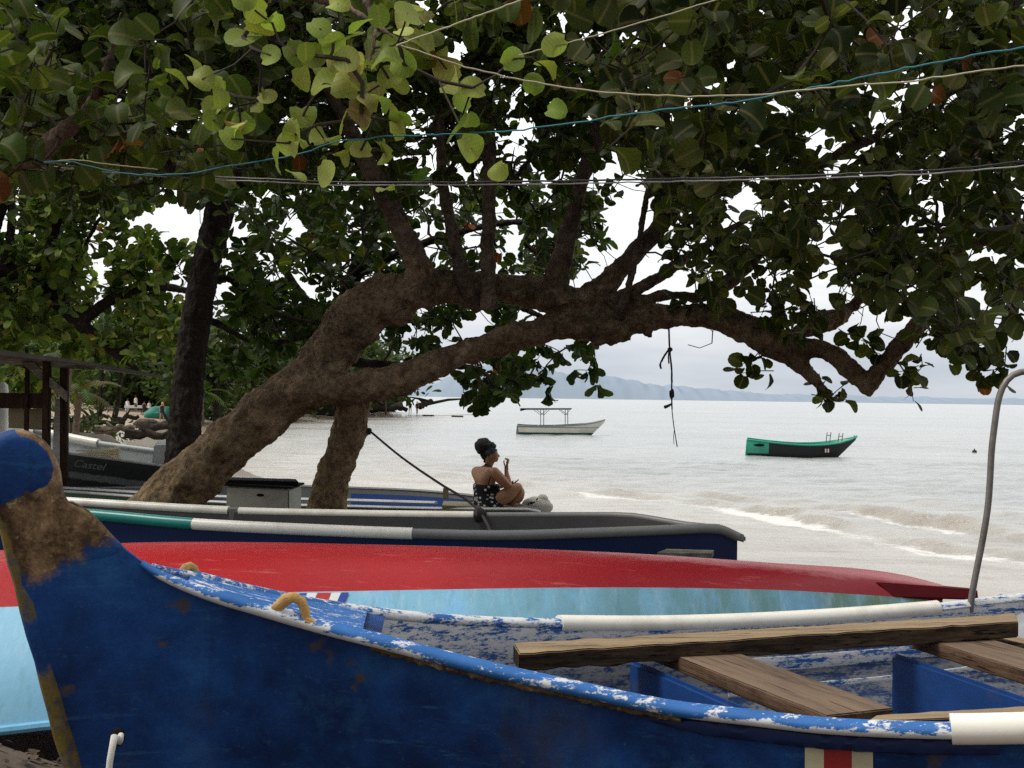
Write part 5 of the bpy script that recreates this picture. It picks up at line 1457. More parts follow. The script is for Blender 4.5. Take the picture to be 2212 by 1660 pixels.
for sp in KB:
    t = limb(sp, 18); seeds3 += t[0]; fused('limb', [t], M['bark_dark'], AT, .025, .02, .15, smooth_it=3)
# right half: an almond tree whose trunk hides behind the big limb
BT = empty('almond_tree', (P(742, 1000, 20.5).x, 20.5, gz(P(742, 1000, 20.5).x, 20.5)), 'almond tree behind the arching limb with leafy tips drooping over the sea', 'tree', 'trees along the beach')
B1 = limb([(706, 1150, 28, 20.5), (722, 1040, 24, 20.5), (745, 940, 22, 20.5), (742, 860, 24, 20.5), (730, 760, 22, 20.4), (750, 640, 20, 20.2), (790, 540, 16, 20.0), (850, 440, 12, 19.8), (900, 340, 8, 19.6)], 30)
fused('trunk', [B1], M['bark_dark'], BT, .03, .03, .16)
BB_ = [[(738, 740, 13, 20.4), (660, 650, 10, 20.6), (600, 560, 8, 20.8), (560, 480, 6, 21)],
       [(745, 690, 14, 20.3), (840, 660, 11, 20.0), (960, 640, 9, 19.6), (1080, 650, 7, 19.2), (1180, 690, 5.5, 18.9), (1260, 740, 4, 18.6)],
       [(770, 590, 13, 20.1), (880, 540, 10, 19.8), (1000, 500, 8, 19.5), (1120, 480, 7, 19.2), (1250, 500, 5, 19.0)],
       [(740, 780, 12, 20.4), (850, 790, 9, 20.0), (960, 790, 7, 19.5), (1050, 800, 5, 19.0)],
       [(740, 700, 10, 20.3), (680, 720, 8, 20), (600, 740, 6, 20), (530, 730, 5, 20)]]
seeds4 = list(B1[0][10:])
for sp in BB_:
    t = limb(sp, 20); seeds4 += t[0]; fused('limb', [t], M['bark_dark'], BT, .025, .02, .15, smooth_it=3)
DB = {  # sheet rectangles: (u0, v0, u1, v1, number)
    'K': [(330, 380, 480, 470, 4), (360, 480, 400, 620, 4), (500, 330, 900, 470, 75), (480, 480, 560, 700, 22), (200, 360, 480, 430, 26)],
    'B': [(540, 430, 860, 720, 170), (480, 620, 720, 800, 120), (850, 380, 1290, 600, 118), (1150, 420, 1330, 640, 46), (830, 640, 1120, 780, 70), (1000, 640, 1290, 760, 26), (985, 800, 1110, 862, 20), (1020, 760, 1170, 830, 12)]}
EXB = [(1180, 790, 18.8), (1195, 830, 18.7), (1170, 810, 18.8), (1210, 760, 18.8), (1250, 750, 18.6), (1285, 770, 18.5), (1290, 830, 18.5), (1240, 800, 18.6), (1100, 840, 18.9), (1050, 862, 18.9), (1035, 870, 18.9), (1000, 848, 19.1), (1270, 800, 18.6), (1185, 850, 18.7)]
def fill(rects, d0, d1, thr=.38, sd=21):
    T_, mt = [], []
    for u0, v0, u1, v1, n in rects:
        k = 0; t_ = 0
        while k < n and t_ < 4000:
            t_ += 1
            u, v = rng.uniform(u0, u1), rng.uniform(v0, v1)
            if clump(u, v, 70, sd) < thr: continue
            bad = False
            for hu, hv, hr in ((1350, 480, 62), (385, 480, 58), (1400, 585, 75), (505, 480, 26)):
                if math.hypot(u - hu, v - hv) < hr: bad = True
            if bad: continue
            d = rng.uniform(d0, d1); T_.append(P(u, v, d)); mt.append((u, v, d)); k += 1
    return T_, mt
TK, mk_ = fill(DB['K'], 16.2, 18.5)
g3 = Grower(seeds3); ok3 = g3.join(TK, .4, .03, 4)
g3.mesh(.006, .45, .05).build('branch', M['twig'], AT)['kind'] = 'stuff'
LK = Leaves()
for i in ok3: obo_rosette(LK, TK[i], (rng.normal(0, .4), rng.normal(-.1, .4), rng.normal(.25, .5)), int(rng.integers(6, 10)), .25, PAL_ALM)
LK.build('crown', 'obovate', M['leaf_far'], AT)
TB_, mb_l = fill(DB['B'], 18.2, 22.0)
for e in EXB: TB_.append(P(*e)); mb_l.append(e)
g4 = Grower(seeds4); ok4 = g4.join(TB_, .4, .03, 4)
g4.mesh(.006, .45, .06).build('branch', M['twig'], BT)['kind'] = 'stuff'
LB = Leaves()
for i in ok4:
    v = mb_l[i][1]
    obo_rosette(LB, TB_[i], (rng.normal(0, .4), rng.normal(-.1, .4), rng.normal(.25 if v < 720 else -.5, .4)), int(rng.integers(6, 10)), .235, PAL_ALM, .1 if v < 720 else .5)
LB.build('crown', 'obovate', M['leaf_far'], BT)

# ================================================================== bright tree at left
LD = 27.0
LT = empty('almond_tree', (P(-150, 940, LD).x, LD, gz(P(-150, 940, LD).x, LD)), 'wide branching almond tree with bright yellow green leaves at the left above the shack', 'tree', 'trees along the beach')
LL = [[(-150, 1000, 34, LD), (-140, 820, 30, LD), (-110, 680, 28, LD), (-60, 580, 26, LD), (-20, 500, 18, LD), (20, 400, 12, LD)],
      [(-90, 640, 26, LD), (-40, 585, 24, LD), (20, 590, 22, LD), (88, 614, 20, LD), (169, 694, 17, LD), (205, 728, 13, LD), (246, 761, 10, LD), (300, 800, 6, LD + .3)],
      [(165, 700, 14, LD), (195, 680, 13, LD), (228, 655, 12, LD), (281, 628, 11, LD), (334, 619, 10, LD), (397, 627, 8, LD + .3), (440, 640, 5, LD + .5)],
      [(80, 606, 14, LD), (98, 560, 12, LD), (115, 510, 11, LD), (140, 430, 8, LD), (170, 350, 6, LD)],
      [(246, 768, 8, LD), (285, 745, 7, LD), (325, 722, 6, LD), (390, 702, 4, LD)],
      [(10, 590, 14, LD), (22, 520, 10, LD), (25, 430, 8, LD), (20, 330, 5, LD)],
      [(150, 660, 9, LD), (160, 580, 7, LD), (200, 500, 5, LD), (240, 430, 4, LD)]]
seeds5 = []
for k, sp in enumerate(LL):
    t = limb(sp, 22); seeds5 += t[0][4:]; fused('trunk' if k == 0 else 'limb', [t], M['bark_dark'], LT, .04, .03, .2, smooth_it=3)
TL, ml = fill([(-200, 320, 335, 470, 240), (-200, 400, 335, 560, 250), (-200, 540, 420, 720, 350), (150, 680, 400, 775, 90), (-200, 680, 180, 760, 70)], 25.5, 31, .36, 33)
g5 = Grower(seeds5); ok5 = g5.join(TL, .5, .03, 5)
g5.mesh(.008, .42, .06).build('branch', M['twig'], LT)['kind'] = 'stuff'
LLf = Leaves()
for i in ok5: obo_rosette(LLf, TL[i], (rng.normal(0, .4), rng.normal(-.35, .4), rng.normal(.4, .4)), int(rng.integers(7, 11)), .30, PAL_BRIGHT)
LLf.build('crown', 'obovate', M['leaf_far'], LT)

# ================================================================== trees behind the beach
def back_tree(name, u, d, vtop, vbase, wpx, label, pal, n, size, cat='tree', trunk_px=10, group='trees behind the beach', vcrown=None, tmat='bark_shade'):
    b = P(u, vbase, d); zg = gz(b.x, b.y); b.z = zg
    root = empty(name, b, label, cat, group)
    top = P(u, vtop, d)
    mb_ = MB(); px = d / FPX
    lean = rng.normal(0, .08)
    mb_.tube([b - Vector((0, 0, .3)), b.lerp(top, .3) + Vector((lean * 2, 0, 0)), b.lerp(top, .62) + Vector((lean * 4, 0, 0)), top - Vector((0, 0, (top.z - zg) * .15))], [trunk_px * px, trunk_px * .8 * px, trunk_px * .6 * px, trunk_px * .25 * px], 8, jit=.08)
    H = top.z - zg; cr0 = H * .30 if vcrown is None else P(u, vcrown, d).z - zg
    for k in range(7):
        an = rng.random() * 6.28; z0 = cr0 + (H - cr0) * rng.uniform(.0, .5)
        p0 = b + Vector((lean * 3, 0, z0)); L_ = wpx * px * rng.uniform(.4, .8)
        mb_.tube([p0, p0 + Vector((math.cos(an) * L_ * .5, math.sin(an) * L_ * .5, L_ * .3)), p0 + Vector((math.cos(an) * L_, math.sin(an) * L_, L_ * .45))], [trunk_px * .4 * px, trunk_px * .25 * px, trunk_px * .1 * px], 6)
    mb_.build('trunk', M[tmat], root)
    LV = Leaves(); cl = [(rng.normal(0, .42), rng.normal(0, .42), rng.uniform(0, 1)) for _ in range(26)]
    for k in range(n):
        cx_, cy_, cz_ = cl[int(rng.integers(0, 26))]
        q = Vector((cx_ * wpx * px, cy_ * wpx * px * .8, cr0 + cz_ * (H - cr0))) + rv(.16 * wpx * px)
        if q.z < cr0 * .8: continue
        LV.add(b + q, rv(1), Vector((0, -.3, .8)) + rv(.5), size * rng.uniform(.6, 1.3), pick(pal))
    LV.build('crown', 'obovate', M['leaf_far'], root)
    return root
WOODS = [(60, 48, 560, 935, 150, PAL_BRIGHT, 1500, .40, 'rounded bright green tree rising behind the shack roof'),
         (215, 122, 690, 895, 120, PAL_WOOD, 1400, .8, 'dark tree at the back of the beach above the driftwood'),
         (300, 128, 700, 893, 130, PAL_BRIGHT, 1500, .85, 'yellow green tree over the group of beachgoers'),
         (-60, 60, 640, 940, 160, PAL_WOOD, 1100, .5, 'shaded tree at the far left behind the shack'),
         (470, 105, 690, 898, 140, PAL_WOOD, 1400, .75, 'dark tree on the beach just right of the black trunk'),
         (560, 125, 720, 893, 150, PAL_WOOD, 1400, .85, 'dense shore tree between the black trunk and the leaning tree'),
         (640, 145, 730, 889, 150, PAL_WOOD, 1300, 1.0, 'dark shore tree hidden in part by the leaning trunk'),
         (740, 165, 745, 884, 150, PAL_WOOD, 1300, 1.1, 'low shore tree behind the fork of the leaning trunk'),
         (830, 185, 775, 880, 120, PAL_WOOD, 1000, 1.1, 'last low tree on the driftwood point'),
         (390, 132, 720, 892, 130, PAL_BRIGHT, 1400, .85, 'sunlit tree behind the black trunk'),
         (130, 80, 660, 905, 140, PAL_WOOD, 1200, .6, 'tall dark tree above the khaki shack counter')]
for u, d, vt, vb, w, pal, n, s, lb in WOODS:
    back_tree('shore_tree', u, d, vt, vb, w, lb, pal, n, s, vcrown=850 if d < 130 else None)
# leaning slim trunks on the beach
for (u0, v0), (u1, v1), d, lb in (((205, 925), (224, 770), 55, 'slim dark leaning trunk left of the beachgoers'), ((233, 918), (268, 770), 55, 'slim dark leaning trunk nearest the white shirted beachgoer')):
    b = P(u0, v0, d); b.z = gz(b.x, b.y)
    root = empty('shore_tree', b, lb, 'tree', 'slim trees on the beach')
    top = P(u1, v1, d); mb_ = MB(); mb_.tube([b - Vector((0, 0, .2)), b.lerp(top, .5) + Vector((.1, 0, 0)), top], [.17, .13, .07], 8, jit=.1); mb_.build('trunk', M['bark_shade'], root)
    LV = Leaves()
    for k in range(420): LV.add(top + Vector((rng.normal(0, 1.1), rng.normal(0, 1.0), rng.normal(.5, .7))), rv(1), Vector((0, -.3, .8)) + rv(.5), .36 * rng.uniform(.6, 1.2), pick(PAL_WOOD))
    LV.build('crown', 'obovate', M['leaf_far'], root)
# palms
def palm(u, v, d, h, lb, n=14, L=2.6, trunk=True, lean=0.0, tone=(.085, .125, .028)):
    c = P(u, v, d); b = Vector((c.x - lean, c.y, gz(c.x - lean, c.y)))
    root = empty('palm_tree', b, lb, 'palm tree', 'palms behind the beach')
    mb_ = MB(); mb_.tube([b - Vector((0, 0, .2)), b.lerp(c, .5) + Vector((-.1, 0, 0)), c], [.16, .12, .10], 8, jit=.06); mb_.build('trunk', M['bark_limb'], root)
    V, F, T = [], [], []
    for k in range(n):
        an = 6.283 * k / n + rng.normal(0, .15); el = rng.uniform(.1, 1.1)
        dr = Vector((math.cos(an) * math.cos(el), math.sin(an) * math.cos(el), math.sin(el)))
        pts = []; p = Vector(c); dv = dr.copy(); 
        for q in range(13):
            pts.append(p.copy()); p = p + dv * (L / 12); dv = (dv + Vector((0, 0, -.13))).normalized()
        col = tuple(x_ * rng.uniform(.6, 1.4) for x_ in tone)
        for q in range(1, 13):
            t = (pts[q] - pts[q - 1]).normalized(); side = t.cross(Vector((0, 0, 1))).normalized()
            for sg in (-1, 1):
                ll = L * .26 * math.sin(math.pi * (q / 13) ** .8) + .08
                tip = pts[q] + side * sg * ll * .8 + t * ll * .55 + Vector((0, 0, -.35 * ll))
                o_ = len(V); V += [pts[q] - t * .045, pts[q] + t * .045, tip]; F.append((o_, o_ + 1, o_ + 2)); T += [col] * 3
    me = bpy.data.meshes.new('fronds'); me.from_pydata([tuple(v_ - b) for v_ in V], [], F)
    at = me.attributes.new('tint', 'FLOAT_COLOR', 'POINT'); at.data.foreach_set('color', np.array([(*t, 1) for t in T], np.float32).reshape(-1)); me.materials.append(M['palm'])
    o = bpy.data.objects.new('fronds', me); COL.objects.link(o); o.parent = root
palm(150, 768, 34, 4, 'palm with a fan of fronds just above the shack roof', 14, 1.3, tone=(.05, .08, .02))
palm(172, 850, 40, 3, 'low palm with yellowish fronds right of the shack', 12, 1.4, tone=(.07, .08, .02))
palm(372, 858, 118, 3, 'small palm beside the green tarpaulin', 12, 2.0)
palm(408, 830, 110, 6, 'palm with pale trunk left of the black trunk', 14, 3.2)
palm(835, 795, 170, 8, 'distant palm above the fork of the leaning trunk', 16, 5.0, tone=(.12, .15, .05))
palm(440, 850, 100, 5, 'palm with pale trunk right of the black trunk', 12, 2.6)
# far woodland: one mass nobody could count
LV = Leaves()
for k in range(9000):
    u = rng.uniform(-250, 960); d = rng.uniform(150, 240)
    vt = np.interp(u, [-250, 0, 300, 600, 800, 900, 960], [640, 690, 730, 745, 765, 815, 868]) + 25 * clump(u, 0, 40, 3)
    v = vt + (890 - vt) * rng.random() ** 1.3
    p = P(u, min(v, 882), d)
    if p.z < .4: p.z = .4 + rng.random()
    if shore_s(np.array([p.x]), np.array([p.y]))[0] < 2.5: continue
    LV.add(p, rv(1), Vector((0, -.5, .7)) + rv(.5), rng.uniform(1.0, 2.6), pick(PAL_WOOD))
o = LV.build('far_woodland', 'obovate', M['leaf_far'], None); tag(o, 'dense dark woodland behind the far beach', 'woodland', None, 'stuff')
# ================================================================== setting
def fan_sheet(name, dist, ang, zf, mat, xy_f=None):
    D, Aa = np.meshgrid(dist, ang, indexing='ij')
    X = np.tan(Aa) * D; Y = D
    return X, Y
def sheet_mesh(name, X, Y, Z, mat, attrs):
    nr, nc = X.shape
    me = bpy.data.meshes.new(name)
    idx = np.arange(nr * nc).reshape(nr, nc)
    F = np.stack([idx[:-1, :-1], idx[:-1, 1:], idx[1:, 1:], idx[1:, :-1]], -1).reshape(-1, 4)
    me.vertices.add(nr * nc); me.vertices.foreach_set('co', np.stack([X, Y, Z], -1).reshape(-1))
    me.loops.add(len(F) * 4); me.loops.foreach_set('vertex_index', F.reshape(-1).astype(np.int32))
    me.polygons.add(len(F)); me.polygons.foreach_set('loop_start', np.arange(0, len(F) * 4, 4, dtype=np.int32)); me.polygons.foreach_set('use_smooth', np.ones(len(F), bool))
    me.update(calc_edges=True); me.materials.append(mat)
    for k, v in attrs.items():
        at = me.attributes.new(k, 'FLOAT', 'POINT'); at.data.foreach_set('value', v.astype(np.float32).reshape(-1))
    o = bpy.data.objects.new(name, me); COL.objects.link(o); o['kind'] = 'structure'; return o
# ground: from behind the viewer to beyond the woodland
ys = np.r_[np.linspace(-30, 0, 16)[:-1], np.linspace(0, 40, 170)[:-1], 40 * (1500 / 40) ** np.linspace(0, 1, 120)]
ts = np.sinh(np.linspace(-3.2, 3.2, 200)) / np.sinh(3.2)
X = ts[None, :] * (26 + np.abs(ys)[:, None] * 1.6); Y = np.repeat(ys[:, None], len(ts), 1)
Z = ground_z(X, Y); sh = shore_s(X, Y)
far = np.clip((Y - 250) / 500, 0, 1) * (sh > 60); Z = Z + far * 6
sheet_mesh('ground', X, Y, Z, M['sand'], {'shore': sh})
# sea with chop, shore-parallel breakers and foam
ys = np.r_[np.linspace(6, 60, 420)[:-1], 60 * (6500 / 60) ** np.linspace(0, 1, 260)]
ts = np.linspace(-1, 1, 520)
X = ts[None, :] * (14 + ys[:, None] * .95) + 3; Y = np.repeat(ys[:, None], len(ts), 1)
s_ = shore_s(X, Y); off = -s_
al = X * .55 - Y * .83                                   # rough along-shore coordinate
warp = (fbm(al * .07, off * .02, 40, 3) - .5) * 2.6 + (fbm(X * .8, Y * .8, 45, 3) - .5) * .9
amp_var = np.clip(fbm(al * .22 + 7, off * .04, 50, 3) * 2.8 - .8, 0, 1.25)
Z = np.zeros_like(X); lift = np.zeros_like(X); foam = np.zeros_like(X)
nearm = (Y < 75) * np.clip((52 - Y) / 16, .12, 1)
for c0, hgt, wid in ((5.9, .20, .40), (8.6, .22, .52), (12.5, .14, .8), (19, .10, 1.2), (27, .09, 1.6)):
    q = (off - c0 - warp) / wid
    prof = np.where(q > 0, np.exp(-q * q * .35), np.exp(-q * q * 1.6))
    a = np.clip(amp_var + (.35 if c0 < 7 else 0), 0, 1.25) if c0 != 8.6 else np.clip(fbm(al * .2 + 31, off * .04, 57, 3) * 3.0 - .9, 0, 1.25)
    Z += hgt * a * prof * nearm; lift += a * min(1, hgt / .22) * np.exp(-(q + .75) ** 2 * 1.6) * nearm
    if c0 < 7: foam += 1.0 * np.exp(-((q + 2.0) / 1.5) ** 2) * np.clip(.55 + a * .5, 0, 1) * nearm
    elif c0 < 9: foam += np.clip(a * .8, 0, .8) * np.exp(-((q + 1.7) / .9) ** 2) * nearm
# edge of the last wash: a faint brown line, thin film inside it
lift += .55 * np.exp(-((off - 3.3 - .8 * warp) / .28) ** 2) * nearm * np.clip(fbm(al * .5, off, 73, 3) * 2.2 - .5, 0, 1)
foam += .50 * np.exp(-((off - 3.9 - .8 * warp) / .5) ** 2) * nearm
# distant breaking crests
for y0, wd in ((300, 9), (420, 12), (560, 16)):
    foam += np.exp(-((Y - y0 - 30 * (fbm(X * .01, Y * 0 + y0, 80, 3) - .5)) / wd) ** 2) * np.clip(fbm(X * .02, Y * .004, 90, 3) * 3.2 - 1.55, 0, 1.0)
chop = (fbm(X * .9 + 3, Y * 1.7, 60, 4) - .5) * .20 + (fbm(X * .25, Y * .5, 63, 3) - .5) * .26
Z += chop * np.clip(off / 6, 0, 1) * np.clip(1.6 - Y / 140, 0, 1)
Z += np.clip(off * .01, -.02, 0)
Z = np.where(off < -3, -3.0, Z)
wo = sheet_mesh('water', X, Y, Z, M['water'], {'shore': s_, 'foam': np.clip(foam, 0, 1.3), 'lift': np.clip(lift, 0, 1)})
bm = bmesh.new(); bm.from_mesh(wo.data); bmesh.ops.delete(bm, geom=[v for v in bm.verts if v.co.z < -2.5], context='VERTS'); bm.to_mesh(wo.data); bm.free()
# headlands across the bay
def headland(name, prof, d, depth):
    A_ = []
    us = np.linspace(prof[0][0], prof[-1][0], 260)
    vs = np.interp(us, [p[0] for p in prof], [p[1] for p in prof])
    rows = []
    for i, (u, v) in enumerate(zip(us, vs)):
        top = P(u, v, d); top.z += (fbm(np.array([u * .09]), np.array([3.0]), 31, 4)[0] - .5) * d * .0038
        top.z = max(top.z, 2.0)
        b = Vector((top.x, d - depth, -2)); bk = Vector((top.x, d + depth, -2))
        r = []
        for w in np.linspace(0, 1, 8):
            q = b.lerp(top, w); q.z = -2 + (top.z + 2) * math.sin(w * math.pi / 2) ** .8
            q.z += (fbm(np.array([u * .15]), np.array([w * 5]), 37, 3)[0] - .5) * d * .003 * (w > 0) * (w < 1); r.append(q)
        r.append(bk); rows.append(r)
    mb_ = MB(); mb_.grid(rows); o = mb_.build(name, M['hill'], None); o['kind'] = 'structure'; return o
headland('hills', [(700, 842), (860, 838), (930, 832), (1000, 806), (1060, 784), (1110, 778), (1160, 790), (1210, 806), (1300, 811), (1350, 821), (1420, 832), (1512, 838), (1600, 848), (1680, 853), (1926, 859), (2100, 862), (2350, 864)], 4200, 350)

# ================================================================== cords and cables among the branches
def cord(name, spec, r, mat, label, n=60, sides=6, group=None, wob=.0):
    if spec[0][0] >= 2290:                # the line runs on well past the picture
        (ua, va, da), (ub, vb, db) = spec[0], spec[2]; spec = [(ua + 1500, va + (va - vb) / (ua - ub) * 1100, da - .5)] + spec[1:]; n = int(n * 1.5)
    A_ = spline(spec, n); pts = [P(a[0], a[1], a[2]) + (rv(wob) if wob else Vector((0, 0, 0))) for a in A_]
    mb_ = MB(); mb_.tube(pts, r, sides); o = mb_.build(name, M[mat], None, origin=pts[len(pts) // 2]); tag(o, label, 'cable' if 'cable' in name else 'rope', group); return o
GR = 'cords and cables strung through the branches'
cord('cord', [(2300, 88, 3.90), (2212, 104, 4.00), (1997, 141, 4.20), (1786, 184, 4.40), (1610, 218, 4.60), (1434, 237, 4.80), (1262, 262, 5.00), (1086, 285, 5.20), (910, 293, 5.38), (734, 306, 5.54), (633, 337, 5.71), (492, 359, 5.88), (390, 378, 5.96), (264, 373, 6.05), (141, 349, 6.05), (95, 351, 6.05)], .0035, 'rope_teal', 'long teal cord sagging diagonally across the crown', 120, 6, GR, .0022)
cord('cord', [(2300, 130, 3.90), (2212, 141, 4.00), (1962, 176, 4.20), (1786, 190, 4.30), (1610, 206, 4.40), (1434, 207, 4.50), (1332, 202, 4.55), (1156, 179, 4.60), (995, 141, 4.60), (903, 111, 4.60), (857, 97, 4.60)], .0032, 'rope_cream', 'cream cord dipping below the teal cord at its middle', 90, 6, GR, .0015)
cord('cord', [(857, 98, 4.60), (980, 54, 4.50), (1128, 0, 4.40), (1300, -60, 4.30)], .0034, 'rope_cream', 'short cream cord slanting up from the bright leaves to the top edge', 40, 6, GR, .001)
cord('cord', [(1120, 120, 5.38), (1297, 74, 5.29), (1512, 11, 5.20), (1640, -30, 5.10)], .003, 'rope_cream', 'thin pale cord slanting up at the top centre right', 40, 6, GR, .001)
cord('cord', [(95, 352, 6.05), (160, 346, 6.09), (240, 356, 6.13), (340, 366, 6.22)], .003, 'rope_cream', 'short pale cord tied at the left end of the teal cord', 30, 6, GR, .001)
cord('power_cable', [(2300, 348, 5.29), (2212, 359, 5.38), (2100, 368, 5.46), (1997, 376, 5.54), (1700, 387, 5.80), (1434, 393, 6.05), (1086, 399, 6.38), (734, 400, 6.72), (600, 394, 6.80), (457, 388, 6.97), (250, 374, 7.22), (60, 354, 7.56)], .0036, 'cable_white', 'pale cable running level across the picture below the teal cord', 120, 6, GR, .001)
cord('power_cable', [(2300, 340, 5.31), (2212, 349, 5.39), (2100, 362, 5.46), (1997, 369, 5.54), (1700, 381, 5.80), (1434, 387, 6.05), (1086, 393, 6.38), (734, 394, 6.72), (600, 388, 6.80), (457, 382, 6.97), (250, 368, 7.22), (60, 348, 7.56)], .0052, 'cable_black', 'black cable running just above the pale cable', 120, 6, GR, .001)
# rope dangling from the long limb
mb = MB()
mb.tube(path([(1445, 690, 11.9), (1445, 716, 11.85), (1447, 760, 11.85), (1451, 800, 11.85), (1451, 850, 11.85), (1452, 890, 11.85), (1457, 930, 11.85), (1463, 966, 11.85)], 40), [.010] * 20 + [.008] * 8 + [.005] * 12, 6, jit=.15)
mb.tube(path([(1446, 755, 11.85), (1440, 762, 11.83), (1432, 775, 11.82), (1426, 788, 11.83), (1428, 797, 11.84)], 14), .010, 6, jit=.2)
mb.tube(path([(1446, 755, 11.85), (1444, 772, 11.85), (1445, 786, 11.86)], 8), .008, 6, jit=.2)
mb.blob(P(1451, 852, 11.84), (.025, .025, .05), 8, 6, .25); mb.blob(P(1447, 756, 11.84), (.025, .025, .025), 8, 6, .2)
mb.tube(path([(1452, 872, 11.84), (1444, 877, 11.82), (1436, 880, 11.8)], 3), [.008, .014, .018], 6)
mb.tube(path([(1457, 925, 11.85), (1455, 945, 11.86), (1456, 960, 11.86)], 6), .003, 5)
o = mb.build('hanging_rope', M['rope_dark'], None, origin=P(1448, 720, 11.85)); tag(o, 'knotted dark rope dangling from the long limb above the sea', 'rope')
# mooring rope from the second trunk to the navy boat
mb = MB()
rp = path([(797, 930, 12.05), (870, 990, 11.4), (950, 1045, 10.5), (1010, 1082, 9.7), (1036, 1106, 9.15), (1050, 1128, 8.85), (1060, 1150, 8.7)], 50)
mb.tube(rp, .011, 7); mb.blob(P(797, 932, 12.05), (.03, .03, .035), 8, 6, .2); mb.blob(P(1036, 1112, 9.05), (.05, .05, .06), 10, 6, .2)
o = mb.build('mooring_rope', M['rope_dark'], None, origin=rp[0]); tag(o, 'dark mooring rope running from the upright trunk down to the navy boat', 'rope')

# ================================================================== people
def skin_body(name, joints, edges, mat, parent, sub_=2, root_i=0):
    me = bpy.data.meshes.new(name); me.from_pydata([tuple(j[0]) for j in joints], edges, [])
    o = bpy.data.objects.new(name, me); COL.objects.link(o)
    sk = o.modifiers.new('skin', 'SKIN'); sk.use_smooth_shade = True
    lay = me.skin_vertices[0].data
    for i, j in enumerate(joints):
        r = j[1]; lay[i].radius = (r, r) if isinstance(r, (int, float)) else r
    lay[root_i].use_root = True
    sb = o.modifiers.new('subd', 'SUBSURF'); sb.levels = sub_; sb.render_levels = sub_
    m2 = evaluated_mesh(o); o.modifiers.clear(); o.data = m2; bpy.data.meshes.remove(me)
    m2.materials.clear(); m2.materials.append(mat); m2.polygons.foreach_set('use_smooth', np.ones(len(m2.polygons), bool))
    o.parent = parent; return o
WD = 14.85
def W(x, y, w=0.0): return P((1100 + x / 6.64) * .864, (1050 + y / 6.64) * .864, WD + w)
seat = W(800, 1425)
WO = empty('person', seat, 'woman with a high bun in a black floral top sitting on the grey boat', 'person')
J, E = [], []
def jn(p, r, par=None):
    J.append((p - seat, r)); i = len(J) - 1
    if par is not None: E.append((par, i))
    return i
pel = jn(W(810, 1340), (.185, .150))
wst = jn(W(790, 1200), (.160, .120), pel)
rib = jn(W(765, 1050), (.168, .120), wst)
che = jn(W(765, 930), (.165, .105), rib)
ncb = jn(W(790, 815), (.072, .062), che)
nck = jn(W(818, 745), .050, ncb)
jaw = jn(W(858, 655), (.066, .070), nck)
skl = jn(W(862, 560), (.082, .092), jaw)
crn = jn(W(850, 480), (.060, .066), skl)
fac = jn(W(925, 635, .015), (.050, .052), jaw)       # lower face and chin
chn = jn(W(945, 700, .02), (.028, .028), fac)
rsh = jn(W(905, 880, -.12), .078, che)
rua = jn(W(1010, 985, -.14), .070, rsh)
rel = jn(W(1148, 1120, -.12), .052, rua)
rfa = jn(W(1125, 990, -.06), .042, rel)
rwr = jn(W(1100, 850, -.01), .026, rfa)
rpl = jn(W(1110, 775, .0), (.030, .018), rwr)
rkn = jn(W(1118, 715, .0), (.028, .014), rpl)
lsh = jn(W(600, 865, .12), .070, che)
lua = jn(W(680, 1000, .26), .058, lsh)
lel = jn(W(900, 1120, .34), .044, lua)
lwr = jn(W(1130, 1080, .24), .022, lel)
lpl = jn(W(1200, 1060, .20), (.03, .018), lwr)
rhp = jn(W(900, 1375, -.09), .115, pel)
rth = jn(W(1090, 1270, -.10), .108, rhp)
rke = jn(W(1325, 1085, -.04), .068, rth)
rca = jn(W(1300, 1220, -.01), .066, rke)
ran = jn(W(1190, 1410, .02), .040, rca)
rft = jn(W(1290, 1432, .03), (.034, .022), ran)
lhp = jn(W(770, 1385, .10), .11, pel)
lth = jn(W(1050, 1310, .20), .09, lhp)
lke = jn(W(1365, 1150, .16), .066, lth)
lca = jn(W(1340, 1270, .16), .06, lke)
lan = jn(W(1265, 1405, .16), .038, lca)
lft = jn(W(1350, 1428, .17), (.032, .022), lan)
# five fingers of the raised hand, bent toward the thumb; five on the phone hand
for (dx, dw, L_) in ((0, -.022, .8), (14, -.007, 1.0), (26, .008, .95), (34, .022, .75)):
    a = jn(W(1118 + dx * .6, 690, dw), .0085, rkn)
    b = jn(W(1128 + dx - 22 * L_, 690 - 42 * L_, dw), .008, a)
    jn(W(1096 + dx - 30 * L_, 672 - 30 * L_ + (1 - L_) * 20, dw * .8), .0065, b)
a = jn(W(1078, 760, -.012), .0095, rpl); b = jn(W(1062, 715, -.012), .0085, a); jn(W(1064, 668, -.006), .007, b)
for k, dw in enumerate((-.03, -.01, .01, .03)):
    a = jn(W(1228, 1050 + k * 4, .20 + dw), .0085, lpl); b = jn(W(1255, 1038 + k * 4, .19 + dw), .008, a); jn(W(1262, 1012 + k * 4, .17 + dw), .0065, b)
a = jn(W(1195, 1035, .16), .0095, lpl); jn(W(1222, 1012, .15), .008, a)
body = skin_body('body', J, E, M['skin'], WO)
# face details: brow, nose, lips, ear
mb = MB(); mb.tube([W(955, 570, .03), W(978, 604, .032), W(970, 622, .03)], [.009, .014, .007], 8); mb.build('nose', M['skin'], body)
mb = MB(); mb.tube([W(945, 650, .01), W(962, 652, .035), W(950, 656, .06)], [.004, .008, .004], 8); mb.tube([W(944, 662, .01), W(958, 664, .035), W(948, 666, .06)], [.004, .008, .004], 8); mb.build('lips', M['skin'], body)
mb = MB(); mb.blob(W(938, 580, .0), .010, 8, 6, 0); mb.blob(W(950, 578, .055), .010, 8, 6, 0); mb.build('eyes', M['hair'], body)
mb = MB(); mb.blob(W(850, 610, -.075), (.016, .010, .028), 8, 6, .05); mb.build('ear', M['skin'], body)
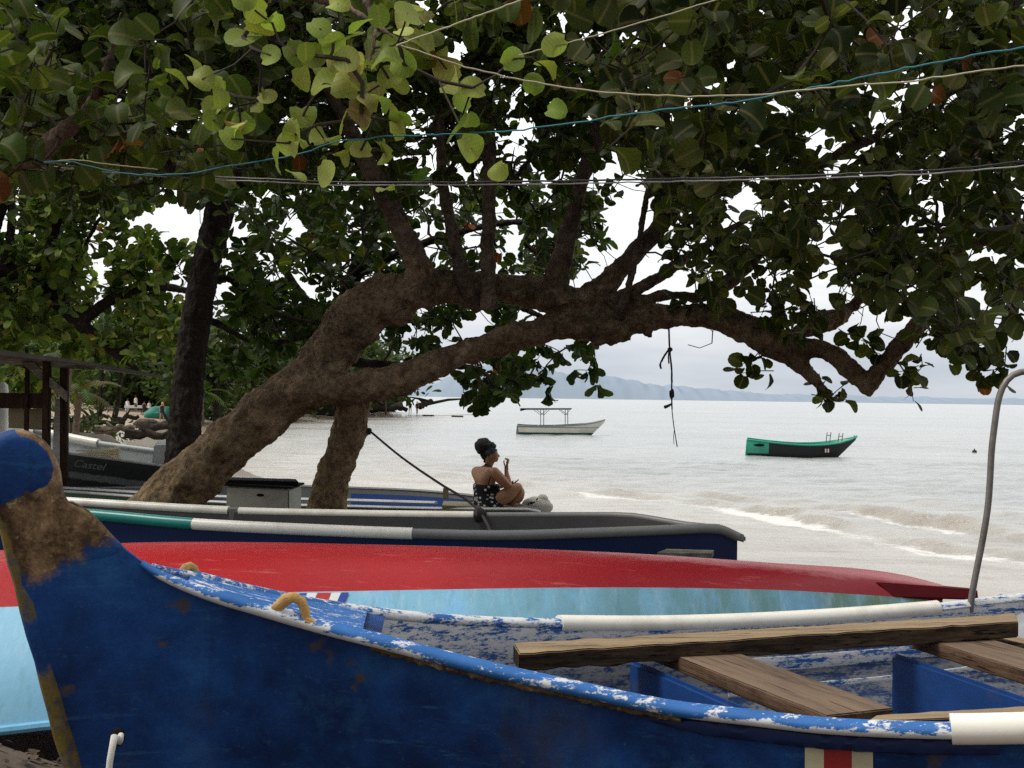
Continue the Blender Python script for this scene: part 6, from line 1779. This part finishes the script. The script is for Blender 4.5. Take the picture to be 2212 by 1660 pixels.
# hair: cap and high bun, with a wrapped scarf round it
mb = MB(); random.seed(5)
mb.blob(W(722, 435, .02), (.112, .112, .098), 20, 14, .08); mb.blob(W(685, 480, .0), (.070, .075, .07), 14, 9, .12)
mb.blob(W(770, 560, .02), (.080, .085, .088), 16, 10, .04); mb.blob(W(742, 690, .01), (.016, .016, .02), 8, 6, .3); mb.build('hair', M['hair'], WO)
rows = []
for t in np.linspace(0, 1, 12):
    c = W(868 - 100 * t, 450 + 190 * t, .01); row = []
    r_ = .050 + .046 * math.sin(math.pi * min(1, t * .9 + .12))
    ax_ = (W(868 - 100, 640) - W(868, 450)).normalized(); x_ = Vector((0, 1, 0)); y_ = ax_.cross(x_).normalized()
    for j in range(22):
        an = 6.283 * j / 22; rr = r_ * (1 + .05 * math.sin(5 * an + 9 * t))
        row.append(c + x_ * math.cos(an) * rr * .98 + y_ * math.sin(an) * rr)
    rows.append(row)
mb = MB(); mb.grid(rows, close=True); mb.blob(W(862, 405, .01), (.036, .04, .028), 12, 8, .12); mb.blob(W(890, 440, .01), (.036, .05, .034), 12, 8, .1); mb.build('head_scarf', M['scarf'], WO)
# top: shell round the torso from the low back down to the hips, with two thin straps
rows = []
sx = Vector((.60, -.80, 0)); sy = Vector((.80, .60, 0))
for (x, y, a_, b_) in ((764, 1066, .176, .140), (766, 1085, .184, .150), (774, 1150, .190, .156), (787, 1210, .192, .158), (797, 1270, .202, .164), (812, 1330, .220, .176), (822, 1385, .230, .186), (826, 1432, .232, .19)):
    c = W(x, y, 0); rows.append([c + sx * math.cos(an) * a_ * (1 + .015 * math.sin(7 * an + y)) + sy * math.sin(an) * b_ for an in np.linspace(0, 6.283, 29)[:-1]])
mb = MB(); mb.grid(rows, close=True); flo = mb.build('floral_top', M['floral'], WO)
for (xa, ya, wa), (xb, yb, wb), (xc, yc, wc) in (((800, 1080, -.175), (842, 940, -.165), (862, 845, -.105)), ((590, 1075, .02), (560, 930, .03), (640, 815, .07))):
    mb = MB(); mb.tube([W(xa, ya, wa), W(xb, yb, wb), W(xc, yc, wc)], .0055, 6); mb.build('shoulder_strap', M['dark'], flo)
# phone
a, b = W(1195, 1085, .16), W(1310, 990, .14); t = (b - a).normalized(); nrm = Vector((-t.z, 0, t.x))
mb = MB(); mb.box((a + b) / 2, t * ((b - a).length / 2), Vector((0, .036, 0)), nrm * .0055)
o = mb.build('phone', M['phone'], None, origin=(a + b) / 2, bevel=.003); tag(o, 'dark phone held over the knee by the sitting woman', 'phone')
# woven sack behind her
c = W(1580, 1420, .25); random.seed(9)
mb = MB(); mb.blob(c + Vector((.02, 0, -.02)), (.20, .16, .13), 24, 14, .045); mb.blob(c + Vector((-.09, .02, -.05)), (.13, .13, .08), 18, 10, .05); mb.blob(c + Vector((.09, .0, .07)), (.075, .09, .07), 16, 9, .06)
sk = mb.build('sack', M['sack'], None, origin=c - Vector((0, 0, .15))); tag(sk, 'pale woven sack with a black mark on the bow beside the sitting woman', 'sack')
mk2 = MB()
def onsack(x, y): return W(x, y, .085)
for pts in ([(1465, 1430), (1470, 1385), (1530, 1370), (1545, 1385), (1500, 1400)], [(1545, 1380), (1580, 1360)], [(1600, 1335), (1622, 1300)], [(1606, 1360), (1612, 1350)]):
    mk2.tube([onsack(*p) for p in pts], .009, 6)
mk2.build('printed_mark', M['dark'], sk)
# platform of sand-filled bow under the sack
# small figures on the far beach
def figure(u, v, d, hpx, pose, cloth, hair, lb, skin='skin_light', legs=True, child=False, dress=.5):
    b = P(u, v, d); h = hpx * d / FPX; b.z = max(gz(b.x, b.y), b.z if abs(b.z - gz(b.x, b.y)) < .3 else gz(b.x, b.y))
    root = empty('person', b, lb, 'person', 'people on the far beach')
    k = h / 1.68; pts = lambda x, z, y=0: Vector((x * k, y * k, z * k))
    s = pose
    Jp = [(pts(0, .93), (.15 * k, .11 * k)), (pts(0, 1.15), (.13 * k, .10 * k)), (pts(0, 1.36), (.15 * k, .10 * k)), (pts(0.01 * s, 1.47), .06 * k), (pts(.02 * s, 1.60), (.085 * k, .095 * k)),
          (pts(-.17, 1.37), .055 * k), (pts(-.24, 1.12), .042 * k), (pts(-.22 + .12 * s, .90, -.08), .036 * k), (pts(.17, 1.37), .055 * k), (pts(.24, 1.12), .042 * k), (pts(.24 + .1 * s, .92, -.06), .036 * k),
          (pts(-.09, .88), .085 * k), (pts(-.10 - .06 * s, .48), .065 * k), (pts(-.10 - .10 * s, .06), .042 * k), (pts(-.10 - .10 * s, .03, -.1), .036 * k),
          (pts(.09, .88), .085 * k), (pts(.10 + .08 * s, .48), .065 * k), (pts(.10 + .06 * s, .06), .042 * k), (pts(.10 + .06 * s, .03, -.1), .036 * k)]
    Ed = [(0, 1), (1, 2), (2, 3), (3, 4), (2, 5), (5, 6), (6, 7), (2, 8), (8, 9), (9, 10), (0, 11), (11, 12), (12, 13), (13, 14), (0, 15), (15, 16), (16, 17), (17, 18)]
    skin_body('body', Jp, Ed, M[skin], root, 1)
    rows_ = []
    for z, a_ in ((1.42, .15), (1.30, .19), (1.12, .165), (.95, .19), (dress, .21)):
        rows_.append([b + pts(math.cos(an) * a_, z, math.sin(an) * a_ * .75) for an in np.linspace(0, 6.283, 13)[:-1]])
    mb_ = MB(); mb_.grid(rows_, close=True); mb_.build('clothing', M[cloth], root)
    mb_ = MB(); mb_.blob(b + pts(.02 * s, 1.63, .03), (.10 * k, .11 * k, .115 * k), 8, 6, .04)
    if hair == 'hair_blond': mb_.blob(b + pts(.05, 1.42, .08), (.10 * k, .06 * k, .22 * k), 8, 6, .05)
    mb_.build('hair', M[hair], root)
figure(275, 886, 112, 33, .4, 'cloth_white', 'hair', 'beachgoer in a long white shirt, leftmost on the far beach', dress=.35)
figure(293, 886, 116, 30, -.3, 'cloth_white', 'hair', 'beachgoer in white behind the low white table', 'skin')
figure(311, 889, 110, 31, .6, 'cloth_dark', 'hair', 'bare legged beachgoer in dark clothes left of the white topped one')
figure(322, 889, 112, 31, -.5, 'cloth_white', 'hair', 'beachgoer in a white top and dark shorts beside the blond one', dress=.9)
figure(350, 895, 100, 41, .7, 'cloth_dark', 'hair_blond', 'long haired blond beachgoer in black walking on the far beach', dress=.8)
figure(408, 912, 84, 26, .2, 'cloth_pink', 'hair', 'small child in pink beside the black trunk on the far beach')
figure(886, 884, 184, 26, .5, 'cloth_dark', 'hair', 'bather at the left on the tip of the driftwood point', 'skin_light', dress=.85)
figure(901, 884, 184, 27, -.5, 'cloth_dark', 'hair', 'bather at the right on the tip of the driftwood point', 'skin_light', dress=.85)
figure(842, 876, 190, 24, .3, 'cloth_dark', 'hair', 'figure in black among the upright driftwood on the point', 'skin', dress=.5)

# ================================================================== things on the far beach
def thing_mesh(mb_, name, mat, label, cat, origin, group=None, bevel=0, smooth=True):
    o = mb_.build(name, M[mat], None, origin=origin, bevel=bevel, smooth=smooth); return tag(o, label, cat, group)
random.seed(21)
b = P(345, 892, 106); b.z = gz(b.x, b.y)
mb = MB(); mb.blob(b + Vector((.0, .6, .35)), (1.5, .8, .75), 16, 9, .12); mb.blob(b + Vector((-.7, .4, .3)), (.8, .6, .5), 12, 8, .15)
thing_mesh(mb, 'tarpaulin', 'cloth_green', 'green tarpaulin heap right of the blond beachgoer', 'tarpaulin', b)
b = P(291, 889, 112); b.z = gz(b.x, b.y)
T_ = empty('picnic_table', b, 'low white topped table among the beachgoers', 'table')
mb = MB(); mb.box(b + Vector((0, 0, .72)), (.85, 0, 0), (0, .4, 0), (0, 0, .13)); mb.build('table_top', M['white_board'], T_, bevel=.03)
for sx_ in (-.7, .7):
    for sy_ in (-.3, .3):
        mb = MB(); mb.tube([b + Vector((sx_, sy_, -.05)), b + Vector((sx_, sy_, .6))], .03, 6); mb.build('leg', M['dark'], T_)
G_D = 'driftwood on the beach'
def log(u0, v0, u1, v1, d, r, lb, mat='drift', forks=1, z=None, grp=G_D):
    a = P(u0, v0, d); c = P(u1, v1, d * 1.01); 
    for q in (a, c): q.z = max(q.z, gz(q.x, q.y) + r * .5)
    mb_ = MB(); n = 9
    pts = [a.lerp(c, i / (n - 1)) + Vector((0, 0, rng.normal(0, r * .35))) for i in range(n)]
    mb_.tube(pts, [r * (1.1 - .5 * i / (n - 1)) for i in range(n)], 9, jit=.16)
    for k in range(forks):
        i = int(rng.integers(2, n - 1)); p = pts[i]
        q = p + Vector((rng.normal(0, 1.6), rng.normal(0, .6), rng.uniform(.3, 1.2))) * r * 3
        mb_.tube([p, p.lerp(q, .5) + rv(r * .3), q], [r * .55, r * .4, r * .2], 7, jit=.15)
    o = mb_.build('driftwood_log', M[mat], None, origin=a - Vector((0, 0, r * .5))); tag(o, lb, 'driftwood', grp)
log(155, 908, 235, 898, 62, .16, 'dark fallen log at the left of the beach by the slim trunks', 'bark_shade', 2)
log(246, 908, 300, 900, 60, .15, 'dark log end raised over the sand below the beachgoers', 'bark_shade', 1)
log(205, 930, 292, 922, 46, .17, 'yellowish log lying in front of the rock pile', 'drift', 1)
log(150, 918, 270, 912, 54, .14, 'tangled dark branch behind the yellowish log', 'bark_shade', 4)
log(290, 918, 400, 908, 58, .15, 'grey log leading to the black trunk', 'drift', 2)
log(300, 925, 420, 918, 52, .17, 'dark wet log below the grey log', 'bark_shade', 2)
log(270, 940, 400, 935, 42, .16, 'brown log just above the black hulled boat rail', 'bark_shade', 2)
log(700, 890, 870, 874, 178, .9, 'large pale fallen trunk on the point', 'drift', 3)
log(760, 886, 880, 880, 172, .5, 'thin driftwood trunk at the foot of the point', 'bark_shade', 2)
log(640, 895, 760, 888, 150, .7, 'dark fallen trunk on the shore right of the leaning tree', 'bark_shade', 3)
log(905, 878, 934, 866, 186, .5, 'forked dark root at the very tip of the point', 'bark_shade', 3)
log(835, 880, 845, 850, 186, .35, 'upright dark snag on the point', 'bark_shade', 2)
log(858, 880, 868, 848, 186, .35, 'upright leaning snag beside the bathers', 'bark_shade', 1)
random.seed(33)
for u, v, d, r, lb in ((190, 918, 48, .9, 'long low pale boulder left of the yellowish log'), (250, 942, 42, .7, 'brown boulder under the yellowish log'), (320, 938, 43, .8, 'largest mossy boulder beside the black trunk'), (372, 948, 40, .55, 'small boulder against the boat rail'), (290, 930, 46, .6, 'dark boulder behind the mossy boulder'), (395, 940, 44, .6, 'pale boulder touching the black trunk')):
    b = P(u, v, d); zg = gz(b.x, b.y)
    mb = MB(); mb.blob((b.x, b.y, zg + r * .25), (r * 1.5, r, r * .62), 14, 9, .16)
    thing_mesh(mb, 'boulder', 'rock', lb, 'rock', (b.x, b.y, zg), 'boulders on the beach')
for u, v, lb in ((350, 901, 'dark ball on the sand left of the other'), (377, 903, 'dark ball on the sand nearer the black trunk')):
    b = P(u, v, 95); b.z = gz(b.x, b.y); mb = MB(); mb.blob(b + Vector((0, 0, .12)), .14, 10, 8, .02); thing_mesh(mb, 'ball', 'dark', lb, 'ball', b, 'balls on the sand')
# low bushes at the back of the beach
for u, d, lb in ((140, 52, 'dark bush right of the shack'), (470, 112, 'bush right of the black trunk'), (560, 130, 'wide bush at the water edge'), (640, 150, 'bush behind the leaning trunk'), (240, 128, 'bush behind the white shirted beachgoer'), (330, 130, 'bush behind the green tarpaulin'), (80, 48, 'bush behind the shack counter')):
    b = P(u, 890, d); b.z = gz(b.x, b.y); root = empty('bush', b, lb, 'bush', 'bushes behind the beach')
    LV = Leaves()
    for k in range(700): LV.add(b + Vector((rng.normal(0, 1.6), rng.normal(1.5, .8), abs(rng.normal(0, 1.1)))) * (d / 80), rv(1), Vector((0, -.4, .7)) + rv(.5), .42 * d / 80 * rng.uniform(.5, 1.2), pick(PAL_WOOD))
    LV.build('foliage', 'obovate', M['leaf_far'], root)
    mb = MB()
    for k in range(5): mb.tube([b, b + Vector((rng.normal(0, .5), 1.5 + rng.normal(0, .4), rng.uniform(.8, 1.6))) * (d / 80)], [.05, .02], 5)
    mb.build('stem', M['bark_shade'], root)

# ================================================================== shack at the left
SD = 17.0
SH = empty('beach_shack', (P(60, 950, SD).x, SD, gz(P(60, 950, SD).x, SD)), 'open dark wooden shack with a low sloping roof at the left frame edge', 'shack')
def Sx(u, v, d=SD): return P(u, v, d)
for u, u2, d in ((139, 142, SD), (102, 101, SD - .1), (60, 56, SD + .3), (-120, -122, SD), (-60, -60, SD + 2.4)):
    t_ = Sx(u, 775, d); b = Sx(u2, 985, d); b.z = gz(b.x, b.y) - .05; w = .048 if u != 60 else .028
    mb = MB(); mb.box8([b + Vector(q) for q in ((-w, -w, 0), (w, -w, 0), (w, w, 0), (-w, w, 0))] + [t_ + Vector(q) for q in ((-w, -w, 0), (w, -w, 0), (w, w, 0), (-w, w, 0))]); mb.build('post', M['post'], SH, bevel=.006)
mb = MB(); c = [Sx(-200, 748, 15.9), Sx(190, 790, 16.1), Sx(352, 818, 19.6), Sx(-130, 750, 20.0)]
top = [Sx(-200, 728, 15.9), Sx(192, 782, 16.1), Sx(354, 812, 19.6), Sx(-130, 735, 20.0)]
mb.box8(c + top); sro = mb.build('roof', M['roof_tin'], SH, bevel=.01)
mb = MB(); c = [Sx(-200, 772, SD - .1), Sx(205, 800, SD - .1), Sx(205, 800, SD - .05), Sx(-200, 772, SD - .05)]; t4 = [Sx(-200, 748, SD - .1), Sx(205, 786, SD - .1), Sx(205, 786, SD - .05), Sx(-200, 748, SD - .05)]
mb.box8(c + t4); mb.build('fascia_board', M['fascia'], sro, bevel=.004)
mb = MB(); e_ = [Sx(44, 783, SD - .14), Sx(72, 783, SD - .14), Sx(143, 846, SD - .14), Sx(143, 868, SD - .14)]; mb.box8([q + Vector((0, .05, 0)) for q in e_] + e_); mb.build('brace', M['fascia'], SH)
mb = MB(); mb.box8([Sx(-60, 882, SD + .3), Sx(100, 883, SD + .3), Sx(100, 880, SD + .9), Sx(-60, 880, SD + .9), Sx(-60, 850, SD + .3), Sx(100, 852, SD + .3), Sx(100, 850, SD + .9), Sx(-60, 848, SD + .9)]); mb.build('counter', M['post'], SH, bevel=.006)
mb = MB(); mb.box8([Sx(18, 925, SD + .5), Sx(96, 930, SD + .5), Sx(96, 930, SD + .56), Sx(18, 925, SD + .56), Sx(18, 882, SD + .5), Sx(96, 884, SD + .5), Sx(96, 884, SD + .56), Sx(18, 882, SD + .56)]); mb.build('counter_panel', M['shack_panel'], SH, bevel=.004)
b = Sx(125, 930, SD + 1.0)
mb = MB(); mb.box8([Sx(108, 940, 18.0), Sx(134, 944, 18.0), Sx(134, 944, 18.08), Sx(108, 940, 18.08), Sx(119, 862, 18.0), Sx(134, 862, 18.0), Sx(134, 862, 18.08), Sx(119, 862, 18.08)]); 
for i in range(4): mb.v[i].z = gz(mb.v[i].x, mb.v[i].y)
o = thing_mesh(mb, 'board', 'pale_grey', 'narrow pale grey board standing between the shack posts', 'board', mb.v[0], bevel=.004)
mb = MB(); rows = []
for z_, s_k in ((0, .9), (.02, 1), (.5, 1), (.92, 1), (.98, .93), (1.0, .7)):
    cx_ = Sx(-8, 826, 19.5); b0 = gz(cx_.x, cx_.y); ht = cx_.z - b0
    rows.append([Vector((cx_.x + math.cos(an) * .19 * s_k, cx_.y + math.sin(an) * .19 * s_k, b0 + ht * z_)) for an in np.linspace(0, 6.283, 17)[:-1]])
mb.grid(rows, close=True); mb.f.append(tuple(range(len(rows) * 16 - 16, len(rows) * 16))); mb.mi.append(0)
thing_mesh(mb, 'barrel', 'white_board', 'tall white rounded drum at the left frame edge behind the white pipe rail', 'barrel', rows[0][0])
# leaf litter on the dark soil at the lower left
LV = Leaves()
for k in range(2600):
    x, y = rng.uniform(-5, 0), rng.uniform(2.6, 5.6); z = gz(x, y)
    LV.add((x, y, z + .012), (rng.normal(), rng.normal(), rng.normal(0, .15)), (rng.normal(0, .25), rng.normal(0, .25), 1), rng.uniform(.02, .065), pick([(5, (.055, .036, .022)), (4, (.10, .055, .03)), (1.2, (.20, .09, .04)), (4, (.03, .023, .016)), (.3, (.22, .17, .09))]))
o = LV.build('leaf_litter', 'obovate', M['litter'], None); tag(o, 'brown fallen leaves scattered on the dark soil', 'leaf litter', None, 'stuff')

# ================================================================== sky, sun, camera
world = bpy.data.worlds.new('World'); scene.world = world; world.use_nodes = True
nt = world.node_tree; nt.nodes.clear()
SUN_EL, SUN_AZ = 56.0, -98.0        # azimuth measured from straight ahead, to the left
def wn(t, **kw):
    o = nt.nodes.new(t)
    for k, v in kw.items(): setattr(o, k, v)
    return o
sky = wn('ShaderNodeTexSky', sky_type='NISHITA'); sky.sun_disc = False
sky.sun_elevation = R(SUN_EL); sky.sun_rotation = R(SUN_AZ); sky.air_density = 1.0; sky.dust_density = 2.0
tc = wn('ShaderNodeTexCoord'); sp = wn('ShaderNodeSeparateXYZ'); nt.links.new(tc.outputs['Generated'], sp.inputs[0])
mp = wn('ShaderNodeMapping'); mp.inputs['Scale'].default_value = (2.2, 2.2, 11.0); nt.links.new(tc.outputs['Generated'], mp.inputs[0])
nz = wn('ShaderNodeTexNoise'); nz.inputs['Scale'].default_value = 2.6; nz.inputs['Detail'].default_value = 7; nz.inputs['Roughness'].default_value = .58; nt.links.new(mp.outputs[0], nz.inputs[0])
rp_ = wn('ShaderNodeValToRGB'); nt.links.new(sp.outputs[2], rp_.inputs[0])          # overcast brightness by height
cr = rp_.color_ramp; cr.elements[0].position = 0.0; cr.elements[0].color = (6.2, 6.7, 7.4, 1); cr.elements[1].position = 1.0; cr.elements[1].color = (15.5, 15.5, 15.5, 1)
for p_, c_ in ((.035, (7.4, 7.8, 8.4)), (.075, (10.0, 10.1, 10.3)), (.14, (12.5, 12.5, 12.5)), (.4, (14.5, 14.5, 14.5))):
    e = cr.elements.new(p_); e.color = (*c_, 1)
cl = wn('ShaderNodeValToRGB'); nt.links.new(nz.outputs[0], cl.inputs[0]); cl.color_ramp.elements[0].position = .32; cl.color_ramp.elements[0].color = (.82, .85, .89, 1); cl.color_ramp.elements[1].position = .68; cl.color_ramp.elements[1].color = (1.10, 1.08, 1.05, 1)
mu = wn('ShaderNodeMix', data_type='RGBA', blend_type='MULTIPLY'); mu.inputs[0].default_value = 1.0; mu.clamp_result = False
nt.links.new(rp_.outputs[0], mu.inputs[6]); nt.links.new(cl.outputs[0], mu.inputs[7])
hb = wn('ShaderNodeMapRange'); nt.links.new(sp.outputs[1], hb.inputs[0])            # sky dimmed behind the viewer to shade the sides facing it
hb.inputs[1].default_value = -.55; hb.inputs[2].default_value = .35; hb.inputs[3].default_value = .45; hb.inputs[4].default_value = 1.0
mu2 = wn('ShaderNodeMix', data_type='RGBA', blend_type='MULTIPLY'); mu2.inputs[0].default_value = 1.0; mu2.clamp_result = False
nt.links.new(mu.outputs[2], mu2.inputs[6]); nt.links.new(hb.outputs[0], mu2.inputs[7])
mx = wn('ShaderNodeMix', data_type='RGBA'); mx.inputs[0].default_value = .93
nt.links.new(sky.outputs[0], mx.inputs[6]); nt.links.new(mu2.outputs[2], mx.inputs[7])
bg = wn('ShaderNodeBackground'); bg.inputs[1].default_value = .1; nt.links.new(mx.outputs[2], bg.inputs[0])
wo_ = wn('ShaderNodeOutputWorld'); nt.links.new(bg.outputs[0], wo_.inputs[0])
sl = bpy.data.lights.new('sun', 'SUN'); sl.energy = 2.5; sl.angle = R(16); sl.color = (1.0, .965, .90)
so = bpy.data.objects.new('sun', sl); COL.objects.link(so)
az = R(SUN_AZ); dv = Vector((math.sin(az) * math.cos(R(SUN_EL)), math.cos(az) * math.cos(R(SUN_EL)), math.sin(R(SUN_EL))))
so.location = dv * 60; so.rotation_euler = dv.to_track_quat('Z', 'Y').to_euler()
cam = bpy.data.cameras.new('camera'); co = bpy.data.objects.new('camera', cam); COL.objects.link(co)
cam.sensor_width = 36; cam.lens = 36 * FPX / 2212; cam.clip_start = .05; cam.clip_end = 20000
mt = Matrix((( _r.x, _u.x, -_f.x, CAM.x), (_r.y, _u.y, -_f.y, CAM.y), (_r.z, _u.z, -_f.z, CAM.z), (0, 0, 0, 1)))
co.matrix_world = mt; scene.camera = co
scene.render.engine = 'CYCLES'
scene.view_settings.view_transform = 'Standard'; scene.view_settings.look = 'None'; scene.view_settings.exposure = 0; scene.view_settings.gamma = 1
scene.cycles.use_denoising = False
scene.cycles.max_bounces = 6; scene.cycles.diffuse_bounces = 3; scene.cycles.glossy_bounces = 3; scene.cycles.transmission_bounces = 4
scene.render.film_transparent = False
